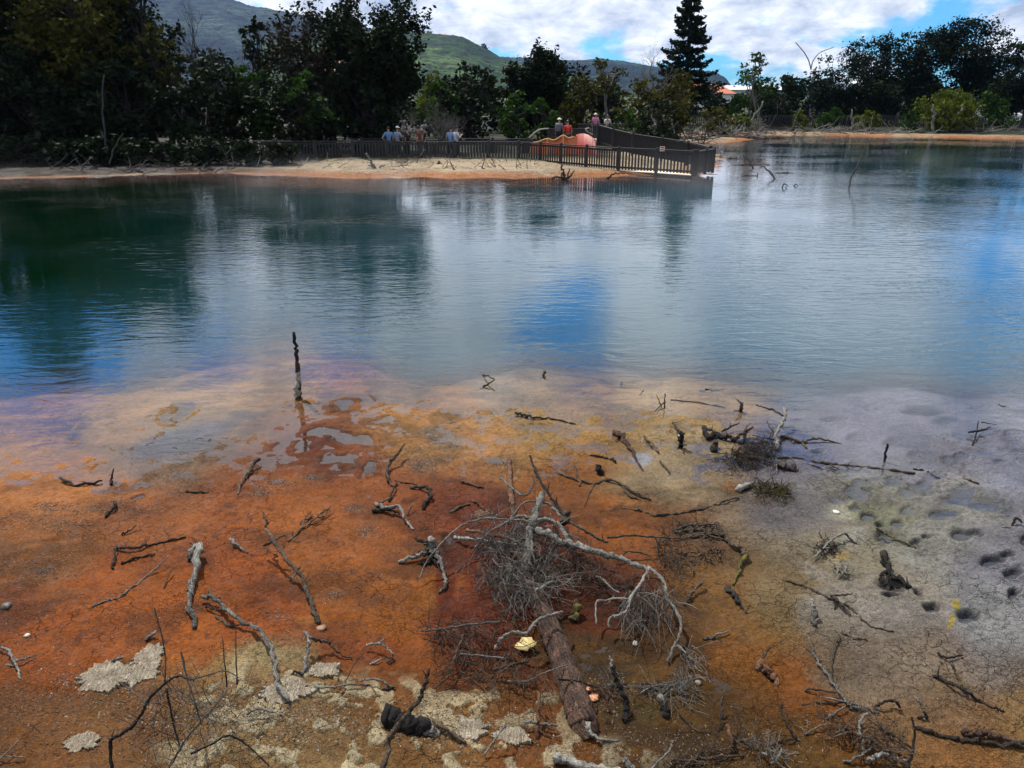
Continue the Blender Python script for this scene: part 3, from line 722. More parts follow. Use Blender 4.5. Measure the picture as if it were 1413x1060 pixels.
def bare_tree(name, label, cat, px, Y, top, base, seed, bark='greybranch', stems=2, depth=4, nb=3, spread=.45, lean=0, group='trees and bushes around the lake', r=.09, tufts=None, fan=.25, tuft_dens=1.0):
    rng = np.random.default_rng(seed * 17 + 3)
    p0 = at_dist(px, base, Y); gz = float(far_h(np.array([p0.x]), np.array([Y]))[0][0])
    H = at_dist(px, top, Y).z - gz
    root = empty(name, (p0.x, Y, gz), label, cat, group)
    mb = MB(); bb = MB()
    tips = []
    for s in range(stems):
        d = Vector((rng.normal() * fan + lean, rng.normal() * fan, 1)).normalized()
        pts = [Vector((p0.x + rng.normal() * .15, Y + rng.normal() * .15, gz - .1))]
        for i in range(5):
            d = (d + Vector(rng.normal(size=3)) * .07).normalized(); pts.append(pts[-1] + d * H * .115)
        mb.tube(catmull(pts, 3), np.linspace(r, r * .6, 16), 6, .1)
        for k in range(nb + 2):
            q = pts[2 + (k % 4)]
            nd = (d + Vector(rng.normal(size=3)) * spread).normalized()
            fine_branches(bb, q, nd, H * .27 * rng.uniform(.7, 1.15), r * .45, depth - 1, rng, .25, spread, nb)
    mb.build('trunk', M[bark], root); o = bb.build('branches', M[bark], root, False); o['kind'] = 'stuff'
    if tufts:
        V = np.concatenate(bb.V); V = V[V[:, 2] > gz + H * .3]
        sel = V[rng.integers(0, len(V), int(900 * tuft_dens))] + rng.normal(size=(int(900 * tuft_dens), 3)) * .16
        sel = np.repeat(sel, 5, 0) + rng.normal(size=(len(sel) * 5, 3)) * .12
        Vv, Fc, tn = leaves(sel, .13, np.clip(rng.normal(.45, .25, len(sel)), 0, 1), rng)
        o = mesh_np('crown', Vv, Fc, M[tufts], root, False, dict(tone=tn)); o['kind'] = 'stuff'
    return root

T = tree
# --- the tall dark stand on the left
T('evergreen_tree', 'tall dark evergreen at the far left edge, its top out of view', 'tree', 10, 50, -165, 190, 210, 'round', 'lf_dark', 1.3, 1, 44)
T('evergreen_tree', 'tall tree with olive brown tinted crown, second big one from the left edge', 'tree', 118, 49, -62, 130, 165, 'round', 'lf_olive', 1.0, 2, 36)
T('evergreen_tree', 'very dark tall tree rising out of view right of the olive crowned one', 'tree', 206, 52, -75, 160, 124, 'round', 'lf_dark', 1.3, 3, 40)
T('evergreen_tree', 'dense dark tree filling the stand behind the olive crowned tree', 'tree', 110, 56, -72, 160, 250, 'round', 'lf_dark', 1.3, 4, 44)
T('evergreen_tree', 'lower black green tree over the shore at the far left', 'tree', 60, 46, 70, 232, 200, 'round', 'lf_dark', 1.35, 5, 24)
T('evergreen_tree', 'lower black green tree hanging over the shore under the tall stand', 'tree', 190, 47, 85, 232, 170, 'round', 'lf_dark', 1.35, 6, 24)
T('evergreen_tree', 'small olive tipped tree at the right flank of the tall left stand', 'tree', 225, 49, 30, 120, 66, 'round', 'lf_olive', .8, 7, 12)
T('bushy_tree', 'broad dark green bush behind the left shore, below the bare grey trees', 'bush', 300, 48, 82, 228, 150, 'round', 'lf_dark', 1.3, 8, 22)
T('bushy_tree', 'mid green bush top below the rounded dark tree', 'bush', 350, 49, 92, 190, 110, 'round', 'lf_green', 1.0, 9, 14)
T('round_tree', 'rounded dark tree standing against the blue hill on the left', 'tree', 361, 54, 26, 120, 66, 'round', 'lf_dark', 1.4, 10, 18)
T('bushy_tree', 'dark bush behind the shaded left end of the railing', 'bush', 420, 48, 100, 215, 150, 'round', 'lf_dark', 1.35, 11, 20)
T('bushy_tree', 'green topped bush at the foot of the scrubby grey trees', 'bush', 432, 47, 98, 170, 76, 'round', 'lf_green', .9, 12, 10)
T('bushy_tree', 'dark dense bush just left of the standing visitors', 'bush', 505, 49, 95, 215, 110, 'round', 'lf_dark', 1.4, 13, 18)
bare_tree('bare_tree', 'bare grey twiggy tree nearest the tall left stand', 'tree', 283, 53, 14, 190, 21, 'greybranch', 2, 5, 3)
bare_tree('bare_tree', 'bare grey twiggy tree left of the rounded dark tree', 'tree', 318, 55, 28, 190, 22, 'greybranch', 2, 5, 3)
bare_tree('scrubby_tree', 'scrubby brownish grey tree with thin foliage right of the rounded dark tree', 'tree', 425, 52, 12, 190, 23, 'greybranch', 3, 5, 3, tufts='lf_brown', tuft_dens=.3)
bare_tree('scrubby_tree', 'scrubby grey tree with a ragged tall top next to the dark spire tree', 'tree', 458, 52, 0, 190, 24, 'greybranch', 3, 5, 3, tufts='lf_brown', tuft_dens=.8)
T('spire_tree', 'dark narrow spire shaped tree reaching the top of the view left of centre', 'tree', 489, 50, -14, 170, 50, 'column', 'lf_dark', 1.1, 14, 20, .13)
bare_tree('spire_tree', 'dark ragged tree with upswept branches leaning right beside the spire tree', 'tree', 512, 50, 20, 190, 25, 'treebark', 4, 5, 3, .3, tufts='lf_dark', tuft_dens=4.5, fan=.2, lean=.12)
T('bushy_tree', 'dark rounded upswept tree on the right flank of the spire tree', 'tree', 528, 51, 34, 180, 62, 'round', 'lf_dark', .9, 15, 18, .13)
UB = [(-40, 190, 120), (30, 186, 110), (95, 192, 90), (160, 188, 100), (225, 194, 90), (290, 190, 90), (345, 196, 70), (392, 199, 50)]
UL = ['beyond the left edge', 'at the left edge', 'left of the slender grey dead trunk', 'right of the slender grey dead trunk', 'under the right flank of the tall stand', 'left of the thin pale stake', 'right of the thin pale stake', 'in front of the shaded railing end']
for i, (a_, b_, c_) in enumerate(UB):
    T('shore_bush', 'low black green bush at the shaded waterside ' + UL[i], 'bush', a_, 42.2 - i * .05, b_, 236, c_, 'round', 'lf_dark', 1.1, 110 + i, 16)
# --- middle
T('bushy_tree', 'light yellow green bush beyond the grey thicket', 'bush', 590, 66, 98, 150, 70, 'round', 'lf_bright', 1, 16, 12)
T('bushy_tree', 'dark green tree behind the pair of visitors in pale shirts', 'tree', 648, 60, 84, 195, 100, 'round', 'lf_dark', 1.2, 17, 22)
T('bushy_tree', 'green bush low behind the pair of visitors', 'bush', 610, 58, 108, 195, 70, 'round', 'lf_green', 1, 18, 14)
for i, (a, b_) in enumerate(((556, 'left half'), (606, 'right half'))):
    bare_tree('thicket', 'grey leafless thicket behind the railing, its ' + b_, 'bush', a, 54 + i, 136, 200, 30 + i, 'palebark', 6, 5, 3, .8, fan=.9, r=.05)
T('bushy_tree', 'dark brown green tree with a pointed top right of the visitors', 'tree', 703, 62, 88, 190, 56, 'column', 'lf_brown', 1.2, 19, 18)
bare_tree('scrubby_tree', 'thin dark upswept tree standing above the green bushes in the middle', 'tree', 745, 63, 76, 190, 33, 'treebark', 4, 5, 3, .3, tufts='lf_dark', tuft_dens=4, fan=.16)
T('bushy_tree', 'bushy green tree right behind the empty middle of the railing', 'bush', 715, 56, 128, 198, 62, 'round', 'lf_green', 1.1, 20, 16)
T('bushy_tree', 'fresh green feathery bush left of the visitor in the red shirt', 'bush', 752, 57, 132, 192, 58, 'round', 'lf_green', 1.0, 21, 14)
T('bushy_tree', 'brown olive tree behind the visitor in the red shirt', 'tree', 800, 66, 102, 180, 76, 'round', 'lf_olive', 1.0, 22, 18)
T('bushy_tree', 'dark tree behind the visitor in the purple top', 'tree', 838, 68, 108, 185, 70, 'round', 'lf_dark', 1.2, 23, 18)
T('open_tree', 'open branched pale tree with flat leafy tip left of the tall conifer', 'tree', 838, 64, 82, 128, 62, 'umbrella', 'lf_olive', .35, 24, 12, .15, 'palebark')
bare_tree('bare_tree', 'bare whitish tree rising just left of the tall conifer', 'tree', 884, 64, 66, 190, 34, 'palebark', 2, 5, 3, .5)
T('bushy_tree', 'olive tree under the bare whitish one', 'tree', 878, 60, 106, 200, 76, 'round', 'lf_olive', 1.0, 25, 20)
T('bushy_tree', 'yellow green bushy tree at the foot of the tall conifer', 'tree', 930, 62, 98, 190, 82, 'round', 'lf_olive', 1.0, 26, 22)
T('bushy_tree', 'dark green bush above the driftwood behind the railing end', 'bush', 905, 56, 138, 205, 76, 'round', 'lf_dark', 1.0, 27, 18)
T('bushy_tree', 'green bush beside the upper viewing deck', 'bush', 862, 55, 150, 210, 46, 'round', 'lf_green', .9, 28, 12)
T('bushy_tree', 'low olive bush in front of the orange roofed house', 'bush', 985, 74, 148, 188, 62, 'round', 'lf_olive', 1.0, 29, 14)
T('bushy_tree', 'low green bush right of the orange roofed house', 'bush', 1018, 88, 130, 172, 46, 'round', 'lf_green', 1.0, 30, 12)
bare_tree('bare_tree', 'slim pale dead tree by the orange roofed house', 'tree', 1052, 82, 88, 180, 36, 'palebark', 1, 4, 2, .3, r=.07)
# tall conifer: whorled drooping boughs
def conifer():
    Y = 92; rng = np.random.default_rng(99)
    pb = at_dist(943, 150, Y); zt = at_dist(943, -34, Y).z; gz = float(far_h(np.array([pb.x]), np.array([Y]))[0][0])
    root = empty('conifer', (pb.x, Y, gz), 'tall dark conifer with tiered boughs towering over the middle trees', 'tree', 'trees and bushes around the lake')
    mb = MB(); mb.tube([(pb.x, Y, gz - .2), (pb.x + .1, Y, (gz + zt) / 2), (pb.x, Y, zt)], [.38, .25, .04], 8); mb.build('trunk', M['treebark'], root)
    C = []; T_ = []; bb = MB()
    z = at_dist(943, 130, Y).z
    z0 = z
    while z < zt - .3:
        f = (z - z0) / (zt - z0); Rr = 3.45 * (1 - f) ** .72 + .3
        nb = 9
        for k in range(nb):
            if rng.random() < .12: continue
            an = 2 * math.pi * (k + rng.random() * .8) / nb; L = Rr * rng.uniform(.62, 1.1)
            dirv = np.array([math.cos(an), math.sin(an), 0])
            zz_ = z + rng.normal() * .22
            ts = np.linspace(0, 1, 6)
            pts = np.array([(pb.x, Y, zz_)]) + dirv * (L * ts)[:, None]; pts[:, 2] += -.18 * L * np.sin(ts * 2.3) + .10 * L * ts ** 3
            bb.tube(pts, np.linspace(.06, .015, 6), 4)
            n = int(46 * L)
            tt = rng.uniform(.15, 1.0, n) ** .8
            base = np.array([pb.x, Y, zz_]) + dirv * (L * tt)[:, None]; base[:, 2] += -.18 * L * np.sin(tt * 2.3) + .10 * L * tt ** 3 + rng.normal(size=n) * .10
            side = np.array([-dirv[1], dirv[0], 0]) * (rng.normal(size=n) * .24 * (1.25 - tt) * L * .5)[:, None]
            C.append(base + side); T_.append(np.clip(rng.normal(.4, .2, n), 0, 1))
        z += .56
    bb.build('branches', M['treebark'], root)['kind'] = 'stuff'
    V, Fc, tn = leaves(np.concatenate(C), .2, np.concatenate(T_), rng, .45)
    mesh_np('crown', V, Fc, M['lf_dark'], root, False, dict(tone=tn))['kind'] = 'stuff'
conifer()
# --- right shore
T('open_tree', 'light leafy tree with white trunk left of the street lamp', 'tree', 1036, 88, 72, 150, 72, 'round', 'lf_green', .75, 40, 20, .17, 'palebark')
T('bushy_tree', 'dark green bush mass between the light leafy tree and the street lamp', 'tree', 1075, 90, 104, 176, 78, 'round', 'lf_dark', 1.3, 41, 20)
T('bushy_tree', 'small tuft topped dark tree around the foot of the street lamp', 'tree', 1112, 93, 96, 172, 50, 'round', 'lf_right', 1.2, 42, 14)
T('canopy_tree', 'dark wide tree right of the street lamp with a stepped flat top', 'tree', 1152, 94, 76, 165, 104, 'umbrella', 'lf_right', .8, 43, 20, .16)
T('canopy_tree', 'dark canopy tree in the middle of the right stand, sky showing through its limbs', 'tree', 1204, 96, 50, 128, 112, 'umbrella', 'lf_right', .62, 44, 26, .16)
T('canopy_tree', 'broad dark canopy tree second from the right stand edge', 'tree', 1264, 96, 40, 120, 124, 'umbrella', 'lf_right', .62, 45, 28, .16)
T('canopy_tree', 'tallest dark canopy tree of the right stand', 'tree', 1338, 94, 27, 112, 140, 'umbrella', 'lf_right', .66, 46, 32, .16)
T('canopy_tree', 'dark canopy tree cut by the right edge of the view', 'tree', 1420, 92, 52, 130, 90, 'umbrella', 'lf_right', 1.1, 47, 18)
T('canopy_tree', 'dark tree in the gap beyond the tallest one, partly cut by the right edge', 'tree', 1390, 104, 78, 150, 90, 'round', 'lf_right', 1.1, 48, 18)
T('bushy_tree', 'black green undergrowth tree below the middle of the right stand', 'bush', 1185, 92, 112, 172, 110, 'round', 'lf_dark', 1.4, 49, 20)
T('bushy_tree', 'dark undergrowth tree above the leaning pale trunks', 'bush', 1255, 95, 104, 165, 90, 'round', 'lf_dark', 1.2, 50, 18)
T('bushy_tree', 'dark undergrowth tree above the parked white van', 'bush', 1375, 97, 105, 152, 110, 'round', 'lf_dark', 1.2, 51, 18)
T('bright_bush', 'big yellow green bush on the right shore', 'bush', 1300, 80, 127, 188, 104, 'round', 'lf_bright', .8, 52, 26)
T('bright_bush', 'dark green bush at the right flank of the big yellow green one', 'bush', 1356, 81, 126, 188, 70, 'shrub', 'lf_green', 1.2, 53, 18)
T('low_bush', 'low yellow bush by the right end of the driftwood spit', 'bush', 1100, 83, 152, 184, 36, 'shrub', 'lf_bright', 1.1, 54, 10)
T('low_bush', 'low green bush below the pale balcony house', 'bush', 1196, 82, 154, 180, 50, 'shrub', 'lf_bright', 1.0, 55, 12)
T('low_bush', 'low dark bush left of the first leaning pale trunk', 'bush', 1150, 84, 148, 180, 50, 'shrub', 'lf_green', 1.1, 56, 12)
T('low_bush', 'sparse yellow green bush behind the far crust beach', 'bush', 1018, 78, 158, 186, 46, 'shrub', 'lf_bright', 1.0, 57, 10)
T('low_bush', 'low bush at the water edge left of the big yellow green one', 'bush', 1252, 79, 152, 188, 40, 'shrub', 'lf_green', 1.0, 58, 10)
# far trees that close the view between the trunks
for i, (a, top, wd) in enumerate(((-60, 60, 200), (250, 70, 240), (460, 90, 220), (640, 112, 200), (780, 112, 200), (960, 118, 160), (1100, 112, 180), (1230, 108, 180), (1340, 112, 170), (1440, 108, 160))):
    words_ = ['left edge', 'tall left stand', 'spire tree', 'pale shirted pair', 'visitor in the red shirt', 'conifer', 'street lamp', 'middle of the right stand', 'tallest canopy tree', 'right edge'][i]
    T('background_tree', 'distant dark tree mass closing the view behind the ' + words_, 'tree', a, 118 if i > 4 else 74, top, 168 if i > 4 else 190, wd, 'round', 'lf_dark', 1.3, 60 + i, 20, .3)
# small trees on the crest of the farm hill
for i, (a, b_, k) in enumerate(((545, 38, 'round'), (583, 43, 'round'), (592, 45, 'round'), (508, 44, 'round'), (668, 64, 'cone'), (727, 83, 'cone'))):
    lab = ['left of the three near each other', 'middle of the three crest trees', 'right of the three crest trees', 'half hidden by the spire tree', 'at the start of the falling slope', 'low on the falling ridge'][i]
    rng = np.random.default_rng(300 + i); p = at_dist(a, b_ + 5, 1490); r_ = 5.0
    root = empty('ridge_tree', (p.x, 1490, p.z - 6), 'tiny dark tree on the hill crest, ' + lab, 'tree', 'trees on the hill crest')
    mb = MB(); mb.tube([(p.x, 1490, p.z - 8), (p.x, 1490, p.z + 3)], [.6, .3], 5); mb.build('trunk', M['treebark'], root)
    c = rng.normal(size=(260, 3)) * r_ * .48 * np.array([1, 1, 1.0 if k == 'round' else 1.4]) + np.array([p.x, 1490, p.z + 3])
    V, Fc, tn = leaves(c, 1.7, rng.random(260), rng)
    mesh_np('crown', V, Fc, M['lf_dark'], root, False, dict(tone=tn))['kind'] = 'stuff'

# ================================================================== FENCES, WALKWAY, TOWN
M['rail'] = plain('dark_stained_timber', (0.008, 0.007, 0.008), 0.55, 0.35, 9)
M['railpale'] = plain('worn_handrail', (0.30, 0.28, 0.26), 0.6, 0.3, 9)
M['deck'] = plain('pale_boardwalk_planks', (0.66, 0.57, 0.44), 0.8, 0.25, 5)
def box_mesh(name, size, mat):
    mb = MB(); mb.box((0, 0, size[2] / 2), size); o = mb.build(name, mat, None, False); return o
def fence(name, label, pts, h=1.05, spacing=.165, pick_w=.085, parts=True, post_w=.13, mat='rail', group=None, rail_only=False, top_mat=None, dense_from=0):
    """pts: post positions in order; pickets between them, each its own part when parts is set"""
    root = empty(name, pts[0], label, 'fence', group)
    P = [Vector(p) for p in pts]; m = M[mat]
    pm = None; km = None; stuff = MB()
    for i, p in enumerate(P):
        if pm is None:
            o = box_mesh('post', (post_w, post_w, h + .14), m); pm = o.data
        else:
            o = bpy.data.objects.new('post', pm); COL.objects.link(o)
        o.parent = root; o.location = p - Vector(pts[0]) + Vector((0, 0, -.06))
    for a, b in zip(P[:-1], P[1:]):
        L = (b - a).length
        up = Vector((0, 0, h))
        mb = MB(); mb.beam(a + up, b + up, .15, .045); mb.build('top_rail', M[top_mat or mat], root, False)
        for zz in (.14, h - .12):
            mb = MB(); mb.beam(a + Vector((0, 0, zz)), b + Vector((0, 0, zz)), .04, .09); mb.build('cross_rail', m, root, False)
        if rail_only: continue
        n = max(1, int(L / spacing)); an = math.atan2(b.y - a.y, b.x - a.x)
        for k in range(n):
            c = a.lerp(b, (k + .5) / n)
            off = Vector((math.sin(an), -math.cos(an), 0)) * .035
            if parts:
                if km is None:
                    o = box_mesh('picket', (pick_w, .022, h - .10), m); km = o.data
                else:
                    o = bpy.data.objects.new('picket', km); COL.objects.link(o)
                o.parent = root; o.location = c + off + Vector((0, 0, .04)) - Vector(pts[0]); o.rotation_euler = (0, 0, an)
            else:
                stuff.box(c + off + Vector((0, 0, .04 + (h - .1) / 2)), (pick_w, .022, h - .10), an)
    if not parts and not rail_only:
        stuff.build('pickets', m, root, False)['kind'] = 'stuff'
    return root
DZ = 0.15
def L2(lst, z=DZ): return [on_level(a, b, z) for a, b in lst]
front_posts = L2([(322, 222), (380, 222), (436, 222), (488, 222), (535, 222.5), (581, 223), (628, 223), (674, 223), (716, 223.5), (746, 225.5), (774, 228), (809, 231), (853, 235), (905, 238), (956, 241.5)])
fence('railing_fence', 'long dark picket railing along the near side of the boardwalk', front_posts, 1.04, group='railings of the boardwalk')
corner = front_posts[-1]; rear_c = on_level(983, 237, DZ)
fence('railing_fence', 'short dark picket railing closing the right tip of the boardwalk', [corner + Vector((.14, .05, 0)), corner.lerp(rear_c, .5) + Vector((.1, .05, 0)), rear_c], 1.04, group='railings of the boardwalk')
rear = [rear_c + Vector((-.12, .25, 0)), at_dist(948, 226, 41.6), at_dist(912, 223, 43.2), at_dist(872, 220.0, 45.0), at_dist(845, 217.5, 46.6), at_dist(824, 216, 48.2)]
for i, p in enumerate(rear):
    hh = [1.04, 1.12, 1.2, 1.3, 1.4, 1.55][i]
    rear[i] = Vector((p.x, p.y, DZ + [0, .08, .18, .32, .5, .68][i]))
fence('railing_fence', 'dark closely boarded railing of the ramp behind the boardwalk tip', rear, 1.1, .105, .088, group='railings of the boardwalk', top_mat='rail')
back = L2([(440, 216.8), (500, 216.8), (560, 217), (620, 217), (680, 217), (728, 217.5)])
fence('railing_fence', 'dark railing behind the standing visitors, far side of the boardwalk', back, 1.04, group='railings of the boardwalk')
# boardwalk floor
root = empty('boardwalk', (front_posts[2].x, front_posts[2].y, 0), 'pale boardwalk floor between the dark railings', 'boardwalk')
fp = [Vector(p) for p in front_posts]; bp_ = [Vector((p.x, p.y + w_, 0)) for p, w_ in zip(fp, [2.3] * 8 + [2.8, 3.0, 3.0, 2.8, 2.2, 1.5, .9])]
mb = MB(); pl = MB()
rng = np.random.default_rng(4)
for a, b, c, d in zip(fp[:-1], fp[1:], bp_[1:], bp_[:-1]):
    Vq = [(a.x, a.y + .1, -.05), (b.x, b.y + .1, -.05), (c.x, c.y, -.05), (d.x, d.y, -.05), (a.x, a.y + .1, .095), (b.x, b.y + .1, .095), (c.x, c.y, .095), (d.x, d.y, .095)]
    mb.add(np.array(Vq), [np.array([(0, 3, 2, 1), (4, 5, 6, 7), (0, 1, 5, 4), (1, 2, 6, 5), (2, 3, 7, 6), (3, 0, 4, 7)])])
    n = max(1, int((b - a).length / .15))
    for k in range(n):
        t0, t1 = (k + .04) / n, (k + .96) / n; zt = .125 + rng.random() * .006
        q = [a.lerp(b, t0) + Vector((0, .1, 0)), a.lerp(b, t1) + Vector((0, .1, 0)), d.lerp(c, t1), d.lerp(c, t0)]
        P8 = [(v.x, v.y, .097) for v in q] + [(v.x, v.y, zt) for v in q]
        pl.add(np.array(P8), [np.array([(4, 5, 6, 7), (0, 1, 5, 4), (1, 2, 6, 5), (2, 3, 7, 6), (3, 0, 4, 7)])])
mb.build('deck_frame', M['rail'], root, False); pl.build('planks', M['deck'], root, False)['kind'] = 'stuff'
# far fence on the right shore
ff = [at_dist(x_, 180, Y_) for x_, Y_ in ((955, 88), (1010, 88), (1060, 87.5), (1110, 87), (1160, 86.5), (1210, 86), (1262, 85), (1315, 84), (1368, 83), (1420, 82), (1480, 81))]
ff = [Vector((p.x, p.y, float(far_h(np.array([p.x]), np.array([p.y]))[0][0]))) for p in ff]
fence('picket_fence', 'long low dark picket fence on the far right shore', ff, 1.15, .2, .09, parts=False, group='fences by the far road')
# upper viewing deck
def viewing_deck():
    Y = 55; a = at_dist(826, 172, Y); b = at_dist(856, 172, Y); zt = a.z - 1.0
    root = empty('viewing_deck', ((a.x + b.x) / 2, Y, .3), 'raised timber viewing deck among the bushes with people leaning on its rail', 'deck')
    mb = MB(); mb.box(((a.x + b.x) / 2, Y + 1.3, zt - .08), (b.x - a.x + 2.6, 2.4, .14)); mb.build('floor', M['deck'], root, False)
    for x_ in np.linspace(a.x - 1.3, b.x, 5):
        mb = MB(); mb.box((x_, Y + .2, (zt + 1.05 + .1) / 2), (.12, .12, zt + .95)); mb.build('post', M['rail'], root, False)
    mb = MB(); mb.beam((a.x - 1.4, Y, zt + 1.02), (b.x + .9, Y, zt + 1.02), .16, .05); mb.build('top_rail', M['rail'], root, False)
    for k in range(22):
        mb = MB(); x_ = a.x - 1.3 + k * (b.x - a.x + 1.4) / 21; mb.box((x_, Y + .06, zt + .45), (.085, .025, 1.0)); mb.build('picket', M['rail'], root, False)
    return zt, a, b
VD = viewing_deck()
# ramp walls left of it and pale handrails
Yr = 52.0
root = empty('ramp_railing', at_dist(757, 186, Yr), 'dark boarded railing of the ramp behind the visitor in the red shirt', 'fence', 'railings of the boardwalk')
a = at_dist(757, 178, Yr); b = at_dist(812, 178, Yr)
for k in range(20):
    t0 = k / 19; mb = MB(); x_ = a.x + (b.x - a.x) * t0; mb.box((x_, Yr, a.z - .55), (.11, .03, 1.1)); mb.build('picket', M['rail'], root, False)
mb = MB(); mb.beam(a, b, .14, .05); mb.build('top_rail', M['rail'], root, False)
def handrail(label, pts, Y, mat='railpale'):
    P = [at_dist(x, y, Y + k * .0) for k, (x, y) in enumerate(pts)]
    root = empty('handrail', (P[0].x, Y, .3), label, 'handrail')
    mb = MB(); mb.tube(catmull(P, 4), np.full(4 * (len(P) - 1) + 1, .05), 6); mb.build('rail', M[mat], root)
    for p in (P[0], P[-1]):
        mb = MB(); g0 = .1; mb.box((p.x, Y, (p.z + g0) / 2), (.08, .08, p.z - g0)); mb.build('post', M['rail'], root, False)
handrail('pale curved handrail climbing left of the visitor in the red shirt', [(730, 191), (737, 184), (745, 179), (757, 177.5)], 50)
handrail('short pale bent handrail right of the red barrier', [(813, 177), (808, 178.5), (811, 182), (818, 186)], 49)
# orange and red plastic barrier
M['redplastic'] = plain('red_barrier_sheet', (0.30, 0.036, 0.02), 0.6, 0.25, 4)
M['orange'] = plain('faded_orange_mesh', (0.46, 0.12, 0.045), 0.75, 0.3, 5)
M['rope'] = plain('orange_rope', (0.62, 0.30, 0.10), 0.7, 0.2, 8)
def sheet(mb, tops, Y0, Y1, z0, wav=.03):
    n = 40; xs = np.interp(np.linspace(0, 1, n), np.linspace(0, 1, len(tops)), [p[0] for p in tops]); ysp = np.interp(np.linspace(0, 1, n), np.linspace(0, 1, len(tops)), [p[1] for p in tops])
    V = []; 
    for i in range(n):
        Y = Y0 + (Y1 - Y0) * i / (n - 1) + math.sin(i * .55) * wav
        p = at_dist(xs[i], ysp[i], Y)
        V += [(p.x, Y, p.z), (p.x, Y + wav * .5 * math.sin(i * .5), z0), (p.x, Y + .015, p.z), (p.x, Y + .015 + wav * .5 * math.sin(i * .5), z0)]
    V = np.array(V); f = []
    for i in range(n - 1):
        k = i * 4; f += [(k, k + 1, k + 5, k + 4), (k + 2, k + 6, k + 7, k + 3), (k, k + 4, k + 6, k + 2)]
    mb.add(V, [np.array(f)])
root = empty('barrier', at_dist(770, 226, 46), 'orange red plastic safety barrier standing behind the railing', 'barrier')
mb = MB(); sheet(mb, [(733, 198), (743, 196), (755, 192), (765, 194), (777, 187.5), (784, 191), (790, 189.5), (797, 187)], 46.4, 45.6, .13); mb.build('barrier_mesh', M['orange'], root)
mb = MB(); P = [at_dist(x, y, 46.3 - i * .1) for i, (x, y) in enumerate([(733, 197.6), (743, 195.6), (755, 191.6), (765, 193.6), (777, 187), (784, 190.6), (792, 188.8)])]; mb.tube(catmull(P, 4), np.full(25, .045), 6); mb.build('rope', M['rope'], root)
for x_, y_ in ((777, 187), (791, 189), (755, 191.6)):
    p = at_dist(x_, y_ - .5, 45.9); mb = MB(); mb.box((p.x, 45.75, (p.z + .1) / 2), (.06, .06, p.z - .1)); mb.build('stake', M['rope'] if x_ != 791 else M['redplastic'], root, False)
root = empty('barrier', at_dist(810, 226, 46), 'curved solid red plastic screen at the right end of the orange barrier', 'barrier')
mb = MB(); sheet(mb, [(795, 186), (800, 184.6), (806, 184.3), (812, 186), (818, 190), (822, 196), (823, 205)], 47.0, 45.0, .13, .0); mb.build('screen', M['redplastic'], root)
# small sign on the railing
root = empty('sign', on_level(914, 215, DZ), 'small white and red notice fixed to the railing near the boardwalk tip', 'sign')
p = at_dist(914, 205.5, 39.6)
mb = MB(); mb.box((p.x, p.y, p.z), (.24, .02, .22)); mb.build('board', plain('white_board', (.72, .66, .6), .5, .05), root, False)
mb = MB(); mb.box((p.x, p.y - .013, p.z + .055), (.20, .006, .07)); mb.build('red_band', M['redplastic'], root, False)
mb = MB(); mb.box((p.x, p.y + .05, p.z - .1), (.04, .04, .5)); mb.build('bracket', M['rail'], root, False)

# --- town: houses, vehicles, lamp
M['wall_w'] = plain('white_plaster', (.62, .62, .60), .8, .08, 2)
M['wall_g'] = plain('grey_plaster', (.34, .34, .36), .8, .1, 2)
M['roof_o'] = plain('orange_tin_roof', (.44, .12, .06), .6, .15, 2)
M['roof_w'] = plain('pale_tin_roof', (.55, .56, .58), .5, .1, 2)
M['glass'] = plain('dark_glass', (.02, .025, .03), .08, .1, 2)
def house(label, px, Y, w_, d_, h_, roofh, wall, roof, wins=3, base=None, rot=0.0):
    g = at_dist(px, 150, Y); gz = float(far_h(np.array([g.x]), np.array([Y]))[0][0]) if base is None else base
    root = empty('house', (g.x, Y, gz), label, 'house', 'houses beyond the trees')
    mb = MB(); mb.box((g.x, Y, gz + h_ / 2), (w_, d_, h_)); mb.build('wall', M[wall], root, False)
    hw, hd = w_ / 2 + .4, d_ / 2 + .4; z = gz + h_ + .002
    V = [(g.x - hw, Y - hd, z), (g.x + hw, Y - hd, z), (g.x + hw, Y + hd, z), (g.x - hw, Y + hd, z), (g.x - hw * .6, Y, z + roofh), (g.x + hw * .6, Y, z + roofh)]
    mb = MB(); mb.add(np.array(V), [np.array([(0, 1, 5, 4), (2, 3, 4, 5), (0, 3, 2, 1)]), np.array([(1, 2, 5), (3, 0, 4)])]); mb.build('roof', M[roof], root, False)
    for k in range(wins):
        x_ = g.x - w_ / 2 + w_ * (k + .5) / wins
        mb = MB(); mb.box((x_, Y - d_ / 2 - .02, gz + h_ * .55), (w_ / wins * .5, .06, h_ * .4)); f = mb.build('window', M['wall_w'], root, False)
        mb = MB(); mb.box((x_, Y - d_ / 2 - .056, gz + h_ * .55), (w_ / wins * .42, .02, h_ * .34)); mb.build('pane', M['glass'], root, False)
    return root
house('white cottage with an orange red roof seen between the bushes right of the conifer', 966, 150, 10, 7, 2.6, 1.6, 'wall_w', 'roof_o', 2, 1.2)
house('small orange roofed house glimpsed through the scrubby trees on the left', 470, 110, 9, 7, 3.2, 1.4, 'wall_w', 'roof_o', 2, 3.2)
house('long low building with pale roof above the bushes right of the conifer', 1030, 230, 22, 9, 3.0, 1.2, 'wall_g', 'roof_w', 5, 1.9)
house('pale two storey house with a balcony behind the right stand', 1212, 140, 8, 8, 4.6, 1.0, 'wall_g', 'roof_w', 3, .8)
house('white house seen low behind the right edge trees', 1400, 150, 10, 8, 3.0, 1.0, 'wall_w', 'roof_w', 3, 1.0)
M['paint_w'] = plain('white_vehicle_paint', (.70, .71, .72), .25, .03, 1, bump=0)
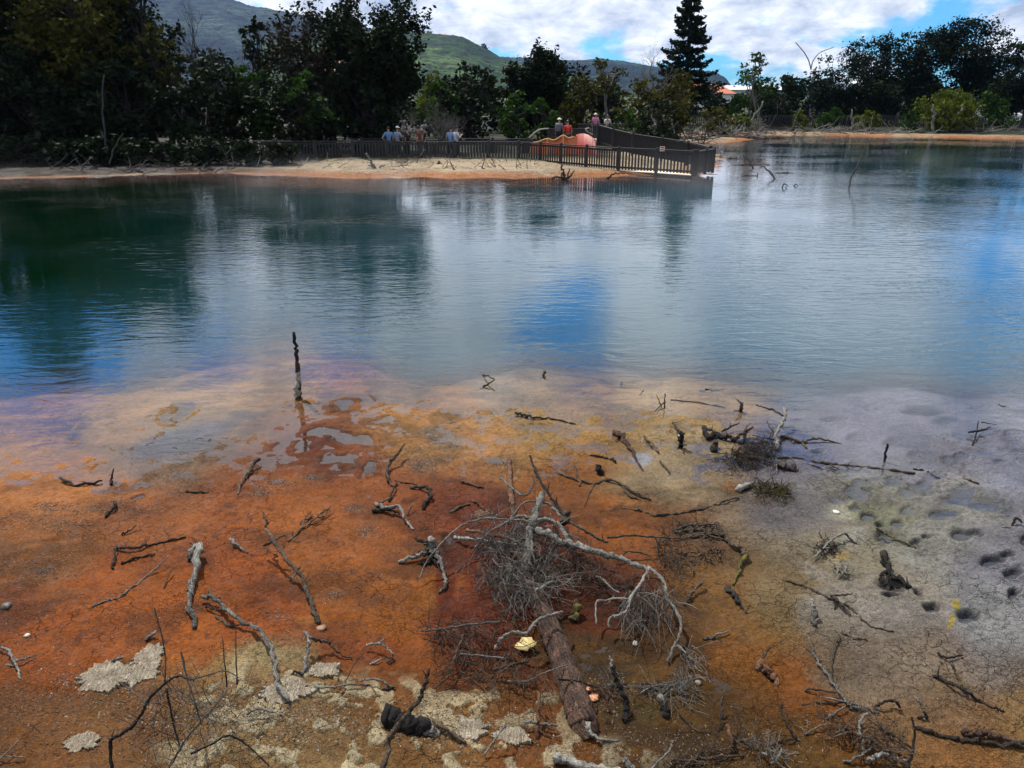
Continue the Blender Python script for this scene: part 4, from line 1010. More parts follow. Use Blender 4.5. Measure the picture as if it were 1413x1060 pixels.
M['paint_s'] = plain('silver_vehicle_paint', (.40, .43, .46), .25, .03, 1, bump=0)
M['tyre'] = plain('tyre_rubber', (.015, .015, .015), .8, .2, 9)
def vehicle(name, label, cat, px, Y, L, Wd, Ht, paint, nose=.25, face=0.0, zb=None):
    g = at_dist(px, 150, Y); gz = float(far_h(np.array([g.x]), np.array([Y]))[0][0]) if zb is None else zb
    root = empty(name, (g.x, Y, gz), label, cat, 'vehicles parked behind the fence'); root.rotation_euler = (0, 0, face)
    def P(mb, nm, mat, sm=False):
        o = mb.build(nm, mat, None, sm); o.parent = root; return o
    a, b = -L / 2, L / 2
    prof = [(a, .35), (a, .35 + (Ht - .35) * .55), (a + L * .05, Ht * .93), (a + L * .12, Ht), (b - L * nose - L * .12, Ht), (b - L * nose, Ht * .55 + .15), (b - L * .03, Ht * .42 + .1), (b, .45), (b, .3)]
    V = []; n = len(prof)
    for yy in (-Wd / 2, Wd / 2):
        for (x_, z_) in prof: V.append((x_, yy * (1 - .10 * max(0, z_ - Ht * .55) / Ht), z_))
    f4 = [(i, i + 1, n + i + 1, n + i) for i in range(n - 1)] + [(n - 1, 0, n, 2 * n - 1)]
    f3 = [(0, i, i + 1) for i in range(1, n - 1)] + [(n, n + i + 1, n + i) for i in range(1, n - 1)]
    mb = MB(); mb.add(np.array(V), [np.array(f4), np.array(f3)]); P(mb, 'body', M[paint])
    for s in (-1, 1):
        for wx in (a + L * .2, b - L * .2):
            mb = MB(); mb.tube([(wx, s * Wd / 2 - s * .12, .33), (wx, s * Wd / 2 + s * .02, .33)], [.33, .33], 14); P(mb, 'wheel', M['tyre'])
        mb = MB(); mb.box((a + L * .35, s * Wd * .478, Ht * .72), (L * .48, .03, Ht * .24)); P(mb, 'side_window', M['glass'])
        mb = MB(); mb.box((b - .03, s * Wd * .36, Ht * .36 + .12), (.08, .3, .16)); P(mb, 'headlight', M['wall_w'])
    mb = MB(); mb.beam((b - L * nose - L * .10, 0, Ht * .95), (b - L * nose + .03, 0, Ht * .60 + .12), Wd * .8, .03); P(mb, 'windscreen', M['glass'])
vehicle('van', 'white van parked behind the fence near the right edge', 'van', 1380, 100, 4.9, 1.9, 2.1, 'paint_w', .2, R(-60))
vehicle('car', 'silver car parked right of the white van at the edge', 'car', 1404, 104, 4.3, 1.75, 1.5, 'paint_s', .28, R(-75))
vehicle('car', 'white car half hidden behind the leaning pale trunks', 'car', 1254, 98, 4.3, 1.75, 1.6, 'paint_w', .25, R(-35), 1.0)
# street lamp with two curved arms
Y = 112; b0 = at_dist(1119, 140, Y); top = at_dist(1119, 96, Y)
root = empty('street_lamp', (b0.x, Y, .5), 'double armed street lamp above the right hand trees', 'street lamp')
M['lamp'] = plain('grey_lamp_metal', (.20, .19, .19), .5, .1, 3)
mb = MB(); mb.tube([(b0.x, Y, .3), (b0.x, Y, top.z)], [.13, .09], 8); mb.build('pole', M['lamp'], root)
for pts in ([(1119, 96), (1116, 84), (1110, 73), (1102.5, 64)], [(1119, 96), (1122, 84), (1131, 73), (1144, 67.5)]):
    P = [at_dist(x, y, Y) for x, y in pts]; mb = MB(); mb.tube(catmull(P, 4), np.linspace(.085, .06, 13), 6); o = mb.build('arm', M['lamp'], root)
    d = (P[-1] - P[-2]).normalized(); mb = MB(); mb.tube([P[-1] - d * .1, P[-1] + d * .35, P[-1] + d * .75], [.07, .15, .08], 8, flat=.5); mb.build('lamp_head', M['wall_g'], root)

# ================================================================== DEAD WOOD ON THE MUD
def gz1(x, y): return float(ground_z(np.array([x]), np.array([y]))[0])
def place(px, py, h=0.0, water_ok=True):
    """point h metres over the mud seen at this pixel"""
    z = 0.0
    for _ in range(3):
        p = on_level(px, py, z)
        g = gz1(p.x, p.y)
        z = g + h
    return on_level(px, py, z)
def ppm_at(p): return F / (p.y * CP - (p.z - CH) * SP)
def path3(pts, rad=0.0):
    out = []
    for q in pts:
        if q[0] == 'v':
            out.append(at_dist(q[1], q[2], out[-1].y))
        else:
            out.append(place(q[0], q[1], q[2] if len(q) > 2 else rad * 0.55))
    return out
def limb(mb, pts, w, w1=None, tone=(.5, .5), sides=7, stubs=0, wob=.5, per=5, lumps=.2, rng=RNG):
    """a branch along photo points; w, w1: thickness in photo pixels at the two ends"""
    w1 = w * .6 if w1 is None else w1
    w, w1 = w * .80, w1 * .78
    p0 = place(*pts[0][:2]); r0 = w / 2 / ppm_at(p0)
    P = path3(pts, r0)
    ra = w / 2 / ppm_at(P[0]); rb = w1 / 2 / ppm_at(P[-1])
    C = catmull(P, per); n = len(C)
    rad = ra + (rb - ra) * np.linspace(0, 1, n)
    jit = rng.normal(size=C.shape) * rad[:, None] * wob; jit[0] = 0
    C = C + jit
    rad = rad * (1 + .12 * rng.normal(size=n).clip(-1.5, 1.5)); rad[-1] *= .7
    mb.tube(C, rad, sides, lumps, tone)
    for k in range(stubs):
        i = rng.integers(1, n - 1); d = Vector(rng.normal(size=3)); d.z = abs(d.z); d.normalize()
        L = min(rad[i] * rng.uniform(2.5, 7), .07); rs = min(rad[i] * .45, .006)
        q = Vector(C[i]); mb.tube([q, q + d * L * .5 + Vector((0, 0, L * .1)), q + d * L], [rs, rs * .7, rs * .4], 4, .1, tone)
    return C
WOODGROUP = 'dead branches and logs on the mineral mud'
def stick(name, label, cat, mat, w, pts, w1=None, tone=(.5, .5), stubs=1, subs=(), group=WOODGROUP, sides=8, wob=.5):
    rng = np.random.default_rng(int(abs(pts[0][0] if pts[0][0] != 'v' else pts[0][1]) * 7 + len(label)))
    if not subs:
        mb = MB(); limb(mb, pts, w, w1, tone, sides, stubs, wob, rng=rng)
        o = mb.build(name, M[mat]); 
        return tag(o, label, cat, group)
    p = place(*pts[0][:2])
    root = empty(name, (p.x, p.y, p.z), label, cat, group)
    mb = MB(); limb(mb, pts, w, w1, tone, sides, stubs, wob, rng=rng); mb.build('stem', M[mat], root)
    for sb in subs:
        ww, pp = sb[0], sb[1]; mm = sb[2] if len(sb) > 2 else mat; tt = sb[3] if len(sb) > 3 else tone
        mb = MB(); limb(mb, pp, ww, ww * .55, tt, 6, 1, wob, rng=rng); mb.build('side_branch', M[mm], root)
    return root
def twig(mb, p, d, L, r, rng, droop=0.0, curl=.25, nseg=4, kids=0, tone=(.5, .5)):
    pts = [Vector(p)]; d = Vector(d).normalized()
    for i in range(nseg):
        d = (d + Vector(rng.normal(size=3)) * curl + Vector((0, 0, -droop))).normalized()
        q = pts[-1] + d * (L / nseg)
        pts.append(q)
        if kids and i:
            for k in range(kids):
                dd = (d + Vector(rng.normal(size=3)) * .6).normalized()
                twig(mb, q, dd, L * .45, r * .6, rng, droop, curl, 3, 0, tone)
    mb.tube(pts, np.linspace(r, r * .4, nseg + 1), 3, 0, tone)

V_ = 'v'
B = 'branch'; LG = 'log'; TW = 'twig'
# ---- standing and lying pieces, left half
stick('water_stake', 'upright dark stake with a bleached white foot standing in the shallow water', 'stake', 'dark', 9, [(411, 546), (V_, 411, 520), (V_, 410, 500), (V_, 409, 480), (V_, 404, 458)], 6, (.85, .25), 1, [(12, [(411, 546), (V_, 411.5, 530), (V_, 411, 513)], 'pale', (1.2, 1.1))])
stick('branch', 'dark curved branch at the shore edge, nearest the left water line', B, 'dark', 5, [(83, 659, .04), (102, 670), (122, 667, .02), (140, 664, .02)], 4, (.6, .2), 1, [(5, [(152, 668), (154, 660, .05), (157, 647, .12)], 'dark')])
stick('branch', 'long thin dark branch with a kinked end above the pair of white logs', B, 'dark', 5, [(158, 757), (172, 756, .03), (190, 755, .03), (208, 752), (230, 747), (256, 741)], 3, (.75, .2), 2, [(5, [(156, 785), (158, 768, .03), (160, 753, .05)], 'dark', (.3, .7))])
stick('branch', 'short black branch lying below the kinked thin branch', B, 'dark', 6, [(168, 777), (182, 773), (196, 768), (214, 765)], 3, (.2, .4), 2)
stick('log', 'bleached split log with pale streaks standing out of the orange mud on the left', LG, 'pale', 12, [(275, 751, .1), (272, 775, .07), (268, 800, .04), (263, 815, .02), (262, 838, .02), (267, 866, .01)], 10, (.8, .35), 1)
stick('log', 'short bleached stub with a black end touching the top of the split log', LG, 'pale', 9, [(267, 753, .07), (264, 764, .04), (261, 776, .0)], 9, (1.0, .0), 1)
stick('stick', 'thin pale forked stick left of the split log', 'stick', 'twig', 4, [(127, 837), (148, 829), (163, 825), (180, 812), (200, 797), (219, 781, .04)], 3, (.45, .8), 1, [(2, [(219, 781, .04), (228, 772, .06), (233, 766, .07)]), (2, [(219, 781, .04), (229, 777, .05)])])
stick('stick', 'faint thin twig leaning beside the pale forked stick', 'stick', 'twigb', 2.5, [(226, 812), (232, 795, .03), (240, 782, .05)], 2, (.3, .5), 0)
stick('branch', 'short brown branch leaning from a dark knob, upper left of the orange mud', B, 'brown', 6, [(357, 634, .06), (350, 641, .05), (342, 652, .03), (333, 668, .01), (327, 682)], 4, (.3, .8), 1)
stick('stick', 'tiny dark stick lying flat on the upper left orange mud', 'stick', 'dark', 4, [(257, 678), (270, 680), (287, 680)], 3, (.2, .3), 0)
stick('branch', 'small dark bent branch in two pieces right of the shoreline weed', B, 'dark', 5, [(146, 714), (150, 707, .02), (158, 702, .03), (159, 690, .05)], 5, (.2, .4), 1)
stick('twig', 'tiny pale broken twig left of the centre of the orange mud', TW, 'brown', 4, [(168, 738), (178, 733, .02), (187, 724, .04)], 3, (.2, .9), 2)
stick('branch', 'short grey branch ending right above the split log', B, 'twig', 6, [(318, 744, .03), (325, 750, .03), (333, 757, .01), (340, 763)], 4, (.75, .4), 1)
stick('branch', 'long knotty grey branch leaning up out of the orange mud, with its shadow beside it', B, 'brown', 9, [(440, 860), (433, 842, .02), (427, 822, .05), (418, 799, .09), (411, 787, .11), (393, 771, .14), (380, 750, .18), (366, 728, .22)], 5, (.4, .8), 3,
      [(5, [(366, 728, .22), (368, 718, .25), (362, 706, .29)]), (5, [(377, 747, .17), (364, 754, .1), (383, 744, .2), (393, 737, .24)]), (4, [(411, 787, .11), (415, 782, .14)])])
stick('branch', 'bundle of grey broken twigs lying aslant right of the long knotty branch', B, 'twigb', 4, [(398, 747), (410, 736), (422, 725, .02), (438, 713, .03), (456, 700, .05)], 3, (.6, .5), 3,
      [(3, [(418, 730), (420, 716, .04), (430, 706, .05)]), (3, [(425, 722), (437, 722, .02), (446, 712, .03)]), (3, [(430, 714), (417, 719, .02), (414, 724)]), (3, [(438, 713), (448, 713, .02), (453, 702, .04)])])
stick('branch', 'slender curved branch with a hooked upper end in the middle of the mud', B, 'brown', 7, [(537, 666), (534, 652, .03), (537, 640, .06), (546, 629, .09), (558, 612, .14)], 4, (.4, .5), 1,
      [(5, [(536, 664), (544, 672), (549, 663, .03)], 'rust'), (5, [(537, 692), (541, 680, .03), (546, 668, .04)], 'dark'), (4, [(545, 663), (560, 666), (575, 669)], 'rust')])
stick('branch', 'bleached bent root with a dark underside left of the stump tangle', B, 'pale', 7, [(518, 694), (530, 701, .05), (542, 700, .07), (551, 699, .08), (556, 712, .05), (563, 721, .02), (570, 730)], 4, (.5, 1.0), 1,
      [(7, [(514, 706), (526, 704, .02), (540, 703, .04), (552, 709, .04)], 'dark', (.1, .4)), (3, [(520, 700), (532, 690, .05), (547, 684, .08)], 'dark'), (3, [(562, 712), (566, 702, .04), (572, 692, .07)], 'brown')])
stick('branch', 'small dark forked root above the stump tangle', B, 'dark', 5, [(566, 673), (580, 672, .03), (590, 674, .05), (594, 684, .04), (587, 694, .02), (584, 702)], 7, (.7, .2), 2, [(4, [(590, 674, .05), (597, 676, .04)])])
stick('stick', 'short brown stick lying on red mud under the brown stained pool', 'stick', 'rust', 5, [(636, 664), (650, 668), (668, 673)], 4, (.5, .6), 0)
stick('stick', 'pale brown stick lying between the stump tangle and the brushwood', 'stick', 'brown', 5, [(621, 707), (634, 701), (648, 695)], 4, (.7, .8), 0)
stick('stick', 'short rusty stick tip beside the pebbly patch by the brushwood', 'stick', 'rust', 5, [(652, 690), (661, 696), (669, 703)], 4, (.5, .7), 0)
stick('stump', 'black and white broken root stump with splayed arms in the centre left', 'stump', 'pale', 15, [(596, 765, .02), (597, 755, .07), (594, 742, .13)], 12, (.35, 1.0), 3,
      [(10, [(600, 754, .06), (587, 750, .08), (571, 741, .10)], 'dark', (.3, .5)), (10, [(598, 752, .06), (604, 768, .06), (611, 786, .04), (617, 806, .02)], 'pale', (.2, .8)),
       (10, [(597, 757, .04), (586, 764, .05), (574, 769, .03), (549, 775, .02)], 'pale', (.1, 1.0)), (9, [(600, 765, .02), (589, 778, .01), (575, 778, 0)], 'dark', (.0, .1)), (7, [(594, 763, .03), (600, 775, .03), (606, 780, .02)], 'dark', (.1, .1)), (7, [(617, 806, .02), (612, 813, .01), (605, 818)], 'brown')])
stick('branch', 'thick grey crooked branch crossing from the orange mud onto the pale crust, lower left', B, 'pale', 7, [(278, 822, .05), (300, 828, .06), (312, 842, .06), (335, 857, .06), (355, 868, .06), (366, 880, .05), (375, 900, .05), (380, 925, .05), (385, 948, .04), (399, 968, .02)], 8, (.35, .75), 3,
      [(5, [(284, 838, .02), (296, 841, .03), (306, 841, .05)], 'dark'), (4, [(300, 828, .06), (304, 822, .09)], 'pale')])
stick('stick', 'small bleached fork lying under the upper end of the thick crooked branch', 'stick', 'brown', 5, [(298, 850), (308, 857), (316, 864), (330, 862, .02)], 4, (.5, .8), 1, [(4, [(318, 864), (322, 856, .03)])])
stick('branch', 'y shaped pale branch standing at the border of the pale crust', B, 'pale', 7, [(417, 932, .01), (421, 912, .04), (425, 893, .08), (426, 880, .11), (420, 871, .14)], 5, (.5, .9), 1,
      [(6, [(426, 881, .11), (440, 884, .08), (453, 887, .06), (466, 900, .03), (487, 909, .01)], 'brown', (.7, .5)), (5, [(417, 932, .0), (408, 926, .02), (401, 931, 0)], 'dark')])
stick('twig', 'thin pale twig lying along the upper border of the crust', TW, 'twig', 4, [(431, 943, .02), (446, 948, .03), (462, 948, .03), (475, 945, .04), (490, 945, .03), (510, 945)], 3, (.9, .5), 1,
      [(2.5, [(475, 945, .04), (484, 925, .10), (493, 911, .14), (504, 899, .18)], 'dark'), (2, [(510, 945), (518, 956, .02), (530, 970)], 'dark'), (2, [(470, 946, .03), (500, 966, 0), (520, 976, 0)], 'rust')])
stick('twig', 'small bleached forked twig pointing up from the orange mud below centre left', TW, 'pale', 4.5, [(505, 890, .04), (517, 888, .06), (525, 889, .07), (535, 896, .05), (544, 904, .03)], 3, (.9, .9), 1,
      [(3, [(518, 888, .06), (514, 880, .10)], 'pale'), (3, [(525, 889, .07), (529, 880, .11)], 'twig'), (4, [(543, 903, .03), (536, 913, .01), (528, 905, 0)], 'dark'), (4, [(511, 917, 0), (520, 912, .02), (527, 908, .02)], 'pale')])
stick('twig', 'thin arched pale twig with dark tip by the centre bottom of the orange mud', TW, 'twig', 3, [(498, 940, .02), (512, 937, .05), (526, 939, .06), (536, 945, .03), (545, 950, .0)], 5, (.7, .5), 0, [(5, [(527, 953, 0), (537, 950, .02), (545, 949, .01)], 'dark')])
stick('branch', 'tall upright brown branch leaning over the black charred log at the bottom', B, 'brown', 10, [(524, 1080, .02), (533, 1035, .12), (546, 1005, .22), (560, 988, .27), (573, 974, .32), (583, 956, .38), (587, 940, .44), (591, 923, .5)], 6, (.75, .15), 3)
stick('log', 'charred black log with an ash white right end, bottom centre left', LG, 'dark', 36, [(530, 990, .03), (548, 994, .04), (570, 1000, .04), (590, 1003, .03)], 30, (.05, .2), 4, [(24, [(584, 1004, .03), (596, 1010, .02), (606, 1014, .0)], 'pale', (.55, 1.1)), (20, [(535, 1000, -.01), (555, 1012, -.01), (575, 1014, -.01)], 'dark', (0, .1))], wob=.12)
stick('plank', 'weathered flat plank splinter lying right of the charred log', 'plank', 'brown', 8, [(598, 994, .03), (612, 1004, .03), (626, 1014, .02), (642, 1025, .01)], 7, (.8, .7), 0, wob=.1)
stick('stick', 'thin upright pale stick right of the plank splinter', 'stick', 'twig', 4, [(668, 1042, .02), (680, 1024, .07), (690, 1010, .1), (698, 999, .13)], 3, (.8, .9), 0)
stick('log', 'thick bleached root lying along the bottom edge right of centre', LG, 'pale', 17, [(765, 1042, .03), (785, 1050, .03), (805, 1058, .03), (830, 1062, .03), (860, 1066, .02)], 14, (.9, .95), 1, wob=.15)
stick('stick', 'short straight grey stick lying across the foot of the thin upright root', 'stick', 'twig', 5, [(724, 996, .04), (740, 998, .04), (755, 1000, .04), (769, 1002, .04)], 5, (.7, .6), 1)
stick('stick', 'thin rusty upright root left of the lower fallen trunk', 'stick', 'rust', 6, [(741, 1020, 0), (742, 1000, .04), (743, 980, .08), (744, 952, .13)], 5, (.5, .7), 1, [(3, [(742, 985, .06), (755, 995, .03), (766, 1008, 0)], 'brown'), (3, [(742, 1000, .03), (752, 1014, .01), (775, 1018, .02)], 'rust')])
stick('stick', 'small pale forked stick near the left edge', 'stick', 'pale', 5, [(-4, 893, .03), (8, 896, .03), (14, 902, .03), (18, 911, .03), (24, 922, .02), (29, 938, 0)], 4, (.7, .8), 1, [(5, [(17, 911, .03), (27, 911, .03), (45, 906, .02)], 'pale'), (5, [(10, 917, .0), (20, 919, .01)], 'pale')])
stick('wood_chip', 'small pale wood chunk above the left crust slab', 'wood chunk', 'pale', 8, [(203, 884, .0), (207, 878, .02), (214, 872, .04)], 5, (.3, 1), 0)
stick('stick', 'short rounded grey stick lying on top of the left crust slab', 'stick', 'twig', 6, [(155, 913, .02), (163, 910, .03), (170, 907, .03)], 5, (.6, .7), 0)
stick('twig', 'pair of thin pale twigs crossing in the bottom left corner', TW, 'twig', 3, [(-5, 1052, .02), (10, 1038, .04), (26, 1021, .06)], 2, (.7, .7), 0, [(3, [(-5, 1044, .02), (15, 1044, .03), (34, 1045, .02)])])
stick('branch', 'pale bent branch on the crust at the bottom left of centre', B, 'pale', 4, [(340, 986, .03), (350, 980, .05), (362, 979, .05), (378, 984, .03), (392, 989, .02)], 3, (.6, .9), 1, [(3, [(370, 981, .04), (363, 992, .02)])])
# ---- shore twigs, top middle
stick('stick', 'dark blunt stick lying on the tan mud at the top centre', 'stick', 'dark', 5, [(711, 570, .03), (722, 572, .03), (734, 575, .03), (745, 577, .02), (760, 578, .01), (778, 581), (794, 585)], 2, (.3, .6), 1)
stick('log', 'tapering bark covered log half sunk in the tan mud', LG, 'bark', 12, [(847, 596, .03), (856, 602, .03), (865, 612, .02), (875, 628, .01), (888, 651, 0)], 3, (.6, .5), 3)
stick('stump', 'small upright stub with a white rounded top and black foot by the tan shore', 'stump', 'dark', 7, [(939, 618, 0), (V_, 940, 608), (V_, 940, 599)], 9, (.1, .3), 1, [(9, [(938, 603, .06), (V_, 939, 597)], 'pale', (1, 1.1)), (5, [(939, 600, .06), (933, 590, .06), (928, 584, .05)], 'brown'), (4, [(940, 617, 0), (945, 628, 0)], 'rust')])
stick('root', 'tangled black root with looping arms in the mud near the right shore', 'root', 'dark', 9, [(971, 590, .05), (974, 602, .03), (988, 598, .05), (1002, 603, .04), (1012, 607, .02), (1026, 614, 0)], 7, (.2, .2), 3,
      [(6, [(971, 590, .05), (980, 593, .06), (989, 597, .06)], 'brown', (.5, .8)), (7, [(1010, 607, .03), (1022, 600, .06), (1030, 593, .09), (1040, 590, .10)], 'brown', (.2, .7)), (7, [(1030, 594, .08), (1028, 604, .04), (1025, 613, 0)], 'dark'), (4, [(996, 596, .02), (1006, 591, .05), (1020, 583, .08)], 'brown'), (3, [(1028, 593, .08), (1036, 583, .14)], 'twig')])
stick('stump', 'squat dark mud crusted stub just below the looping black root', 'stump', 'dark', 12, [(985, 624, 0), (984, 617, .03), (988, 610, .06)], 9, (.0, .9), 3)
stick('stick', 'thin upright white tipped horn of wood standing at the water line', 'stick', 'pale', 7, [(1021, 568, 0), (V_, 1022, 561), (V_, 1022, 556), (V_, 1017, 550)], 3, (.1, 1.1), 0, [(3, [(1014, 567, .01), (1020, 567, .02)], 'dark')])
stick('twig', 'sprig of thin dark twigs standing in the shallows right of centre', TW, 'dark', 2.5, [(917, 563, 0), (V_, 917, 553), (V_, 918, 543)], 2, (.3, .3), 0, [(2, [(913, 562, 0), (V_, 909, 552), (V_, 906, 545)]), (2, [(916, 556, .05), (903, 568, 0)]), (2, [(883, 545, .01), (889, 538, .04)])])
stick('stick', 'dark stick lying on the water line right of the twig sprig', 'stick', 'dark', 4, [(966, 540, .01), (980, 539, .02), (999, 538, .01)], 3, (.5, .2), 1)
stick('twig', 'thin dark twig floating left of the upright horn', TW, 'dark', 2, [(925, 552, .01), (965, 556, .01), (1002, 563, .01)], 2, (.2, .2), 0)
stick('twig', 'dark forked twig poking from the shallows above the brown mud', TW, 'dark', 3.5, [(662, 536, .01), (672, 531, .05), (682, 524, .10)], 2, (.4, .3), 0, [(3, [(661, 517, .06), (672, 519, .09), (683, 524, .10)], 'dark')])
stick('twig', 'dark forked twig in the water above the tan mud tongue', TW, 'dark', 3.5, [(812, 502, .01), (800, 496, .05), (790, 491, .08), (779, 487, .10)], 2, (.3, .4), 0, [(3, [(780, 509, .01), (793, 506, .03), (808, 503, .02)], 'dark'), (3, [(736, 462, .01), (752, 466, .02), (768, 470, .01)], 'dark')])
stick('stick', 'tiny upright dark peg in the shallows at the top centre', 'stick', 'brown', 6, [(750, 522, 0), (V_, 751, 517), (V_, 752, 512)], 4, (.5, .7), 0)
stick('stick', 'tiny black peg in the shallows left of the twig sprig', 'stick', 'dark', 6, [(857, 533, 0), (V_, 857, 528)], 4, (.1, .1), 0)
stick('twig', 'slim pale twig pointing down the tan mud below the bark covered log', TW, 'brown', 4, [(889, 602, .02), (900, 614, .02), (909, 624, .02)], 4, (.6, .7), 1, [(4, [(911, 636, .01), (918, 645, .02), (925, 654, .01)], 'brown')])
stick('stick', 'short rusty stick standing in the ochre mud above the brushwood', 'stick', 'rust', 5, [(800, 671, 0), (797, 658, .02), (791, 638, .05)], 3, (.7, .4), 0)
stick('twig', 'faint flat twig with a dark tip on the pale mud above the black triangular chunk', TW, 'dark', 3, [(814, 628, .01), (832, 631, .01), (843, 634, .01), (850, 637, .02)], 4, (.4, .3), 1)
stick('wood_chip', 'black triangular wood chunk in the pale mud', 'wood chunk', 'dark', 13, [(828, 656, 0), (827, 648, .04), (823, 641, .07)], 5, (.0, .15), 1, [(9, [(828, 655, .0), (833, 650, .02)], 'dark')])
stick('branch', 'mud coated branch sinking into the pale mud below the black triangular chunk', B, 'brown', 5, [(771, 652), (796, 662), (820, 667), (833, 663), (855, 667, .02), (874, 679, .02), (898, 690)], 4, (.6, .5), 4, [(5, [(858, 668), (868, 684), (885, 690)], 'brown'), (3, [(820, 667), (812, 684), (806, 700)], 'brown')])
stick('branch', 'long low grey stick in a shallow bow across the pale mud', B, 'brown', 4, [(859, 700), (875, 703), (890, 706), (905, 712)], 4, (.6, .6), 1, [(5, [(905, 711), (930, 709), (949, 706), (970, 702), (990, 695), (1011, 688, .02), (1020, 688)], 'brown')])
stick('branch', 'angled branch with a yellow mossy lower half at the border of orange and grey mud', B, 'brown', 7, [(988, 722, .04), (998, 736, .04), (1007, 746, .04), (1020, 756, .04), (1031, 765, .04)], 9, (.3, .8), 1,
      [(9, [(1031, 765, .04), (1024, 775, .03), (1018, 788, .02), (1012, 808, .01)], 'moss', (.5, .6)), (9, [(1004, 811, .01), (1015, 824, .02), (1022, 835, .01), (1030, 847, 0)], 'dark', (.6, .4))])
stick('log', 'white tipped log with black shaded underside near the mossy weed', LG, 'pale', 12, [(1019, 675, .03), (1028, 671, .03), (1038, 666, .03)], 6, (1.1, .9), 0, [(8, [(1020, 680, -.01), (1028, 677, -.01), (1035, 671, 0)], 'dark', (0, 0))], wob=.15)  # the black lower piece stands in for the shade under the log
stick('branch', 'pale upright crooked branch rising from the brush at the right shore', B, 'pale', 6, [(1072, 622, .0), (1073, 610, .05), (1070, 600, .08), (1075, 590, .11), (1081, 580, .14), (1083, 572, .17), (1080, 561, .20)], 5, (.6, .8), 2,
      [(3, [(1071, 600, .08), (1062, 590, .12), (1058, 580, .16)], 'dark'), (4, [(1081, 574, .16), (1068, 566, .17), (1050, 561, .17), (1042, 559, .17)], 'dark'), (3, [(1070, 606, .05), (1052, 604, .05), (1038, 600, .05)], 'dark')])
stick('branch', 'brown branch lying on the grey mud right of the upright crooked branch', B, 'brown', 5, [(1077, 602, .02), (1092, 606, .02), (1106, 610, .02), (1116, 607, .03), (1127, 605, .04), (1142, 608, .02), (1161, 613, 0)], 3, (.4, .5), 2, [(5, [(1089, 604), (1095, 612)], 'brown'), (6, [(1107, 610), (1113, 618)], 'moss')])
stick('branch', 'very long thin log lying across the grey mud above the steam holes', LG, 'brown', 4, [(1074, 632), (1098, 632), (1119, 636), (1140, 640), (1162, 641), (1190, 645), (1225, 648), (1262, 654)], 5, (.6, .6), 4, [(3, [(1117, 640), (1135, 647), (1152, 651)], 'twig'), (3, [(1145, 641, .02), (1158, 648)], 'brown')], wob=.5)
stick('log', 'dark rounded log lump with pale top below the right shore brush', LG, 'dark', 15, [(1073, 642, .02), (1083, 644, .03), (1093, 648, .01), (1099, 651, 0)], 9, (.7, .5), 2, [(3, [(1072, 655, 0), (1072, 640, .05), (1073, 631, .08), (1092, 632, .08), (1093, 640, .05)], 'pale')])
stick('stick', 'tiny upright dark peg on the grey mud above the long thin log', 'stick', 'dark', 4, [(1220, 637, 0), (V_, 1222, 627), (V_, 1225, 614)], 4, (.4, .2), 0)
stick('twig', 'crossed dark twigs standing in the grey shallows near the right edge', TW, 'dark', 4, [(1336, 597, .04), (1350, 595, .06), (1360, 592, .06), (1367, 589, .07)], 2, (.2, .3), 0, [(3, [(1342, 615, 0), (1347, 600, .04), (1350, 581, .10)], 'dark'), (2, [(1354, 583, .06), (1376, 586, .03)], 'dark')])
stick('twig', 'thin dark twig lying right of the long thin log end', TW, 'dark', 3.5, [(1260, 647), (1272, 649), (1284, 654), (1297, 661)], 3, (.3, .3), 0)
stick('twig', 'small dark bent twig standing by the right edge', TW, 'dark', 4, [(1397, 726, 0), (1402, 716, .04), (1412, 719, .05)], 4, (.2, .3), 0, [(2, [(1383, 728, 0), (1398, 729, 0)], 'dark')])
stick('twig', 'tiny reddish twig on the grey mud right of the long thin log', TW, 'rust', 3, [(1329, 660), (1340, 664), (1350, 668)], 4, (.5, .3), 1)
stick('stick', 'thin yellow green stick lying among the steam holes', 'stick', 'moss', 4, [(1209, 729, .02), (1222, 737, .02), (1236, 744, .02), (1250, 750, .01), (1264, 756)], 3, (.5, .6), 0)
stick('twig', 'thin pale twig standing in the water right of the crossed dark twigs', TW, 'twig', 2.5, [(1374, 556, .01), (1383, 560, .02), (1391, 561, .01)], 2, (.8, .5), 0)
# ---- right bank
stick('log', 'bleached peg of wood with a dark foot standing in the ochre grey mud', LG, 'pale', 9, [(1124, 864, 0), (1125, 850, .04), (1123, 838, .08), (1121, 828, .11)], 5, (.3, 1.0), 0)
stick('branch', 'long thin buried branch curving over the grey mud right of the bleached peg', B, 'brown', 4, [(1080, 800), (1100, 806), (1120, 813), (1140, 824), (1160, 832), (1177, 842), (1190, 855), (1201, 863), (1216, 868), (1233, 871)], 3, (.6, .4), 3)
stick('twig', 'small dark forked twig standing over the long buried branch', TW, 'dark', 4, [(1146, 823, .04), (1160, 822, .05), (1177, 819, .05)], 2, (.4, .6), 0, [(6, [(1150, 824, .04), (1160, 834, .04), (1170, 845, .02), (1172, 852, 0)], 'brown'), (4, [(1152, 833, .02), (1152, 843, 0)], 'dark')])
stick('branch', 'faint thin stick lying below the small forked twig', B, 'brown', 4, [(1161, 873), (1178, 880), (1198, 884)], 3, (.7, .6), 0)
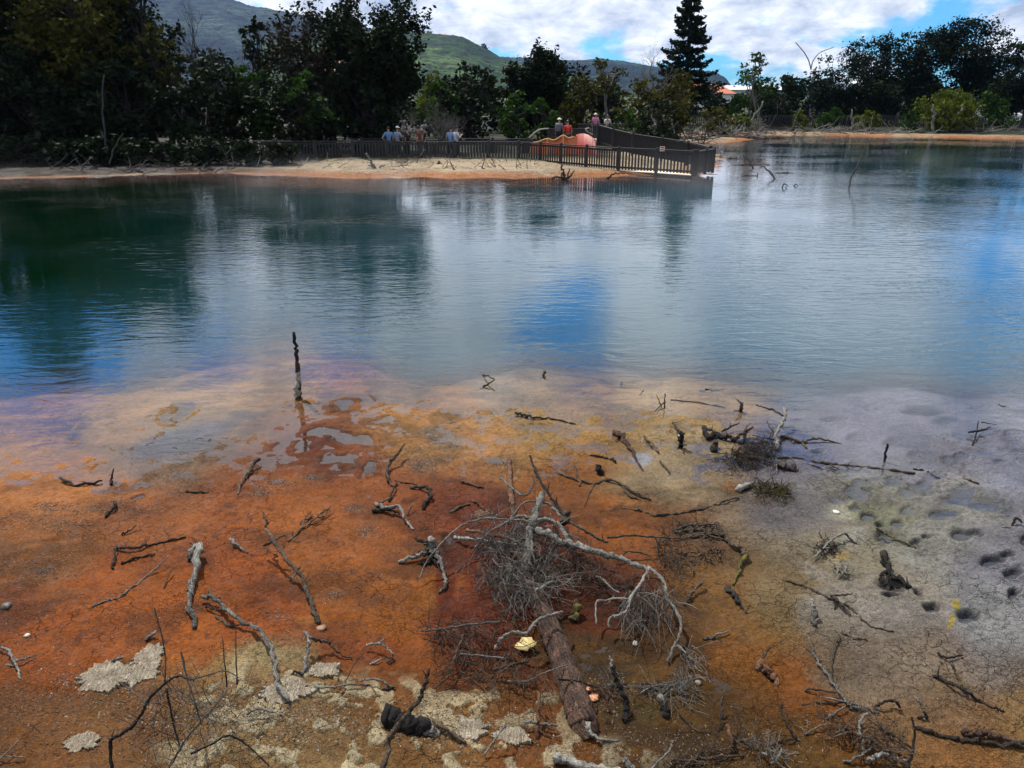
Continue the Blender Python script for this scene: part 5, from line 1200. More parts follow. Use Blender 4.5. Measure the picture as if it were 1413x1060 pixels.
stick('branch', 'dry grey branch with long thin arms spread on the orange mud, lower right', B, 'pale', 4, [(1117, 880, .01), (1121, 898, .02), (1130, 915, .02), (1140, 928, .03), (1148, 941, .03), (1158, 955, .03), (1170, 970, .03), (1180, 977, .02), (1188, 978, .01)], 6, (.5, .6), 2,
      [(3.5, [(1159, 878, .01), (1152, 890, .02), (1147, 910, .02), (1148, 936, .03)], 'brown'), (4, [(1111, 955, 0), (1116, 950, .02), (1135, 953, .03), (1156, 956, .03)], 'brown'), (5, [(1140, 992, 0), (1155, 982, .02), (1168, 974, .03)], 'twig'), (4, [(1106, 973, 0), (1135, 970, .01), (1166, 970, .02)], 'dark')])
stick('branch', 'short arched dark branch between the spread arms and the white tipped twig', B, 'dark', 5, [(1208, 977, .01), (1218, 970, .04), (1232, 966, .05), (1236, 969, .05), (1243, 976, .01)], 4, (.6, .5), 1)
stick('twig', 'white tipped slanting twig with a dark foot at the lower right', TW, 'pale', 5, [(1279, 992, 0), (1275, 982, .04), (1270, 970, .07), (1262, 960, .1)], 3, (.1, 1.0), 0, [(5, [(1266, 990, 0), (1276, 989, .02)], 'dark')])
stick('branch', 'pair of bleached twigs arching over the brush heap at the bottom right', B, 'pale', 5, [(1192, 1036, .02), (1189, 1018, .06), (1186, 1002, .09), (1189, 992, .11), (1197, 984, .12)], 4, (.8, .9), 1)
stick('branch', 'thick bleached bent branch lying under the brush heap at the bottom right', B, 'pale', 9, [(1196, 1050, .02), (1210, 1044, .04), (1222, 1041, .05), (1236, 1046, .04), (1254, 1053, .02)], 5, (.9, .9), 1, [(6, [(1163, 1050, .01), (1182, 1046, .03), (1194, 1038, .04), (1203, 1031, .05)], 'pale', (.5, .9)), (7, [(1214, 1000, .02), (1226, 1010, .03), (1240, 1020, .03), (1258, 1033, .02)], 'brown', (.6, .6))])
stick('stick', 'tall thin black stick standing upright at the bottom right', 'stick', 'dark', 5, [(1253, 1062, .01), (1258, 1038, .08), (1263, 1012, .16), (1260, 1000, .19), (1258, 989, .22)], 3, (.25, .25), 1)
stick('branch', 'long dark half buried branch running to the lower right', B, 'brown', 7, [(1262, 1004), (1290, 1014), (1318, 1020), (1345, 1023), (1380, 1028), (1420, 1030)], 9, (.2, .4), 2)
stick('log', 'rough barked log lying at the lower right edge', LG, 'bark', 9, [(1328, 1012, .01), (1345, 1012, .03), (1362, 1012, .03), (1382, 1018, .03), (1420, 1027, .02)], 9, (.6, .8), 4)
stick('branch', 'dark bark branch with a mossy forked end on the grey mud at the right', B, 'dark', 6, [(1288, 932, .01), (1300, 937, .02), (1316, 945, .04), (1332, 954, .04), (1344, 962, .02), (1362, 973, .0), (1385, 983, 0)], 5, (.5, .3), 3, [(5, [(1332, 954, .03), (1325, 940, .05), (1318, 926, .06), (1310, 914, .06)], 'moss'), (3, [(1318, 926, .06), (1314, 912, .07)], 'dark'), (4, [(1300, 916, .04), (1296, 912, .03)], 'moss')])
stick('twig', 'small dark bent twig above the mossy forked branch', TW, 'dark', 4, [(1294, 902, .01), (1306, 908, .02), (1318, 906, .02), (1328, 905, .01)], 3, (.3, .4), 0)
stick('branch', 'thin branch with a knobbed foot curving down the olive pool edge', B, 'dark', 3.5, [(1098, 1018, .02), (1088, 1002, .04), (1079, 985, .05), (1074, 970, .06), (1073, 955, .07)], 2, (.6, .3), 1, [(5, [(1068, 1023, 0), (1084, 1022, .02), (1100, 1018, .02)], 'dark'), (3, [(1098, 1018, .01), (1106, 1024, 0)], 'pale')])
stick('wood_chip', 'broken reddish chunk of rotten wood right of the olive pool', 'wood chunk', 'rust', 17, [(1050, 916, .02), (1058, 923, .03), (1066, 934, .02), (1075, 946, 0)], 8, (.9, .6), 3, [(4, [(1051, 915, .02), (1053, 908, .05), (1060, 898, .08), (1065, 893, .1)], 'dark'), (2.5, [(1054, 907, .05), (1052, 896, .08)], 'dark')])
stick('root', 'thick dark shredded root clump among the steam holes', 'root', 'dark', 10, [(1220, 762, .03), (1222, 775, .03), (1224, 787, .03), (1231, 796, .03), (1242, 800, .03), (1258, 810, .01)], 8, (.4, .3), 6, [(6, [(1224, 788, .03), (1216, 794, .02), (1212, 800, 0)], 'dark'), (6, [(1230, 797, .02), (1246, 806, 0)], 'brown'), (6, [(1221, 775, .02), (1230, 786, .02)], 'brown'), (5, [(1227, 795, .02), (1222, 806, .01), (1215, 809, 0)], 'dark')])
stick('branch', 'grey root with a pale back and ragged dark twigs left of the steam holes', B, 'twig', 5, [(1165, 736, .06), (1155, 740, .06), (1144, 748, .05), (1134, 758, .04), (1122, 770, .02)], 3, (.8, .9), 3, [(4, [(1165, 736, .05), (1175, 745, .02), (1184, 752, 0)], 'dark'), (3, [(1130, 735, .02), (1134, 740, .02)], 'dark')])
stick('stick', 'small weathered stick on the ochre mud below the grey twig litter', 'stick', 'brown', 5, [(944, 834, .01), (952, 822, .03), (961, 812, .04), (971, 802, .05)], 5, (.4, .8), 1)
stick('stick', 'small pale tipped stick on the orange mud right of the hanging twigs', 'stick', 'pale', 5, [(970, 881), (982, 880, .01), (992, 875, .02), (1006, 871, .02)], 3, (.2, .9), 0, [(3, [(982, 880), (997, 884)], 'dark')])
# ---- lower middle
stick('stick', 'black upright stick with a white tip standing in the olive pool', 'stick', 'dark', 10, [(863, 996, 0), (864, 982, .03), (861, 966, .07), (854, 945, .13), (848, 930, .17), (845, 918, .20)], 7, (.0, .2), 2, [(6, [(846, 921, .195), (843, 912, .22), (841, 905, .24)], 'pale', (.8, 1.1)), (2, [(848, 930, .17), (853, 927, .18)], 'pale'), (2, [(850, 934, .16), (863, 933, .17)], 'pale')])
stick('stump', 'small stub with a mottled pale top and black base in the olive pool', 'stump', 'pale', 14, [(918, 990, -.01), (916, 974, .04), (912, 958, .09)], 12, (-.3, .75), 2, wob=.2)
stick('stick', 'thin forked stick with a white joint standing at the olive pool edge', 'stick', 'brown', 4, [(997, 993, 0), (997, 980, .04), (996, 966, .08), (1000, 952, .13)], 3, (.4, .8), 1, [(3, [(992, 1010, 0), (994, 990, .04), (997, 975, .07)], 'dark')])
stick('stick', 'rusty upright stick at the bottom right of the olive pool', 'stick', 'rust', 6, [(1014, 1042, 0), (1010, 1028, .03), (1006, 1012, .06), (1005, 1000, .08)], 6, (.4, .8), 1, [(3, [(990, 1056, 0), (1000, 1038, .03), (1006, 1026, .05)], 'dark'), (3, [(1008, 1016, .01), (1025, 1017, .02), (1041, 1022, 0)], 'dark')])
stick('stick', 'thin bent grey stick at the bottom edge below the olive pool', 'stick', 'twig', 4, [(896, 1064, .02), (910, 1050, .04), (922, 1038, .06), (926, 1030, .07), (928, 1022, .08)], 3, (.7, .8), 0)
stick('twig', 'long thin curved twig trailing through the olive pool', TW, 'brown', 3, [(926, 968, .01), (938, 985, .01), (950, 998, .01), (962, 1008, .01), (982, 1010, .01)], 2, (.4, .6), 0)
stick('log', 'short mossy log end standing beside the fallen trunk', LG, 'moss', 17, [(792, 857, 0), (795, 843, .05), (797, 828, .10)], 15, (.4, .75), 1, wob=.15)
stick('stick', 'pale knobbed stub and thin root at the foot of the fallen trunk', 'stick', 'pale', 11, [(808, 998, .05), (812, 1007, .05), (818, 1014, .04), (830, 1020, .02), (855, 1023, .0)], 3, (1.0, .8), 1)
stick('wood_chip', 'broken greyish wood chunk at the bottom edge right of the bleached root', 'wood chunk', 'pale', 14, [(862, 1050, .03), (870, 1058, .03), (878, 1068, .02)], 11, (.6, .6), 1, wob=.1)
stick('log', 'pale mud coated stake lying flat above the brushwood', LG, 'rust', 8, [(702, 632, .01), (703, 650, .02), (704, 670, .02), (706, 690, .02), (708, 710, .02)], 9, (.65, .8), 2, wob=.15)

# ---- the fallen tree in the foreground
rt = place(760, 860)
FT = empty('fallen_tree', (rt.x, rt.y, 0), 'fallen dead tree, bark covered trunk with a grey tangle of broken boughs and twigs', 'fallen tree')
rng = np.random.default_rng(21)
P = path3([(716, 752, .12), (722, 785, .10), (735, 815, .08), (752, 850, .06), (768, 890, .05), (784, 935, .03), (797, 975, .02), (807, 1008, -.02), (812, 1028, -.10)])
C = catmull(P, 9); n = len(C); wpx = np.interp(np.linspace(0, 1, n), [0, .15, .4, .8, 1], [8, 15, 29, 41, 38])
rad = np.array([w_ / 2 / ppm_at(Vector(c)) for w_, c in zip(wpx, C)])
mb = MB(); mb.tube(C + rng.normal(size=C.shape) * .004, rad * (1 + .025 * rng.normal(size=n)), 22, .07, (.45, .62)); mb.build('trunk', M['bark'], FT)
def fl(name, mat, w, pts, w1=None, tone=(.5, .6), stubs=2):
    mb = MB(); Cc = limb(mb, pts, w, w1, tone, 7, stubs, .3, rng=rng); mb.build(name, M[mat], FT); return Cc
LM = []
fl('bough', 'pale', 15, [(725, 790, .12), (730, 745, .20), (735, 722, .24), (742, 700, .29), (750, 681, .34)], 12, (.4, .7), 3)
LM.append(fl('bough', 'pale', 14, [(735, 728, .2), (746, 736, .22), (761, 741, .23), (788, 750, .22), (814, 760, .21), (840, 766, .20), (857, 771, .19), (874, 779, .18), (896, 786, .17)], 8, (.55, .75), 6))
LM.append(fl('bough', 'pale', 8, [(735, 719, .24), (755, 717, .26), (771, 724, .26), (779, 737, .25), (788, 749, .23), (806, 757, .22), (828, 764, .21)], 6, (.5, .8), 3))
fl('knot', 'brown', 15, [(779, 722, .24), (781, 715, .27), (780, 708, .29)], 13, (.4, .4), 5)
fl('bough', 'dark', 4, [(731, 629, .50), (737, 645, .47), (742, 657, .44), (758, 684, .37), (770, 700, .31), (779, 714, .28)], 6, (.3, .4), 3)
fl('bough', 'twig', 6, [(742, 690, .3), (757, 695, .3), (766, 703, .29), (779, 717, .27)], 6, (.6, .6), 2)
LM.append(fl('bough', 'brown', 5, [(782, 716, .27), (806, 732, .24), (822, 741, .22), (839, 749, .2)], 5, (.5, .6), 3))
LM.append(fl('bough', 'brown', 4, [(838, 742, .18), (868, 739, .17), (890, 740, .16), (909, 741, .15), (938, 743, .12)], 3, (.5, .7), 4))
fl('bough', 'brown', 4, [(780, 728, .25), (790, 745, .22), (785, 758, .2), (779, 772, .14), (774, 786, .08)], 3, (.3, .5), 2)
LM.append(fl('bough', 'pale', 6, [(895, 783, .17), (888, 799, .18), (878, 812, .18), (870, 826, .18), (867, 838, .16), (857, 848, .14), (841, 853, .12), (840, 867, .08)], 4, (.9, .9), 3))
fl('bough', 'pale', 3.5, [(870, 826, .18), (847, 826, .17), (835, 829, .16), (823, 831, .16), (823, 863, .08)], 3, (.9, .8), 3)
LM.append(fl('bough', 'twig', 6, [(895, 783, .17), (905, 790, .18), (914, 800, .18), (918, 812, .17), (921, 828, .15), (933, 843, .13), (940, 862, .10), (936, 880, .07), (928, 898, .04), (921, 914, .02)], 5, (.7, .5), 5))
fl('bough', 'pale', 3.5, [(934, 891, .06), (944, 899, .05), (956, 911, .03)], 2.5, (.8, .9), 2)
fl('bough', 'pale', 4, [(823, 795, .10), (833, 801, .09), (842, 810, .08), (855, 820, .06)], 3.5, (.9, .7), 1)
LM.append(fl('bough', 'twig', 4, [(735, 720, .24), (700, 717, .26), (675, 715, .27), (657, 718, .26), (640, 724, .25), (625, 734, .24), (610, 749, .20), (598, 763, .17), (588, 776, .12), (578, 800, .05)], 2.5, (.6, .7), 2))
LM.append(fl('bough', 'twig', 5, [(734, 716, .25), (716, 712, .25), (698, 722, .25), (680, 731, .22), (668, 742, .18), (655, 756, .12)], 3, (.6, .7), 3))
fl('bough', 'twig', 4, [(690, 659, .22), (700, 668, .24), (712, 678, .26), (722, 684, .28), (730, 680, .3), (736, 664, .36), (735, 655, .4)], 3, (.5, .5), 4)
fl('bough', 'twig', 3.5, [(742, 691, .3), (728, 692, .3), (720, 696, .29), (712, 706, .27), (704, 716, .25)], 3, (.6, .6), 2)
fl('bough', 'pale', 7, [(627, 742, .04), (645, 744, .06), (670, 746, .07), (690, 749, .08), (712, 752, .1)], 6, (1.05, .8), 2)
fl('bough', 'rust', 6, [(644, 731, .05), (670, 737, .07), (695, 741, .09), (725, 744, .12)], 5, (.9, .6), 2)
fl('bough', 'twig', 5, [(735, 725, .24), (733, 742, .22), (735, 762, .18), (738, 778, .13)], 3, (.8, .8), 1)
fl('bough', 'dark', 3, [(800, 768, .16), (796, 790, .12), (797, 812, .05)], 2.5, (.2, .2), 1)
fl('bough', 'dark', 3.5, [(905, 742, .14), (908, 752, .13), (909, 762, .1), (912, 778, .05)], 2.5, (.3, .3), 1)
fl('bough', 'brown', 3.5, [(858, 770, .18), (864, 761, .18), (878, 762, .17), (895, 766, .15), (903, 777, .12)], 2.5, (.5, .6), 2)
# branches crossing the trunk
fl('bough', 'pale', 7, [(739, 815, .19), (750, 809, .22), (760, 804, .22), (770, 803, .2)], 6, (1.0, .4), 2)
LM2 = [fl('bough', 'twig', 7, [(683, 897, .05), (690, 885, .10), (700, 876, .15), (712, 873, .18), (727, 873, .20), (736, 862, .22), (746, 853, .23), (760, 849, .22), (777, 843, .19)], 5, (.75, .7), 4)]
fl('bough', 'brown', 6, [(680, 925, .06), (700, 919, .1), (715, 915, .12), (730, 912, .14)], 5, (.4, .5), 5)
LM2.append(fl('bough', 'twig', 4, [(581, 870, .05), (610, 868, .10), (640, 863, .13), (665, 860, .15), (690, 858, .16)], 4, (.3, .5), 6))
LM2.append(fl('bough', 'twigb', 4, [(600, 950, .02), (617, 935, .06), (625, 915, .09), (632, 895, .12), (640, 875, .14)], 4, (.5, .5), 4))
fl('bough', 'dark', 4, [(770, 937, .14), (790, 939, .12), (810, 944, .08), (825, 950, .05)], 3, (.5, .4), 4)
fl('bough', 'twig', 3, [(635, 902, .12), (655, 904, .12), (675, 906, .12), (698, 909, .1)], 3, (.7, .7), 1)
fl('bough', 'twig', 4, [(700, 940, .04), (728, 940, .10), (752, 928, .13), (785, 917, .13)], 2.5, (.5, .6), 5)
# fine twigs
def brush(name, mat, n, area, hmin, hmax, L, rpx, droop, parent, seed, bias=(0, 0, 0), curl=.28, kids=1, sources=None, tone=(.4, .7)):
    """area: list of ellipses (px, py, rx, ry, weight)"""
    rng = np.random.default_rng(seed); mb = MB()
    wts = np.array([a[4] for a in area], float); wts /= wts.sum()
    for i in range(n):
        a = area[rng.choice(len(area), p=wts)]
        th = rng.random() * 6.283; q = math.sqrt(rng.random())
        px_, py_ = a[0] + a[2] * q * math.cos(th), a[1] + a[3] * q * math.sin(th)
        h = rng.uniform(hmin, hmax)
        p = on_level(px_, py_, h + .0)
        p.z = max(p.z, .004)
        d = Vector(rng.normal(size=3)) * .8 + Vector(bias)
        r = rpx * .68 / 2 / ppm_at(p)
        twig(mb, p, d, L * rng.uniform(.5, 1.4), r * rng.uniform(.6, 1.3), rng, droop, curl, 4, kids if rng.random() < .5 else 0, tone)
    for v in mb.V:
        low = v[:, 2] < .004; v[low, 2] = .004 + rng.random(low.sum()) * .01
    o = mb.build(name, M[mat], parent, False); o['kind'] = 'stuff'
    if parent is None: pass
    return o
brush('twigs', 'twig', 560, [(715, 760, 58, 45, 2.2), (740, 735, 34, 30, 1), (690, 735, 40, 26, 1), (730, 800, 42, 28, 1.5), (690, 790, 36, 34, 1)], .05, .27, .24, 1.9, .12, FT, 1, (-.2, -.3, -.3))
brush('twigs', 'twigb', 330, [(790, 785, 40, 26, 1), (740, 770, 60, 40, 1), (700, 820, 40, 30, .8)], .02, .16, .16, 1.6, .06, FT, 2)
brush('twigs', 'twigb', 480, [(655, 880, 62, 34, 2), (690, 930, 55, 16, 1.2), (640, 915, 40, 26, 1), (625, 868, 40, 14, 1), (760, 935, 50, 14, .5)], .01, .15, .20, 1.8, .12, FT, 3, (0, -.5, -.3), tone=(.3, .8))
brush('twigs', 'twig', 190, [(890, 838, 42, 28, 2), (905, 815, 30, 16, 1), (868, 822, 20, 16, .6)], .08, .20, .24, 1.8, .22, FT, 4, (.1, -.2, -1.0), .14, 0, tone=(.5, .9))
brush('twigs', 'twig', 120, [(945, 915, 20, 30, 2), (930, 955, 36, 10, .8)], .02, .10, .16, 1.8, .10, FT, 5, (.2, -.5, -.4), .2, 0, tone=(.4, .9))
brush('twigs', 'twigb', 150, [(835, 800, 40, 18, 1), (925, 780, 24, 24, 1)], .02, .14, .15, 1.6, .05, FT, 6)

# other brush heaps, each a thing of its own
def heap(label, mat, n, area, h, L, rpx, seed, cat='brush', name='brush_heap', bias=(0, 0, 0), tone=(.3, .7), thick=3, droop=.05):
    p = place(area[0][0], area[0][1])
    root = empty(name, (p.x, p.y, 0), label, cat, 'small heaps of dead twigs')
    rng = np.random.default_rng(seed + 500)
    for k in range(thick):
        a = area[k % len(area)]; mb = MB()
        x0 = a[0] + rng.uniform(-.8, .8) * a[2]; y0 = a[1] + rng.uniform(-.7, .7) * a[3]; x1 = a[0] + rng.uniform(-.9, .9) * a[2]; y1 = a[1] + rng.uniform(-.9, .9) * a[3]
        limb(mb, [(x0, y0, h * .3), ((x0 + x1) / 2 + 2, (y0 + y1) / 2 - 2, h * .8), (x1, y1, h * .4)], rpx * 2.2, rpx * 1.4, tone, 6, 2, rng=rng); mb.build('branch', M[mat], root)
    brush('twigs', mat, n, area, .004, h, L, rpx, droop, root, seed, bias, tone=tone)
heap('dark tangle of fine twigs at the right shore left of the upright crooked branch', 'dark', 330, [(1046, 622, 28, 14, 2), (1020, 632, 24, 10, 1)], .13, .16, 1.6, 31, tone=(.3, .9))
heap('tuft of olive brown weed beside the white tipped log', 'moss', 200, [(1062, 674, 26, 9, 2), (1078, 682, 12, 8, 1)], .07, .10, 2.0, 32, 'weed', tone=(.1, .5))
heap('half buried grey twig litter right of the fallen tree', 'twigb', 150, [(950, 770, 30, 26, 2), (985, 765, 18, 16, 1), (925, 755, 20, 16, 1)], .04, .18, 1.9, 33, tone=(.4, .8), thick=8)
heap('ribbed mat of mud coated twigs above the twig litter', 'brown', 60, [(965, 733, 44, 14, 1)], .02, .14, 2.4, 34, tone=(.5, .6), thick=14)
heap('ragged dark twigs hanging under the grey root left of the steam holes', 'dark', 110, [(1140, 758, 18, 12, 1)], .06, .08, 1.8, 35, tone=(.2, .7))
heap('small pale twig bunch on the ochre grey mud left of the root clump', 'twig', 50, [(1160, 788, 10, 12, 1)], .06, .08, 2.2, 36, tone=(.6, .9), thick=4)
heap('grey brush heap at the bottom right under the arching bleached twigs', 'twigb', 330, [(1210, 1020, 42, 24, 2), (1165, 1008, 26, 12, 1), (1230, 1040, 26, 12, 1)], .10, .15, 2.0, 37, tone=(.3, .9), thick=9)
heap('pale grassy tuft of dead roots at the lower right bottom edge', 'twig', 90, [(1066, 1046, 20, 14, 1)], .07, .12, 2.0, 38, tone=(.5, .9), thick=3)
heap('low twig litter lying in the olive pool left of the standing stub', 'twig', 120, [(915, 950, 36, 9, 1), (848, 948, 20, 6, .5)], .03, .12, 1.8, 39, tone=(.4, .8), thick=4)
heap('rusty shredded root litter right of the fallen trunk foot', 'rust', 130, [(840, 985, 40, 26, 1), (830, 960, 24, 10, .6)], .02, .10, 1.6, 40, tone=(.4, .8), thick=3)
heap('scattered bark and root litter along the bottom edge right of centre', 'twigb', 200, [(1000, 1045, 70, 14, 1), (950, 1050, 50, 10, 1), (1030, 1020, 24, 10, .5)], .03, .10, 2.0, 41, tone=(.3, .9), thick=6)
heap('thin pale roots scattered on the right bank orange strip', 'twig', 70, [(1175, 975, 50, 16, 1), (1120, 1005, 30, 14, 1)], .03, .12, 1.8, 42, tone=(.5, .8), thick=3)

# ---- leafless shrub in the near left foreground
p = place(153, 1075)
SH = empty('leafless_shrub', (p.x, p.y, gz1(p.x, p.y)), 'leafless dark shrub with thin twigs overhanging the crust at the bottom left', 'shrub')
def sl(w, pts, w1=None, mat='dark', tone=(.3, .5), stubs=3, nm='stem'):
    mb = MB(); Cc = limb(mb, pts, w, w1, tone, 7, stubs, .25, rng=rng); mb.build(nm, M[mat], SH)
sl(7, [(153, 1085, .0), (153, 1058, .08), (153, 1024, .18), (168, 1012, .24), (182, 1003, .30), (192, 990, .34), (199, 979, .38), (203, 968, .41), (213, 957, .45), (227, 944, .50), (238, 936, .53), (250, 933, .55), (264, 939, .55)], 4)
sl(3, [(227, 946, .50), (228, 925, .55), (228, 905, .60), (224, 880, .66), (217, 855, .72), (213, 838, .76)], 2, nm='twig')
sl(3, [(205, 972, .40), (190, 960, .42), (178, 950, .43), (160, 938, .45)], 2, 'twig', nm='twig')
sl(3, [(313, 948, .40), (310, 915, .5), (307, 880, .58)], 1.6, nm='twig', stubs=1)
sl(3, [(327, 945, .40), (326, 910, .5), (325, 870, .6)], 1.6, nm='twig', stubs=1)
sl(4, [(230, 1066, .1), (245, 1040, .18), (260, 1016, .26), (282, 990, .33), (300, 970, .38), (318, 945, .42)], 3, 'twig', nm='stem')
sl(4, [(230, 950, .47), (234, 975, .40), (240, 1000, .33), (248, 1030, .25)], 3, 'dark', nm='twig')
sl(4, [(264, 1040, .15), (290, 1028, .2), (312, 1016, .24), (330, 1020, .22), (352, 1038, .15), (372, 1058, .08)], 3, 'dark', nm='stem')
sl(3, [(262, 938, .55), (285, 932, .52), (310, 926, .5), (330, 935, .45)], 2, 'twig', nm='twig')
sl(3, [(250, 900, .5), (258, 935, .48), (268, 965, .44), (278, 1000, .36)], 2, 'dark', nm='twig')
brush('twigs', 'twig', 130, [(235, 1000, 60, 52, 2), (280, 965, 42, 32, 1), (300, 1010, 52, 42, 1)], .10, .42, .20, 1.4, .02, SH, 51, (0, .1, .1), .2, 1, tone=(.3, .8))
brush('twigs', 'dark', 60, [(230, 990, 60, 50, 2), (300, 990, 50, 50, 1)], .10, .42, .22, 1.6, .02, SH, 52, (0, .1, .2), .15, 1, tone=(.2, .5))

# ---- far out in the lake and along the far shore
def fstick(name, label, cat, mat, r, pts, subs=(), group='driftwood along the far shore'):
    """pts: (px, py) foot on the water, then (px, py) at the same distance unless a distance is given"""
    def pth(pp):
        o = [on_level(pp[0][0], pp[0][1], 0.0 if len(pp[0]) < 3 else pp[0][2])]; Y = o[0].y
        for q in pp[1:]:
            if len(q) > 2: Y = q[2]
            o.append(at_dist(q[0], q[1], Y))
        o[0].z -= .05
        return o
    P0 = pth(pts); rg = np.random.default_rng(int(pts[0][0] * 3 + pts[0][1]))
    def bl(P, rr, nm, par):
        mb = MB(); Cc = catmull(P, 4); n = len(Cc); Cc = Cc + rg.normal(size=Cc.shape) * rr * .4; mb.tube(Cc, np.linspace(rr, rr * .45, n), 6, .1, (.5, .8)); return mb.build(nm, M[mat], par)
    if not subs:
        return tag(bl(P0, r, name, None), label, cat, group)
    root = empty(name, tuple(P0[0]), label, cat, group)
    bl(P0, r, 'stem', root)
    for k, pp in enumerate(subs): bl(pth(pp), r * .65, 'side_branch', root)
    return root
fstick('branch', 'tall thin leaning dark branch standing alone in the lake at the right', B, 'dark', .045, [(1171, 257), (1176, 242), (1187, 222), (1194, 203), (1198, 193)], [[(1187, 222), (1190, 205), (1191, 196)], [(1177, 240), (1182, 234), (1189, 233)]])
fstick('branch', 'thin dark branch slanting out of the water right of the boardwalk tip', B, 'dark', .05, [(1071, 247), (1063, 239), (1056, 232), (1046, 227)], [[(1069, 246), (1066, 240), (1062, 236)]])
fstick('branch', 'thin dark branch slanting out of the shoal beyond the boardwalk tip', B, 'dark', .045, [(1040, 232), (1034, 224), (1025, 214)])
fstick('branch', 'dark branch floating flat on the shoal at the right', B, 'dark', .05, [(1066, 239), (1080, 238.5), (1095, 239)], [[(1089, 239), (1086, 235)]])
fstick('branch', 'dark snag lying on the shoal close to the boardwalk tip', B, 'dark', .05, [(1018, 243), (1030, 242), (1044, 243), (1046, 238)])
fstick('twig', 'small dark looped twig on the water below the slanting branches', TW, 'dark', .035, [(1080, 259), (1081, 254), (1086, 256), (1083, 260)])
fstick('twig', 'second small looped twig on the water, right of the first', TW, 'dark', .035, [(1094, 257), (1098, 254), (1101, 257)])
fstick('stick', 'tiny dark stick on the water under the lone leaning branch', 'stick', 'dark', .03, [(1214, 274), (1217, 278), (1221, 279)])
fstick('branch', 'long dark driftwood stem resting on the far shoal', B, 'brown', .06, [(1010, 228), (1035, 226), (1062, 227)], [[(1030, 226), (1034, 221)]])
fstick('root', 'pale forked driftwood root on the beach below the standing visitors', 'root', 'palebark', .10, [(518, 236, .05), (516, 228), (511, 221), (504, 213)], [[(518, 236, .05), (510, 233), (501, 234)], [(519, 236, .05), (525, 231), (530, 227)], [(517, 235, .05), (514, 230), (508, 228)]])
fstick('root', 'dark snag of roots in the water in front of the orange barrier', 'root', 'dark', .09, [(779, 247), (778, 241), (776, 233), (774, 227)], [[(779, 247), (770, 244), (758, 249), (754, 253)], [(779, 248), (788, 243), (792, 236)], [(780, 248), (784, 244), (786, 233)], [(778, 248), (774, 240)], [(780, 249), (792, 249)]])
fstick('branch', 'thin dark branch on the sand below the middle of the railing', B, 'dark', .05, [(836, 246), (845, 241), (852, 238.5), (862, 239)])
fstick('branch', 'low dark driftwood branch on the sand under the pair in pale shirts', B, 'dark', .06, [(655, 227, .15), (645, 229), (636, 229.5), (628, 231)])
fstick('branch', 'dark pointed stump on the sand left of the pair in pale shirts', B, 'dark', .10, [(604, 230, .1), (605, 226), (606, 222)])
fstick('branch', 'dark twiggy driftwood on the sand beside the pale forked root', B, 'brown', .05, [(548, 231, .12), (558, 228), (570, 230), (582, 229)], [[(570, 230, .12), (566, 225)]])
fstick('stake', 'thin pale stake standing at the shaded left shore', 'stake', 'palebark', .07, [(323, 232, .05), (322, 220), (317, 201)])
fstick('stake', 'short pale stake standing under the shaded end of the railing', 'stake', 'palebark', .10, [(413, 222, .1), (411, 210), (409, 199)])
bx = [(150, 233), (148, 205), (144, 170), (141, 140), (143, 104)]
fstick('dead_tree', 'slender grey dead trunk standing in front of the black left trees', 'tree', 'greybranch', .06, bx, [[(151, 225, .8), (158, 205), (170, 184)], [(148, 205, 1.2), (144, 192), (139, 180)]], 'dead trunks along the shore')
fstick('dead_tree', 'pale dead trunk leaning left behind the boardwalk tip', 'tree', 'palebark', .14, [(905, 199, .3), (903, 190), (899, 184), (899, 164)], [[(903, 196, .3), (897, 190)]], 'dead trunks along the shore')
fstick('dead_tree', 'slim pale dead trunk standing right of the leaning one by the boardwalk', 'tree', 'palebark', .09, [(931, 198, .3), (930, 185), (928, 172), (927, 160)], (), 'dead trunks along the shore')
fstick('dead_tree', 'short pale snag leaning right behind the boardwalk railing', 'tree', 'palebark', .12, [(888, 198, .3), (893, 190), (897, 184)], (), 'dead trunks along the shore')
fstick('dead_tree', 'forked pale snag low behind the ramp railing', 'tree', 'palebark', .10, [(874, 196, .3), (879, 188), (884, 180)], (), 'dead trunks along the shore')
fstick('dead_tree', 'pale bare trunk with a hooked foot right of the orange roofed house', 'tree', 'palebark', .13, [(1039, 178, .4), (1037, 170), (1043, 158), (1052, 140)], (), 'dead trunks along the shore')
fstick('dead_tree', 'upper leaning pale trunk of the pair in the right stand', 'tree', 'palebark', .20, [(1232, 172, .5), (1240, 157), (1246, 140)], (), 'dead trunks along the shore')
fstick('dead_tree', 'longer leaning pale trunk of the pair in the right stand', 'tree', 'palebark', .20, [(1246, 158, .6), (1252, 144), (1257, 130), (1260, 116)], (), 'dead trunks along the shore')
fstick('dead_tree', 'thin grey upright snag on the far beach by the picket fence', 'tree', 'palebark', .12, [(1176, 180, .3), (1176, 165), (1176, 150)], [[(1176, 168, .9), (1173, 160)]], 'dead trunks along the shore')
fstick('dead_tree', 'upright pale snag in front of the big yellow green bush', 'tree', 'palebark', .15, [(1286, 182, .3), (1287, 165), (1288, 150), (1286, 145)], (), 'dead trunks along the shore')
fstick('dead_tree', 'long pale trunk leaning right in front of the big yellow green bush', 'tree', 'palebark', .22, [(1302, 183, .2), (1312, 170), (1322, 157), (1331, 143)], [[(1312, 170, 1.0), (1318, 167)]], 'dead trunks along the shore')
fstick('dead_tree', 'long pale limb curving right, just below the leaning trunk of the yellow green bush', 'tree', 'palebark', .2, [(1314, 183, .2), (1322, 173), (1334, 166), (1343, 161)], [[(1328, 170, .8), (1338, 177), (1350, 183)]], 'dead trunks along the shore')
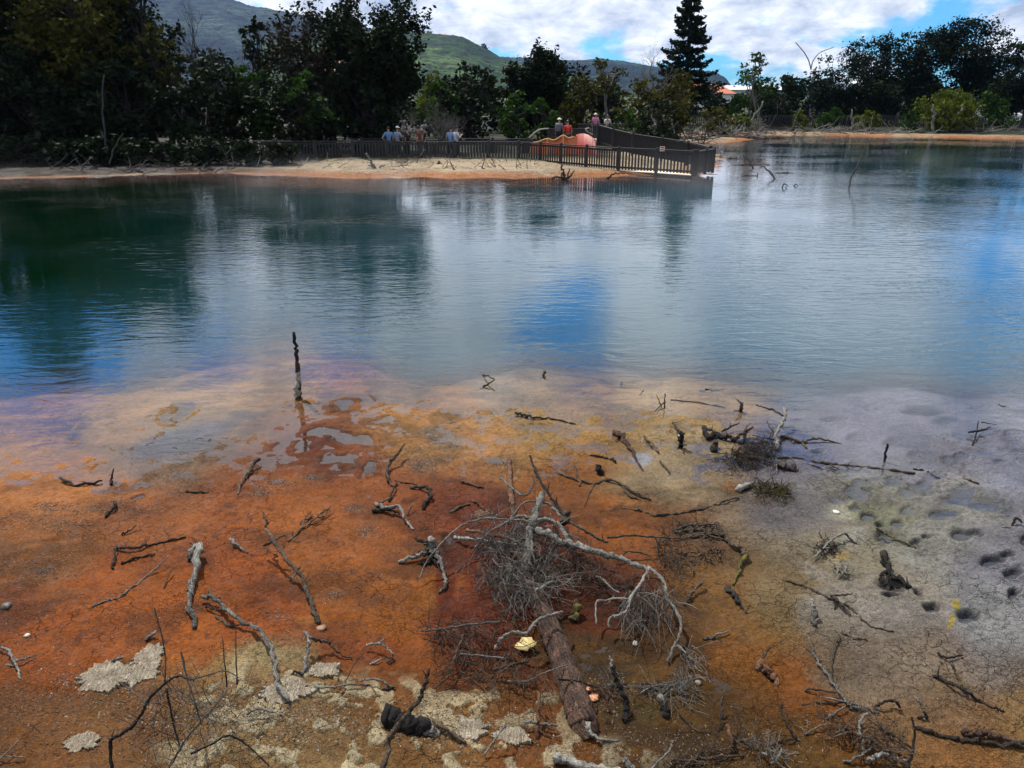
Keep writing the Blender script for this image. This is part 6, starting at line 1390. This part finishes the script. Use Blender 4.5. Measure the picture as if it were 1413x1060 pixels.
for i, (x, y, lab) in enumerate(((1103, 181, 'bleached driftwood curl at the left end of the far beach'), (1028, 180, 'pale driftwood arch on the spit behind the boardwalk'), (1238, 183, 'flat pale driftwood log on the far beach right of the middle'), (1262, 181, 'bleached driftwood log with raised end on the far beach'), (1210, 184, 'thin pale driftwood pole on the far beach'))):
    fstick('driftwood', lab, 'driftwood', 'palebark', .13, [(x - 6, y + 2, .2), (x - 2, y - 2), (x + 4, y), (x + 9, y + 1)] if i < 2 else [(x - 10, y, .2), (x, y - .5), (x + 10, y + 1)])
# piles of grey sticks at the foot of the trees
def pile(label, x0, x1, y0, y1, n, seed, L=1.2, r=.035, mat='palebark', z=.15, hh=.35):
    rg = np.random.default_rng(seed); c = on_level((x0 + x1) / 2, (y0 + y1) / 2, z)
    root = empty('driftwood_pile', tuple(c), label, 'driftwood pile', 'piles of driftwood'); mb = MB()
    for i in range(n):
        p = on_level(rg.uniform(x0, x1), rg.uniform(y0, y1), z); p.z = z + rg.random() ** 2 * hh - .05
        twig(mb, p, (rg.normal(), rg.normal() * .6, abs(rg.normal()) * .35), L * rg.uniform(.4, 1.5), r * rg.uniform(.6, 1.6), rg, .02, .2, 3, 1 if rg.random() < .4 else 0, (.4, .9))
    mb.build('sticks', M[mat], root, False)['kind'] = 'stuff'
pile('thin grey sticks piled along the shaded far left shore', 60, 330, 232.5, 236.5, 80, 1, .8, .02, 'greybranch', .12, .12)
pile('grey driftwood sticks on the shore beneath the shaded railing', 330, 520, 225, 234, 50, 2, .7, .022, 'palebark', .12, .1)
pile('loose dark twigs scattered on the sand below the railing middle', 540, 740, 226, 236, 120, 3, .7, .022, 'brown', .12, .08)
pile('tangled grey driftwood behind the boardwalk tip', 860, 975, 193, 201, 150, 4, 1.4, .035, 'greybranch', .25, .4)
pile('pale stony looking driftwood bank on the spit right of the boardwalk', 950, 1045, 182, 188, 150, 5, 1.2, .04, 'palebark', .25, .25)
pile('white driftwood and sticks along the far right beach', 1050, 1410, 181, 184.5, 200, 6, 1.5, .035, 'palebark', .2, .14)

# ================================================================== LEAVES, PEBBLES, SLABS, LITTER
def leaf_obj(label, px, py, w, col, h=.02, ang=0.0):
    p = place(px, py, h); s = w / ppm_at(p); m = plain('dry_leaf', col, .6, .2, 30)
    out = [(-.5, 0), (-.32, .22), (-.12, .30), (.02, .46), (.2, .34), (.42, .30), (.38, .1), (.5, -.05), (.36, -.22), (.2, -.3), (.06, -.26), (-.08, -.4), (-.2, -.28), (-.36, -.2)]
    ca, sa = math.cos(ang), math.sin(ang)
    V = [(0, 0, .012)] + [(x * ca - y * sa, x * sa + y * ca, .03 * math.sin(x * 7) + .02 * y) for x, y in out]; V = np.array(V) * s + np.array(tuple(p))
    n = len(out); f = [(0, i + 1, (i + 1) % n + 1) for i in range(n)]
    V2 = V - np.array([0, 0, .0015]); f2 = [(n + 1 + a, n + 1 + c, n + 1 + b) for a, b, c in f]; sd = [(i + 1, n + 2 + i, n + 2 + (i + 1) % n, (i + 1) % n + 1) for i in range(n)]
    o = mesh_np('leaf', np.concatenate([V, V2]), [np.array(f + f2), np.array(sd)], m, None, True)
    tag(o, label, 'leaf', 'fallen leaves')
leaf_obj('large cream yellow leaf lying against the fallen trunk', 725, 889, 33, (.46, .36, .14), .05, .4)
leaf_obj('small orange tan leaf right of the lower fallen trunk', 820, 962, 17, (.50, .22, .11), .02, 1.2)
leaf_obj('tiny orange leaf stuck on the right flank of the fallen trunk', 811, 951, 10, (.42, .16, .09), .02, .2)
def pebble(label, px, py, w, col, flat=.6, h=.0, hgt=None):
    p = place(px, py, h); r = w / 2 / ppm_at(p); rg = np.random.default_rng(int(px))
    th = np.linspace(0, 2 * np.pi, 9)[:-1]; V = []
    for ph in (-.9, -.3, .3, .9):
        for t in th:
            k = r * (1 + .18 * rg.normal()); V.append((k * math.cos(t) * math.cos(ph), k * math.sin(t) * math.cos(ph), k * flat * math.sin(ph)))
    V += [(0, 0, -r * flat), (0, 0, r * flat)]; V = np.array(V) + np.array(tuple(p)) + np.array([0, 0, r * flat * .4])
    q = [(a * 8 + i, a * 8 + (i + 1) % 8, (a + 1) * 8 + (i + 1) % 8, (a + 1) * 8 + i) for a in range(3) for i in range(8)]
    t3 = [(32, (i + 1) % 8, i) for i in range(8)] + [(33, 24 + i, 24 + (i + 1) % 8) for i in range(8)]
    o = mesh_np('pebble', V, [np.array(q), np.array(t3)], plain('pebble', col, .6, .25, 40), None, True); tag(o, label, 'pebble', 'loose stones')
pebble('small white pebble below the hanging twigs', 876, 889, 9, (.34, .31, .26))
pebble('white pebble on the pale mud left of the steam holes', 1154, 707, 10, (.48, .48, .44), .3)
pebble('pale pebble beside the left edge forked stick', 37, 878, 8, (.45, .40, .33))
pebble('dark stone near the left edge above the forked stick', 9, 838, 14, (.06, .05, .045))
pebble('small grey pebble at the right end of the olive pool twigs', 963, 943, 9, (.16, .14, .11))
pebble('brown clod at the base of the long knotty branch', 443, 868, 16, (.16, .07, .025), .35)
# crust slabs, each one a loose plate
M['crust'] = wood('pale_mineral_crust', (.24, .175, .105), (.60, .51, .38), .8)
def slab(label, px, py, wpx, hpx, seed, th=.03, col='crust'):
    rg = np.random.default_rng(seed); p = place(px, py); s = ppm_at(p); rx = wpx / 2 / s; ry = hpx / 2 / s / (CH / math.hypot(CH, p.y)) 
    n = 70; t = np.linspace(0, 2 * np.pi, n, endpoint=False)
    k = 1 + (fbm(np.cos(t) * 2.2 + seed, np.sin(t) * 2.2 + seed, 5, .7) - .5) * 1.05 + rg.normal(size=n) * .07
    V = []; rings = (1.0, .98, .88, .75, .6, .45, .3, .15); g0 = gz1(p.x, p.y)
    for j, q in enumerate(rings):
        for a, kk in zip(t, k):
            x, y = p.x + rx * q * kk * math.cos(a), p.y + ry * q * kk * math.sin(a)
            z = g0 + (-.01 if j == 0 else th * .55 * (.4 + 1.3 * float(fbm(np.array(x * 22.), np.array(y * 22. + seed), 3))))
            V.append((x, y, z))
    V.append((p.x, p.y, g0 + th * .55)); f = []
    for j in range(len(rings) - 1):
        for i in range(n): f.append((j * n + i, j * n + (i + 1) % n, (j + 1) * n + (i + 1) % n, (j + 1) * n + i))
    b = (len(rings) - 1) * n; f3 = [(b + i, b + (i + 1) % n, len(V) - 1) for i in range(n)]
    o = mesh_np('crust_slab', np.array(V), [np.array(f), np.array(f3)], M[col], None, False, dict(tone=np.full(len(V), .50)), np.array(V)[:, :2] * 3); tag(o, label, 'crust slab', 'plates of mineral crust')
slab('big whitish crust slab lying on orange mud at the left', 145, 935, 66, 38, 3, .035)
slab('narrower whitish crust slab right of the biggest slab on the left', 192, 928, 56, 34, 8, .028)
slab('pale crust piece above the two left slabs, by the shrub stem', 207, 906, 38, 30, 12, .026)
slab('grey brown flat crust lump near the bottom left', 112, 1025, 50, 22, 15, .02)
slab('pale flat crust plate right of the charred log', 640, 1005, 62, 30, 19, .03)
slab('grey crust plate left of the lower fallen trunk', 706, 1018, 48, 22, 23, .03)
slab('light crust plate at the top of the crust field by the y shaped branch', 395, 955, 70, 30, 27, .022)
slab('brown tinged crust plate above the thin pale twig', 445, 925, 46, 22, 31, .02)
# fine litter: flakes, needles and crumbs nobody could count
def litter(name, n, areas, mat, size, seed, elong=3.0, sink=.3):
    rg = np.random.default_rng(seed); w_ = np.array([a[4] for a in areas], float); w_ /= w_.sum(); idx = rg.choice(len(areas), n, p=w_)
    A = np.array([a[:4] for a in areas], float)[idx]
    g = rg.normal(size=(n, 2)) * .5; px_ = A[:, 0] + g[:, 0] * A[:, 2]; py_ = A[:, 1] + g[:, 1] * A[:, 3]
    dx, dy, dz = ray(px_, py_); ok = dz < -.1; t = CH / -dz; x, y = dx * t, dy * t
    z = ground_z(x, y)
    s = size * rg.uniform(.4, 1.6, n) * np.clip(y / 5, .7, 1.6); th_ = rg.random(n) * 6.283; el = elong * rg.uniform(.5, 1.5, n)
    a = np.stack([np.cos(th_), np.sin(th_), rg.normal(size=n) * .15], 1) * (s * el)[:, None]; b = np.stack([-np.sin(th_), np.cos(th_), rg.normal(size=n) * .3], 1) * s[:, None]
    c = np.stack([x, y, z + s * (.6 - sink)], 1); up = np.stack([0 * s, 0 * s, s * .9], 1)
    V = np.stack([c - a, c + b - up * .3, c + a, c - b - up * .3, c + up], 1).reshape(-1, 3)
    k = np.arange(n)[:, None] * 5; F3 = np.concatenate([k + np.array([[0, 3, 4]]), k + np.array([[3, 2, 4]]), k + np.array([[2, 1, 4]]), k + np.array([[1, 0, 4]])])
    o = mesh_np(name, V, [F3], M[mat], None, False, dict(tone=np.repeat(np.clip(rg.normal(.5, .25, n), 0, 1), 5)), np.repeat(rg.random((n, 2)) * 5, 5, 0)); o['kind'] = 'stuff'
    return o
DEB = [(80, 722, 50, 12, 1.2), (110, 705, 60, 10, .8), (55, 790, 60, 26, 1), (110, 838, 60, 14, .5), (180, 700, 50, 16, .7), (70, 700, 30, 8, .6), (385, 668, 30, 8, .8), (360, 680, 14, 7, .6), (430, 660, 12, 5, .4), (490, 703, 20, 6, .5),
       (505, 735, 22, 10, .7), (578, 645, 20, 12, .8), (460, 824, 20, 9, .6), (405, 800, 12, 10, .4), (60, 793, 18, 8, .6), (385, 855, 24, 12, .5), (590, 640, 22, 8, .5), (1010, 655, 40, 10, .4), (240, 660, 40, 10, .4), (520, 795, 60, 40, .4), (690, 640, 12, 5, .5), (672, 712, 18, 9, .8)]
litter('mud_litter', 9000, DEB, 'twigb', .0028, 5, 2.2, .6)
litter('bank_litter', 6500, [(150, 1010, 240, 70, 2), (420, 1010, 200, 60, 2), (620, 1010, 140, 60, 1.4), (830, 1020, 160, 50, 1.3), (1000, 1040, 160, 30, 1), (1200, 1010, 160, 60, .8), (60, 940, 160, 120, 1), (330, 870, 180, 100, .7), (840, 960, 60, 40, .8)], 'twigb', .0038, 6, 2.6)
litter('crust_crumbs', 3500, [(400, 1010, 170, 60, 2), (620, 1020, 120, 40, 1), (240, 1000, 140, 50, .8), (160, 950, 80, 30, .4)], 'crumb', .006, 7, 1.2) if 'crumb' in M else None

# ================================================================== PEOPLE
M['skin'] = plain('skin', (.36, .19, .12), .6, .08, 20, bump=0)
M['hair'] = plain('dark_hair', (.012, .009, .008), .5, .2, 30)
def cloth(c): return plain('cloth', c, .85, .15, 12)
CL = {}
def skinned(name, verts, edges, rads, mat, parent, root_i=0, sub=1):
    me = bpy.data.meshes.new(name); me.from_pydata([tuple(v) for v in verts], edges, [])
    o = bpy.data.objects.new(name, me); COL.objects.link(o); o.parent = parent
    md = o.modifiers.new('skin', 'SKIN'); md.use_smooth_shade = True
    for i, r_ in enumerate(rads):
        sv_ = me.skin_vertices[0].data[i]; sv_.radius = (r_, r_) if not hasattr(r_, '__len__') else r_
        sv_.use_root = (i == root_i)
    s2 = o.modifiers.new('smooth', 'SUBSURF'); s2.levels = sub; s2.render_levels = sub
    me.materials.append(mat)
    return o
def person(label, px, Y, zf, H=1.72, face=0.0, shirt=(.1, .1, .3), trousers=(.03, .03, .05), hat=None, pose='stand', hair=True, bag=None, holds=None):
    """face: heading in degrees, 0 looks along +Y, away from the camera"""
    g = at_dist(px, 200, Y); root = empty('person', (g.x, Y, zf), label, 'person', 'visitors'); root.rotation_euler = (0, 0, R(face))
    k = H / 1.75; lean = {'lean': .16}.get(pose, .02)
    def v(x, y, z): return (x * k, (y + lean * max(0, z - .95) * 1.2) * k, z * k)
    A = {}
    A['pelvis'] = v(0, 0, .95); A['waist'] = v(0, .01, 1.10); A['chest'] = v(0, .0, 1.32); A['neck'] = v(0, .01, 1.49); A['head0'] = v(0, .03, 1.58); A['head1'] = v(0, .035, 1.69)
    for s, n in ((-1, 'l'), (1, 'r')):
        A['hip' + n] = v(.09 * s, 0, .90); A['knee' + n] = v(.11 * s, .03, .50); A['ankle' + n] = v(.12 * s, -.01, .08); A['toe' + n] = v(.14 * s, .16, .035)
        A['sh' + n] = v(.18 * s, 0, 1.43)
        if pose == 'hip' and s < 0: A['el' + n] = v(-.40, -.10, 1.17); A['wr' + n] = v(-.20, .02, 1.02)
        elif pose == 'phone': A['el' + n] = v(.25 * s, .06, 1.15); A['wr' + n] = v(.09 * s, .28, 1.30)
        elif pose == 'lean' or pose == 'reach' and s > 0: A['el' + n] = v(.27 * s, .14, 1.16); A['wr' + n] = v(.20 * s, .36, 1.08)
        else: A['el' + n] = v(.25 * s, -.03, 1.15); A['wr' + n] = v(.25 * s, .08, .92)
        w_ = np.array(A['wr' + n]); e_ = np.array(A['el' + n]); d = (w_ - e_); d /= np.linalg.norm(d)
        A['palm' + n] = tuple(w_ + d * .075 * k)
        sd = np.cross(d, (0, 1, .2)); sd /= np.linalg.norm(sd) + 1e-9
        for q in range(4):
            A['f%d%s' % (q, n)] = tuple(w_ + d * (.10 + .075 * (1, 1.1, 1.05, .85)[q]) * k + sd * (.027 - .018 * q) * k + np.array((0, .01, -.012)) * k)
        A['th' + n] = tuple(w_ + d * .07 * k + sd * .055 * s * k + np.array((0, .02, 0)))
    names = list(A); ix = {n: i for i, n in enumerate(names)}
    rad = dict(pelvis=(.125, .095), waist=(.115, .085), chest=(.135, .095), neck=.052, head0=.072, head1=.078)
    for n in 'lr': rad.update({'hip' + n: .082, 'knee' + n: .056, 'ankle' + n: .040, 'toe' + n: .032, 'sh' + n: .062, 'el' + n: .040, 'wr' + n: .026, 'palm' + n: (.034, .018), 'th' + n: .009, 'f0' + n: .009, 'f1' + n: .009, 'f2' + n: .009, 'f3' + n: .008})
    E = [('pelvis', 'waist'), ('waist', 'chest'), ('chest', 'neck'), ('neck', 'head0'), ('head0', 'head1')]
    for n in 'lr':
        E += [('pelvis', 'hip' + n), ('hip' + n, 'knee' + n), ('knee' + n, 'ankle' + n), ('ankle' + n, 'toe' + n), ('chest', 'sh' + n), ('sh' + n, 'el' + n), ('el' + n, 'wr' + n), ('wr' + n, 'palm' + n), ('palm' + n, 'th' + n)] + [('palm' + n, 'f%d%s' % (q, n)) for q in range(4)]
    sc_ = lambda r_: tuple(q * k for q in r_) if hasattr(r_, '__len__') else r_ * k
    skinned('body', [A[n] for n in names], [(ix[a], ix[b]) for a, b in E], [sc_(rad[n]) for n in names], M['skin'], root)
    def wear(name, nn, ee, grow, mat, trim=None):
        pts = dict((n, A[n]) for n in nn)
        if trim:
            for a, (b, f) in trim.items(): pts[a] = tuple(np.array(A[a]) * f + np.array(A[b]) * (1 - f))
        nl = list(pts); jx = {n: i for i, n in enumerate(nl)}
        g_ = lambda r_: tuple(q * k + grow for q in r_) if hasattr(r_, '__len__') else r_ * k + grow
        skinned(name, [pts[n] for n in nl], [(jx[a], jx[b]) for a, b in ee], [g_(rad[n]) for n in nl], mat, root)
    wear('shirt', ['pelvis', 'waist', 'chest', 'shl', 'shr', 'ell', 'elr'], [('pelvis', 'waist'), ('waist', 'chest'), ('chest', 'shl'), ('chest', 'shr'), ('shl', 'ell'), ('shr', 'elr')], .024, cloth(shirt), {'ell': ('shl', .8), 'elr': ('shr', .8)})
    wear('trousers', ['pelvis', 'hipl', 'hipr', 'kneel', 'kneer', 'anklel', 'ankler'], [('pelvis', 'hipl'), ('pelvis', 'hipr'), ('hipl', 'kneel'), ('hipr', 'kneer'), ('kneel', 'anklel'), ('kneer', 'ankler')], .020, cloth(trousers))
    # head details: hair, ears, nose, eyes, mouth
    hc = np.array(A['head1'])
    def ball(name, c, r_, mat, sq=(1, 1, 1), n=10, cut=None):
        th = np.linspace(0, 2 * np.pi, n, endpoint=False); ph = np.linspace(-math.pi / 2, math.pi / 2, 7)[1:-1]
        if cut is not None: ph = np.linspace(cut, math.pi / 2, 6)[:-1]
        V = [(r_ * sq[0] * math.cos(t) * math.cos(p_) + c[0], r_ * sq[1] * math.sin(t) * math.cos(p_) + c[1], r_ * sq[2] * math.sin(p_) + c[2]) for p_ in ph for t in th]
        m_ = len(ph); V += [(c[0], c[1], c[2] + r_ * sq[2] * math.sin(ph[0]) * (1 if cut is not None else 1.1)), (c[0], c[1], c[2] + r_ * sq[2])]
        q = [(a * n + i, a * n + (i + 1) % n, (a + 1) * n + (i + 1) % n, (a + 1) * n + i) for a in range(m_ - 1) for i in range(n)]
        t3 = [(m_ * n, (i + 1) % n, i) for i in range(n)] + [(m_ * n + 1, (m_ - 1) * n + i, (m_ - 1) * n + (i + 1) % n) for i in range(n)]
        o = mesh_np(name, V, [np.array(q), np.array(t3)], mat, None, True); o.parent = root; return o
    if hair: ball('hair', hc + np.array([0, -.022, .012]) * k, .096 * k, M['hair'], (.95, 1.05, 1.05), cut=-.35)
    for s in (-1, 1):
        ball('ear', hc + np.array([.083 * s, -.005, -.03]) * k, .024 * k, M['skin'], (.4, .8, 1.2), 6); ball('eye', hc + np.array([.032 * s, .078, -.012]) * k, .012 * k, M['hair'], (1, .5, .8), 6)
    ball('nose', hc + np.array([0, .092, -.035]) * k, .016 * k, M['skin'], (.8, 1.2, 1.4), 6); ball('mouth', hc + np.array([0, .080, -.068]) * k, .016 * k, M['redplastic'], (1.4, .4, .4), 6)
    if hat:
        col, brim = hat; m_ = cloth(col); h_ = ball('hat', hc + np.array([0, -.005, .03]) * k, .104 * k, m_, (1, 1.08, .95), 12, cut=0.0)
        mb = MB(); bw = (.165 if brim else .12) * k; cy_ = (0 if brim else .075) * k
        mb.tube([(hc[0], hc[1] + cy_, hc[2] + .030 * k), (hc[0], hc[1] + cy_, hc[2] + .040 * k)], [bw, bw * .97], 14); b_ = mb.build('brim', m_, None); b_.parent = h_
    if bag:
        mb = MB(); mb.box((0, -.19 * k, 1.22 * k), (.30 * k, .16 * k, .44 * k)); b_ = mb.build('backpack', cloth(bag), None); b_.location = (0, 0, 0)
        bv = b_.modifiers.new('b', 'BEVEL'); bv.width = .04; bv.segments = 3; b_.location = root.location; b_.rotation_euler = root.rotation_euler
        tag(b_, 'small backpack on the back of the ' + holds, 'backpack')
    return root
FZ = .125
person('visitor in a blue shirt with a hand on the hip, leftmost at the railing', 537, 46.2, FZ, 1.76, 20, (.10, .18, .34), (.02, .025, .04), None, 'hip')
person('visitor with a white cap holding something up, second from the left at the railing', 548.5, 46.7, FZ, 1.74, -30, (.22, .26, .36), (.015, .015, .02), ((.75, .75, .74), False), 'phone')
person('visitor in dark clothes between the white cap and the dark red jacket', 563, 46.9, FZ, 1.66, 60, (.012, .012, .016), (.01, .01, .012), None, 'stand')
person('visitor in a dark red jacket and dark cap reaching forward', 579, 46.2, FZ, 1.76, 70, (.13, .022, .014), (.012, .012, .016), ((.02, .02, .03), False), 'reach')
person('visitor in black right behind the dark red jacket', 587, 46.8, FZ, 1.70, 100, (.010, .010, .014), (.01, .01, .012), None, 'stand')
person('visitor in a light blue shirt, left one of the pair apart from the group', 622, 46.3, FZ, 1.74, -20, (.17, .27, .50), (.02, .02, .03), None, 'stand')
person('visitor in a pale grey vest looking down, right one of the pair', 629.5, 45.9, FZ, 1.78, -60, (.42, .46, .52), (.015, .015, .02), None, 'phone')
def feet(px, py_head, Y, H): return at_dist(px, py_head, Y).z - H
person('visitor in a bright red shirt standing above the orange barrier', 783, 51.0, feet(783, 167, 51, 1.76), 1.76, 5, (.50, .022, .018), (.02, .02, .025), None, 'stand')
person('visitor with a white hat and a pack, left of the red shirt', 771, 51.3, feet(771, 164, 51.3, 1.72), 1.72, -15, (.16, .17, .19), (.02, .02, .03), ((.72, .72, .70), True), 'stand', bag=(.10, .12, .15), holds='visitor with the white hat')
zt = VD[0]
person('visitor in a purple pink top and pale sun hat on the viewing deck', 820.5, 56.0, zt, 1.66, 170, (.42, .14, .32), (.03, .03, .06), ((.55, .52, .50), True), 'stand')
person('visitor in white leaning on the rail of the viewing deck', 836, 55.8, zt - .05, 1.62, 200, (.50, .48, .46), (.03, .03, .04), None, 'lean')
person('lone visitor in white behind the bushes right of the orange roofed house', 1009, 86, feet(1009, 158.5, 86, 1.7), 1.7, 120, (.55, .57, .60), (.05, .05, .06), ((.6, .6, .6), False), 'stand')

# ================================================================== STEAM over the hot water
def steam(areas):
    m = bpy.data.materials.new('steam'); m.use_nodes = True; t = NT(m.node_tree); t.n.clear()
    tc = t.new('ShaderNodeTexCoord'); n = t.noise(t.mapping(tc.outputs['Object'], scale=(.16, .10, .35)), 1.0, 3, .6, .8)
    sp_ = t.new('ShaderNodeSeparateXYZ'); t.l.new(tc.outputs['Object'], sp_.inputs[0])
    zf = t.mapr(sp_.outputs[2], 0.0, 1.5, 1.0, 0.0)
    d = t.math('MULTIPLY', t.math('MULTIPLY', t.mapr(n, .53, .70), zf), .022)
    v = t.new('ShaderNodeVolumePrincipled'); v.inputs['Color'].default_value = (.9, .94, 1, 1); t.l.new(d, v.inputs['Density'])
    t.l.new(v.outputs[0], t.new('ShaderNodeOutputMaterial').inputs[1])
    for (x0, x1, y0, y1) in areas:
        mb = MB(); mb.box(((x0 + x1) / 2, (y0 + y1) / 2, .79), (x1 - x0, y1 - y0, 1.5)); o = mb.build('steam', m, None, False); o['kind'] = 'stuff'
steam([(-38, 44, 17, 36.5)])
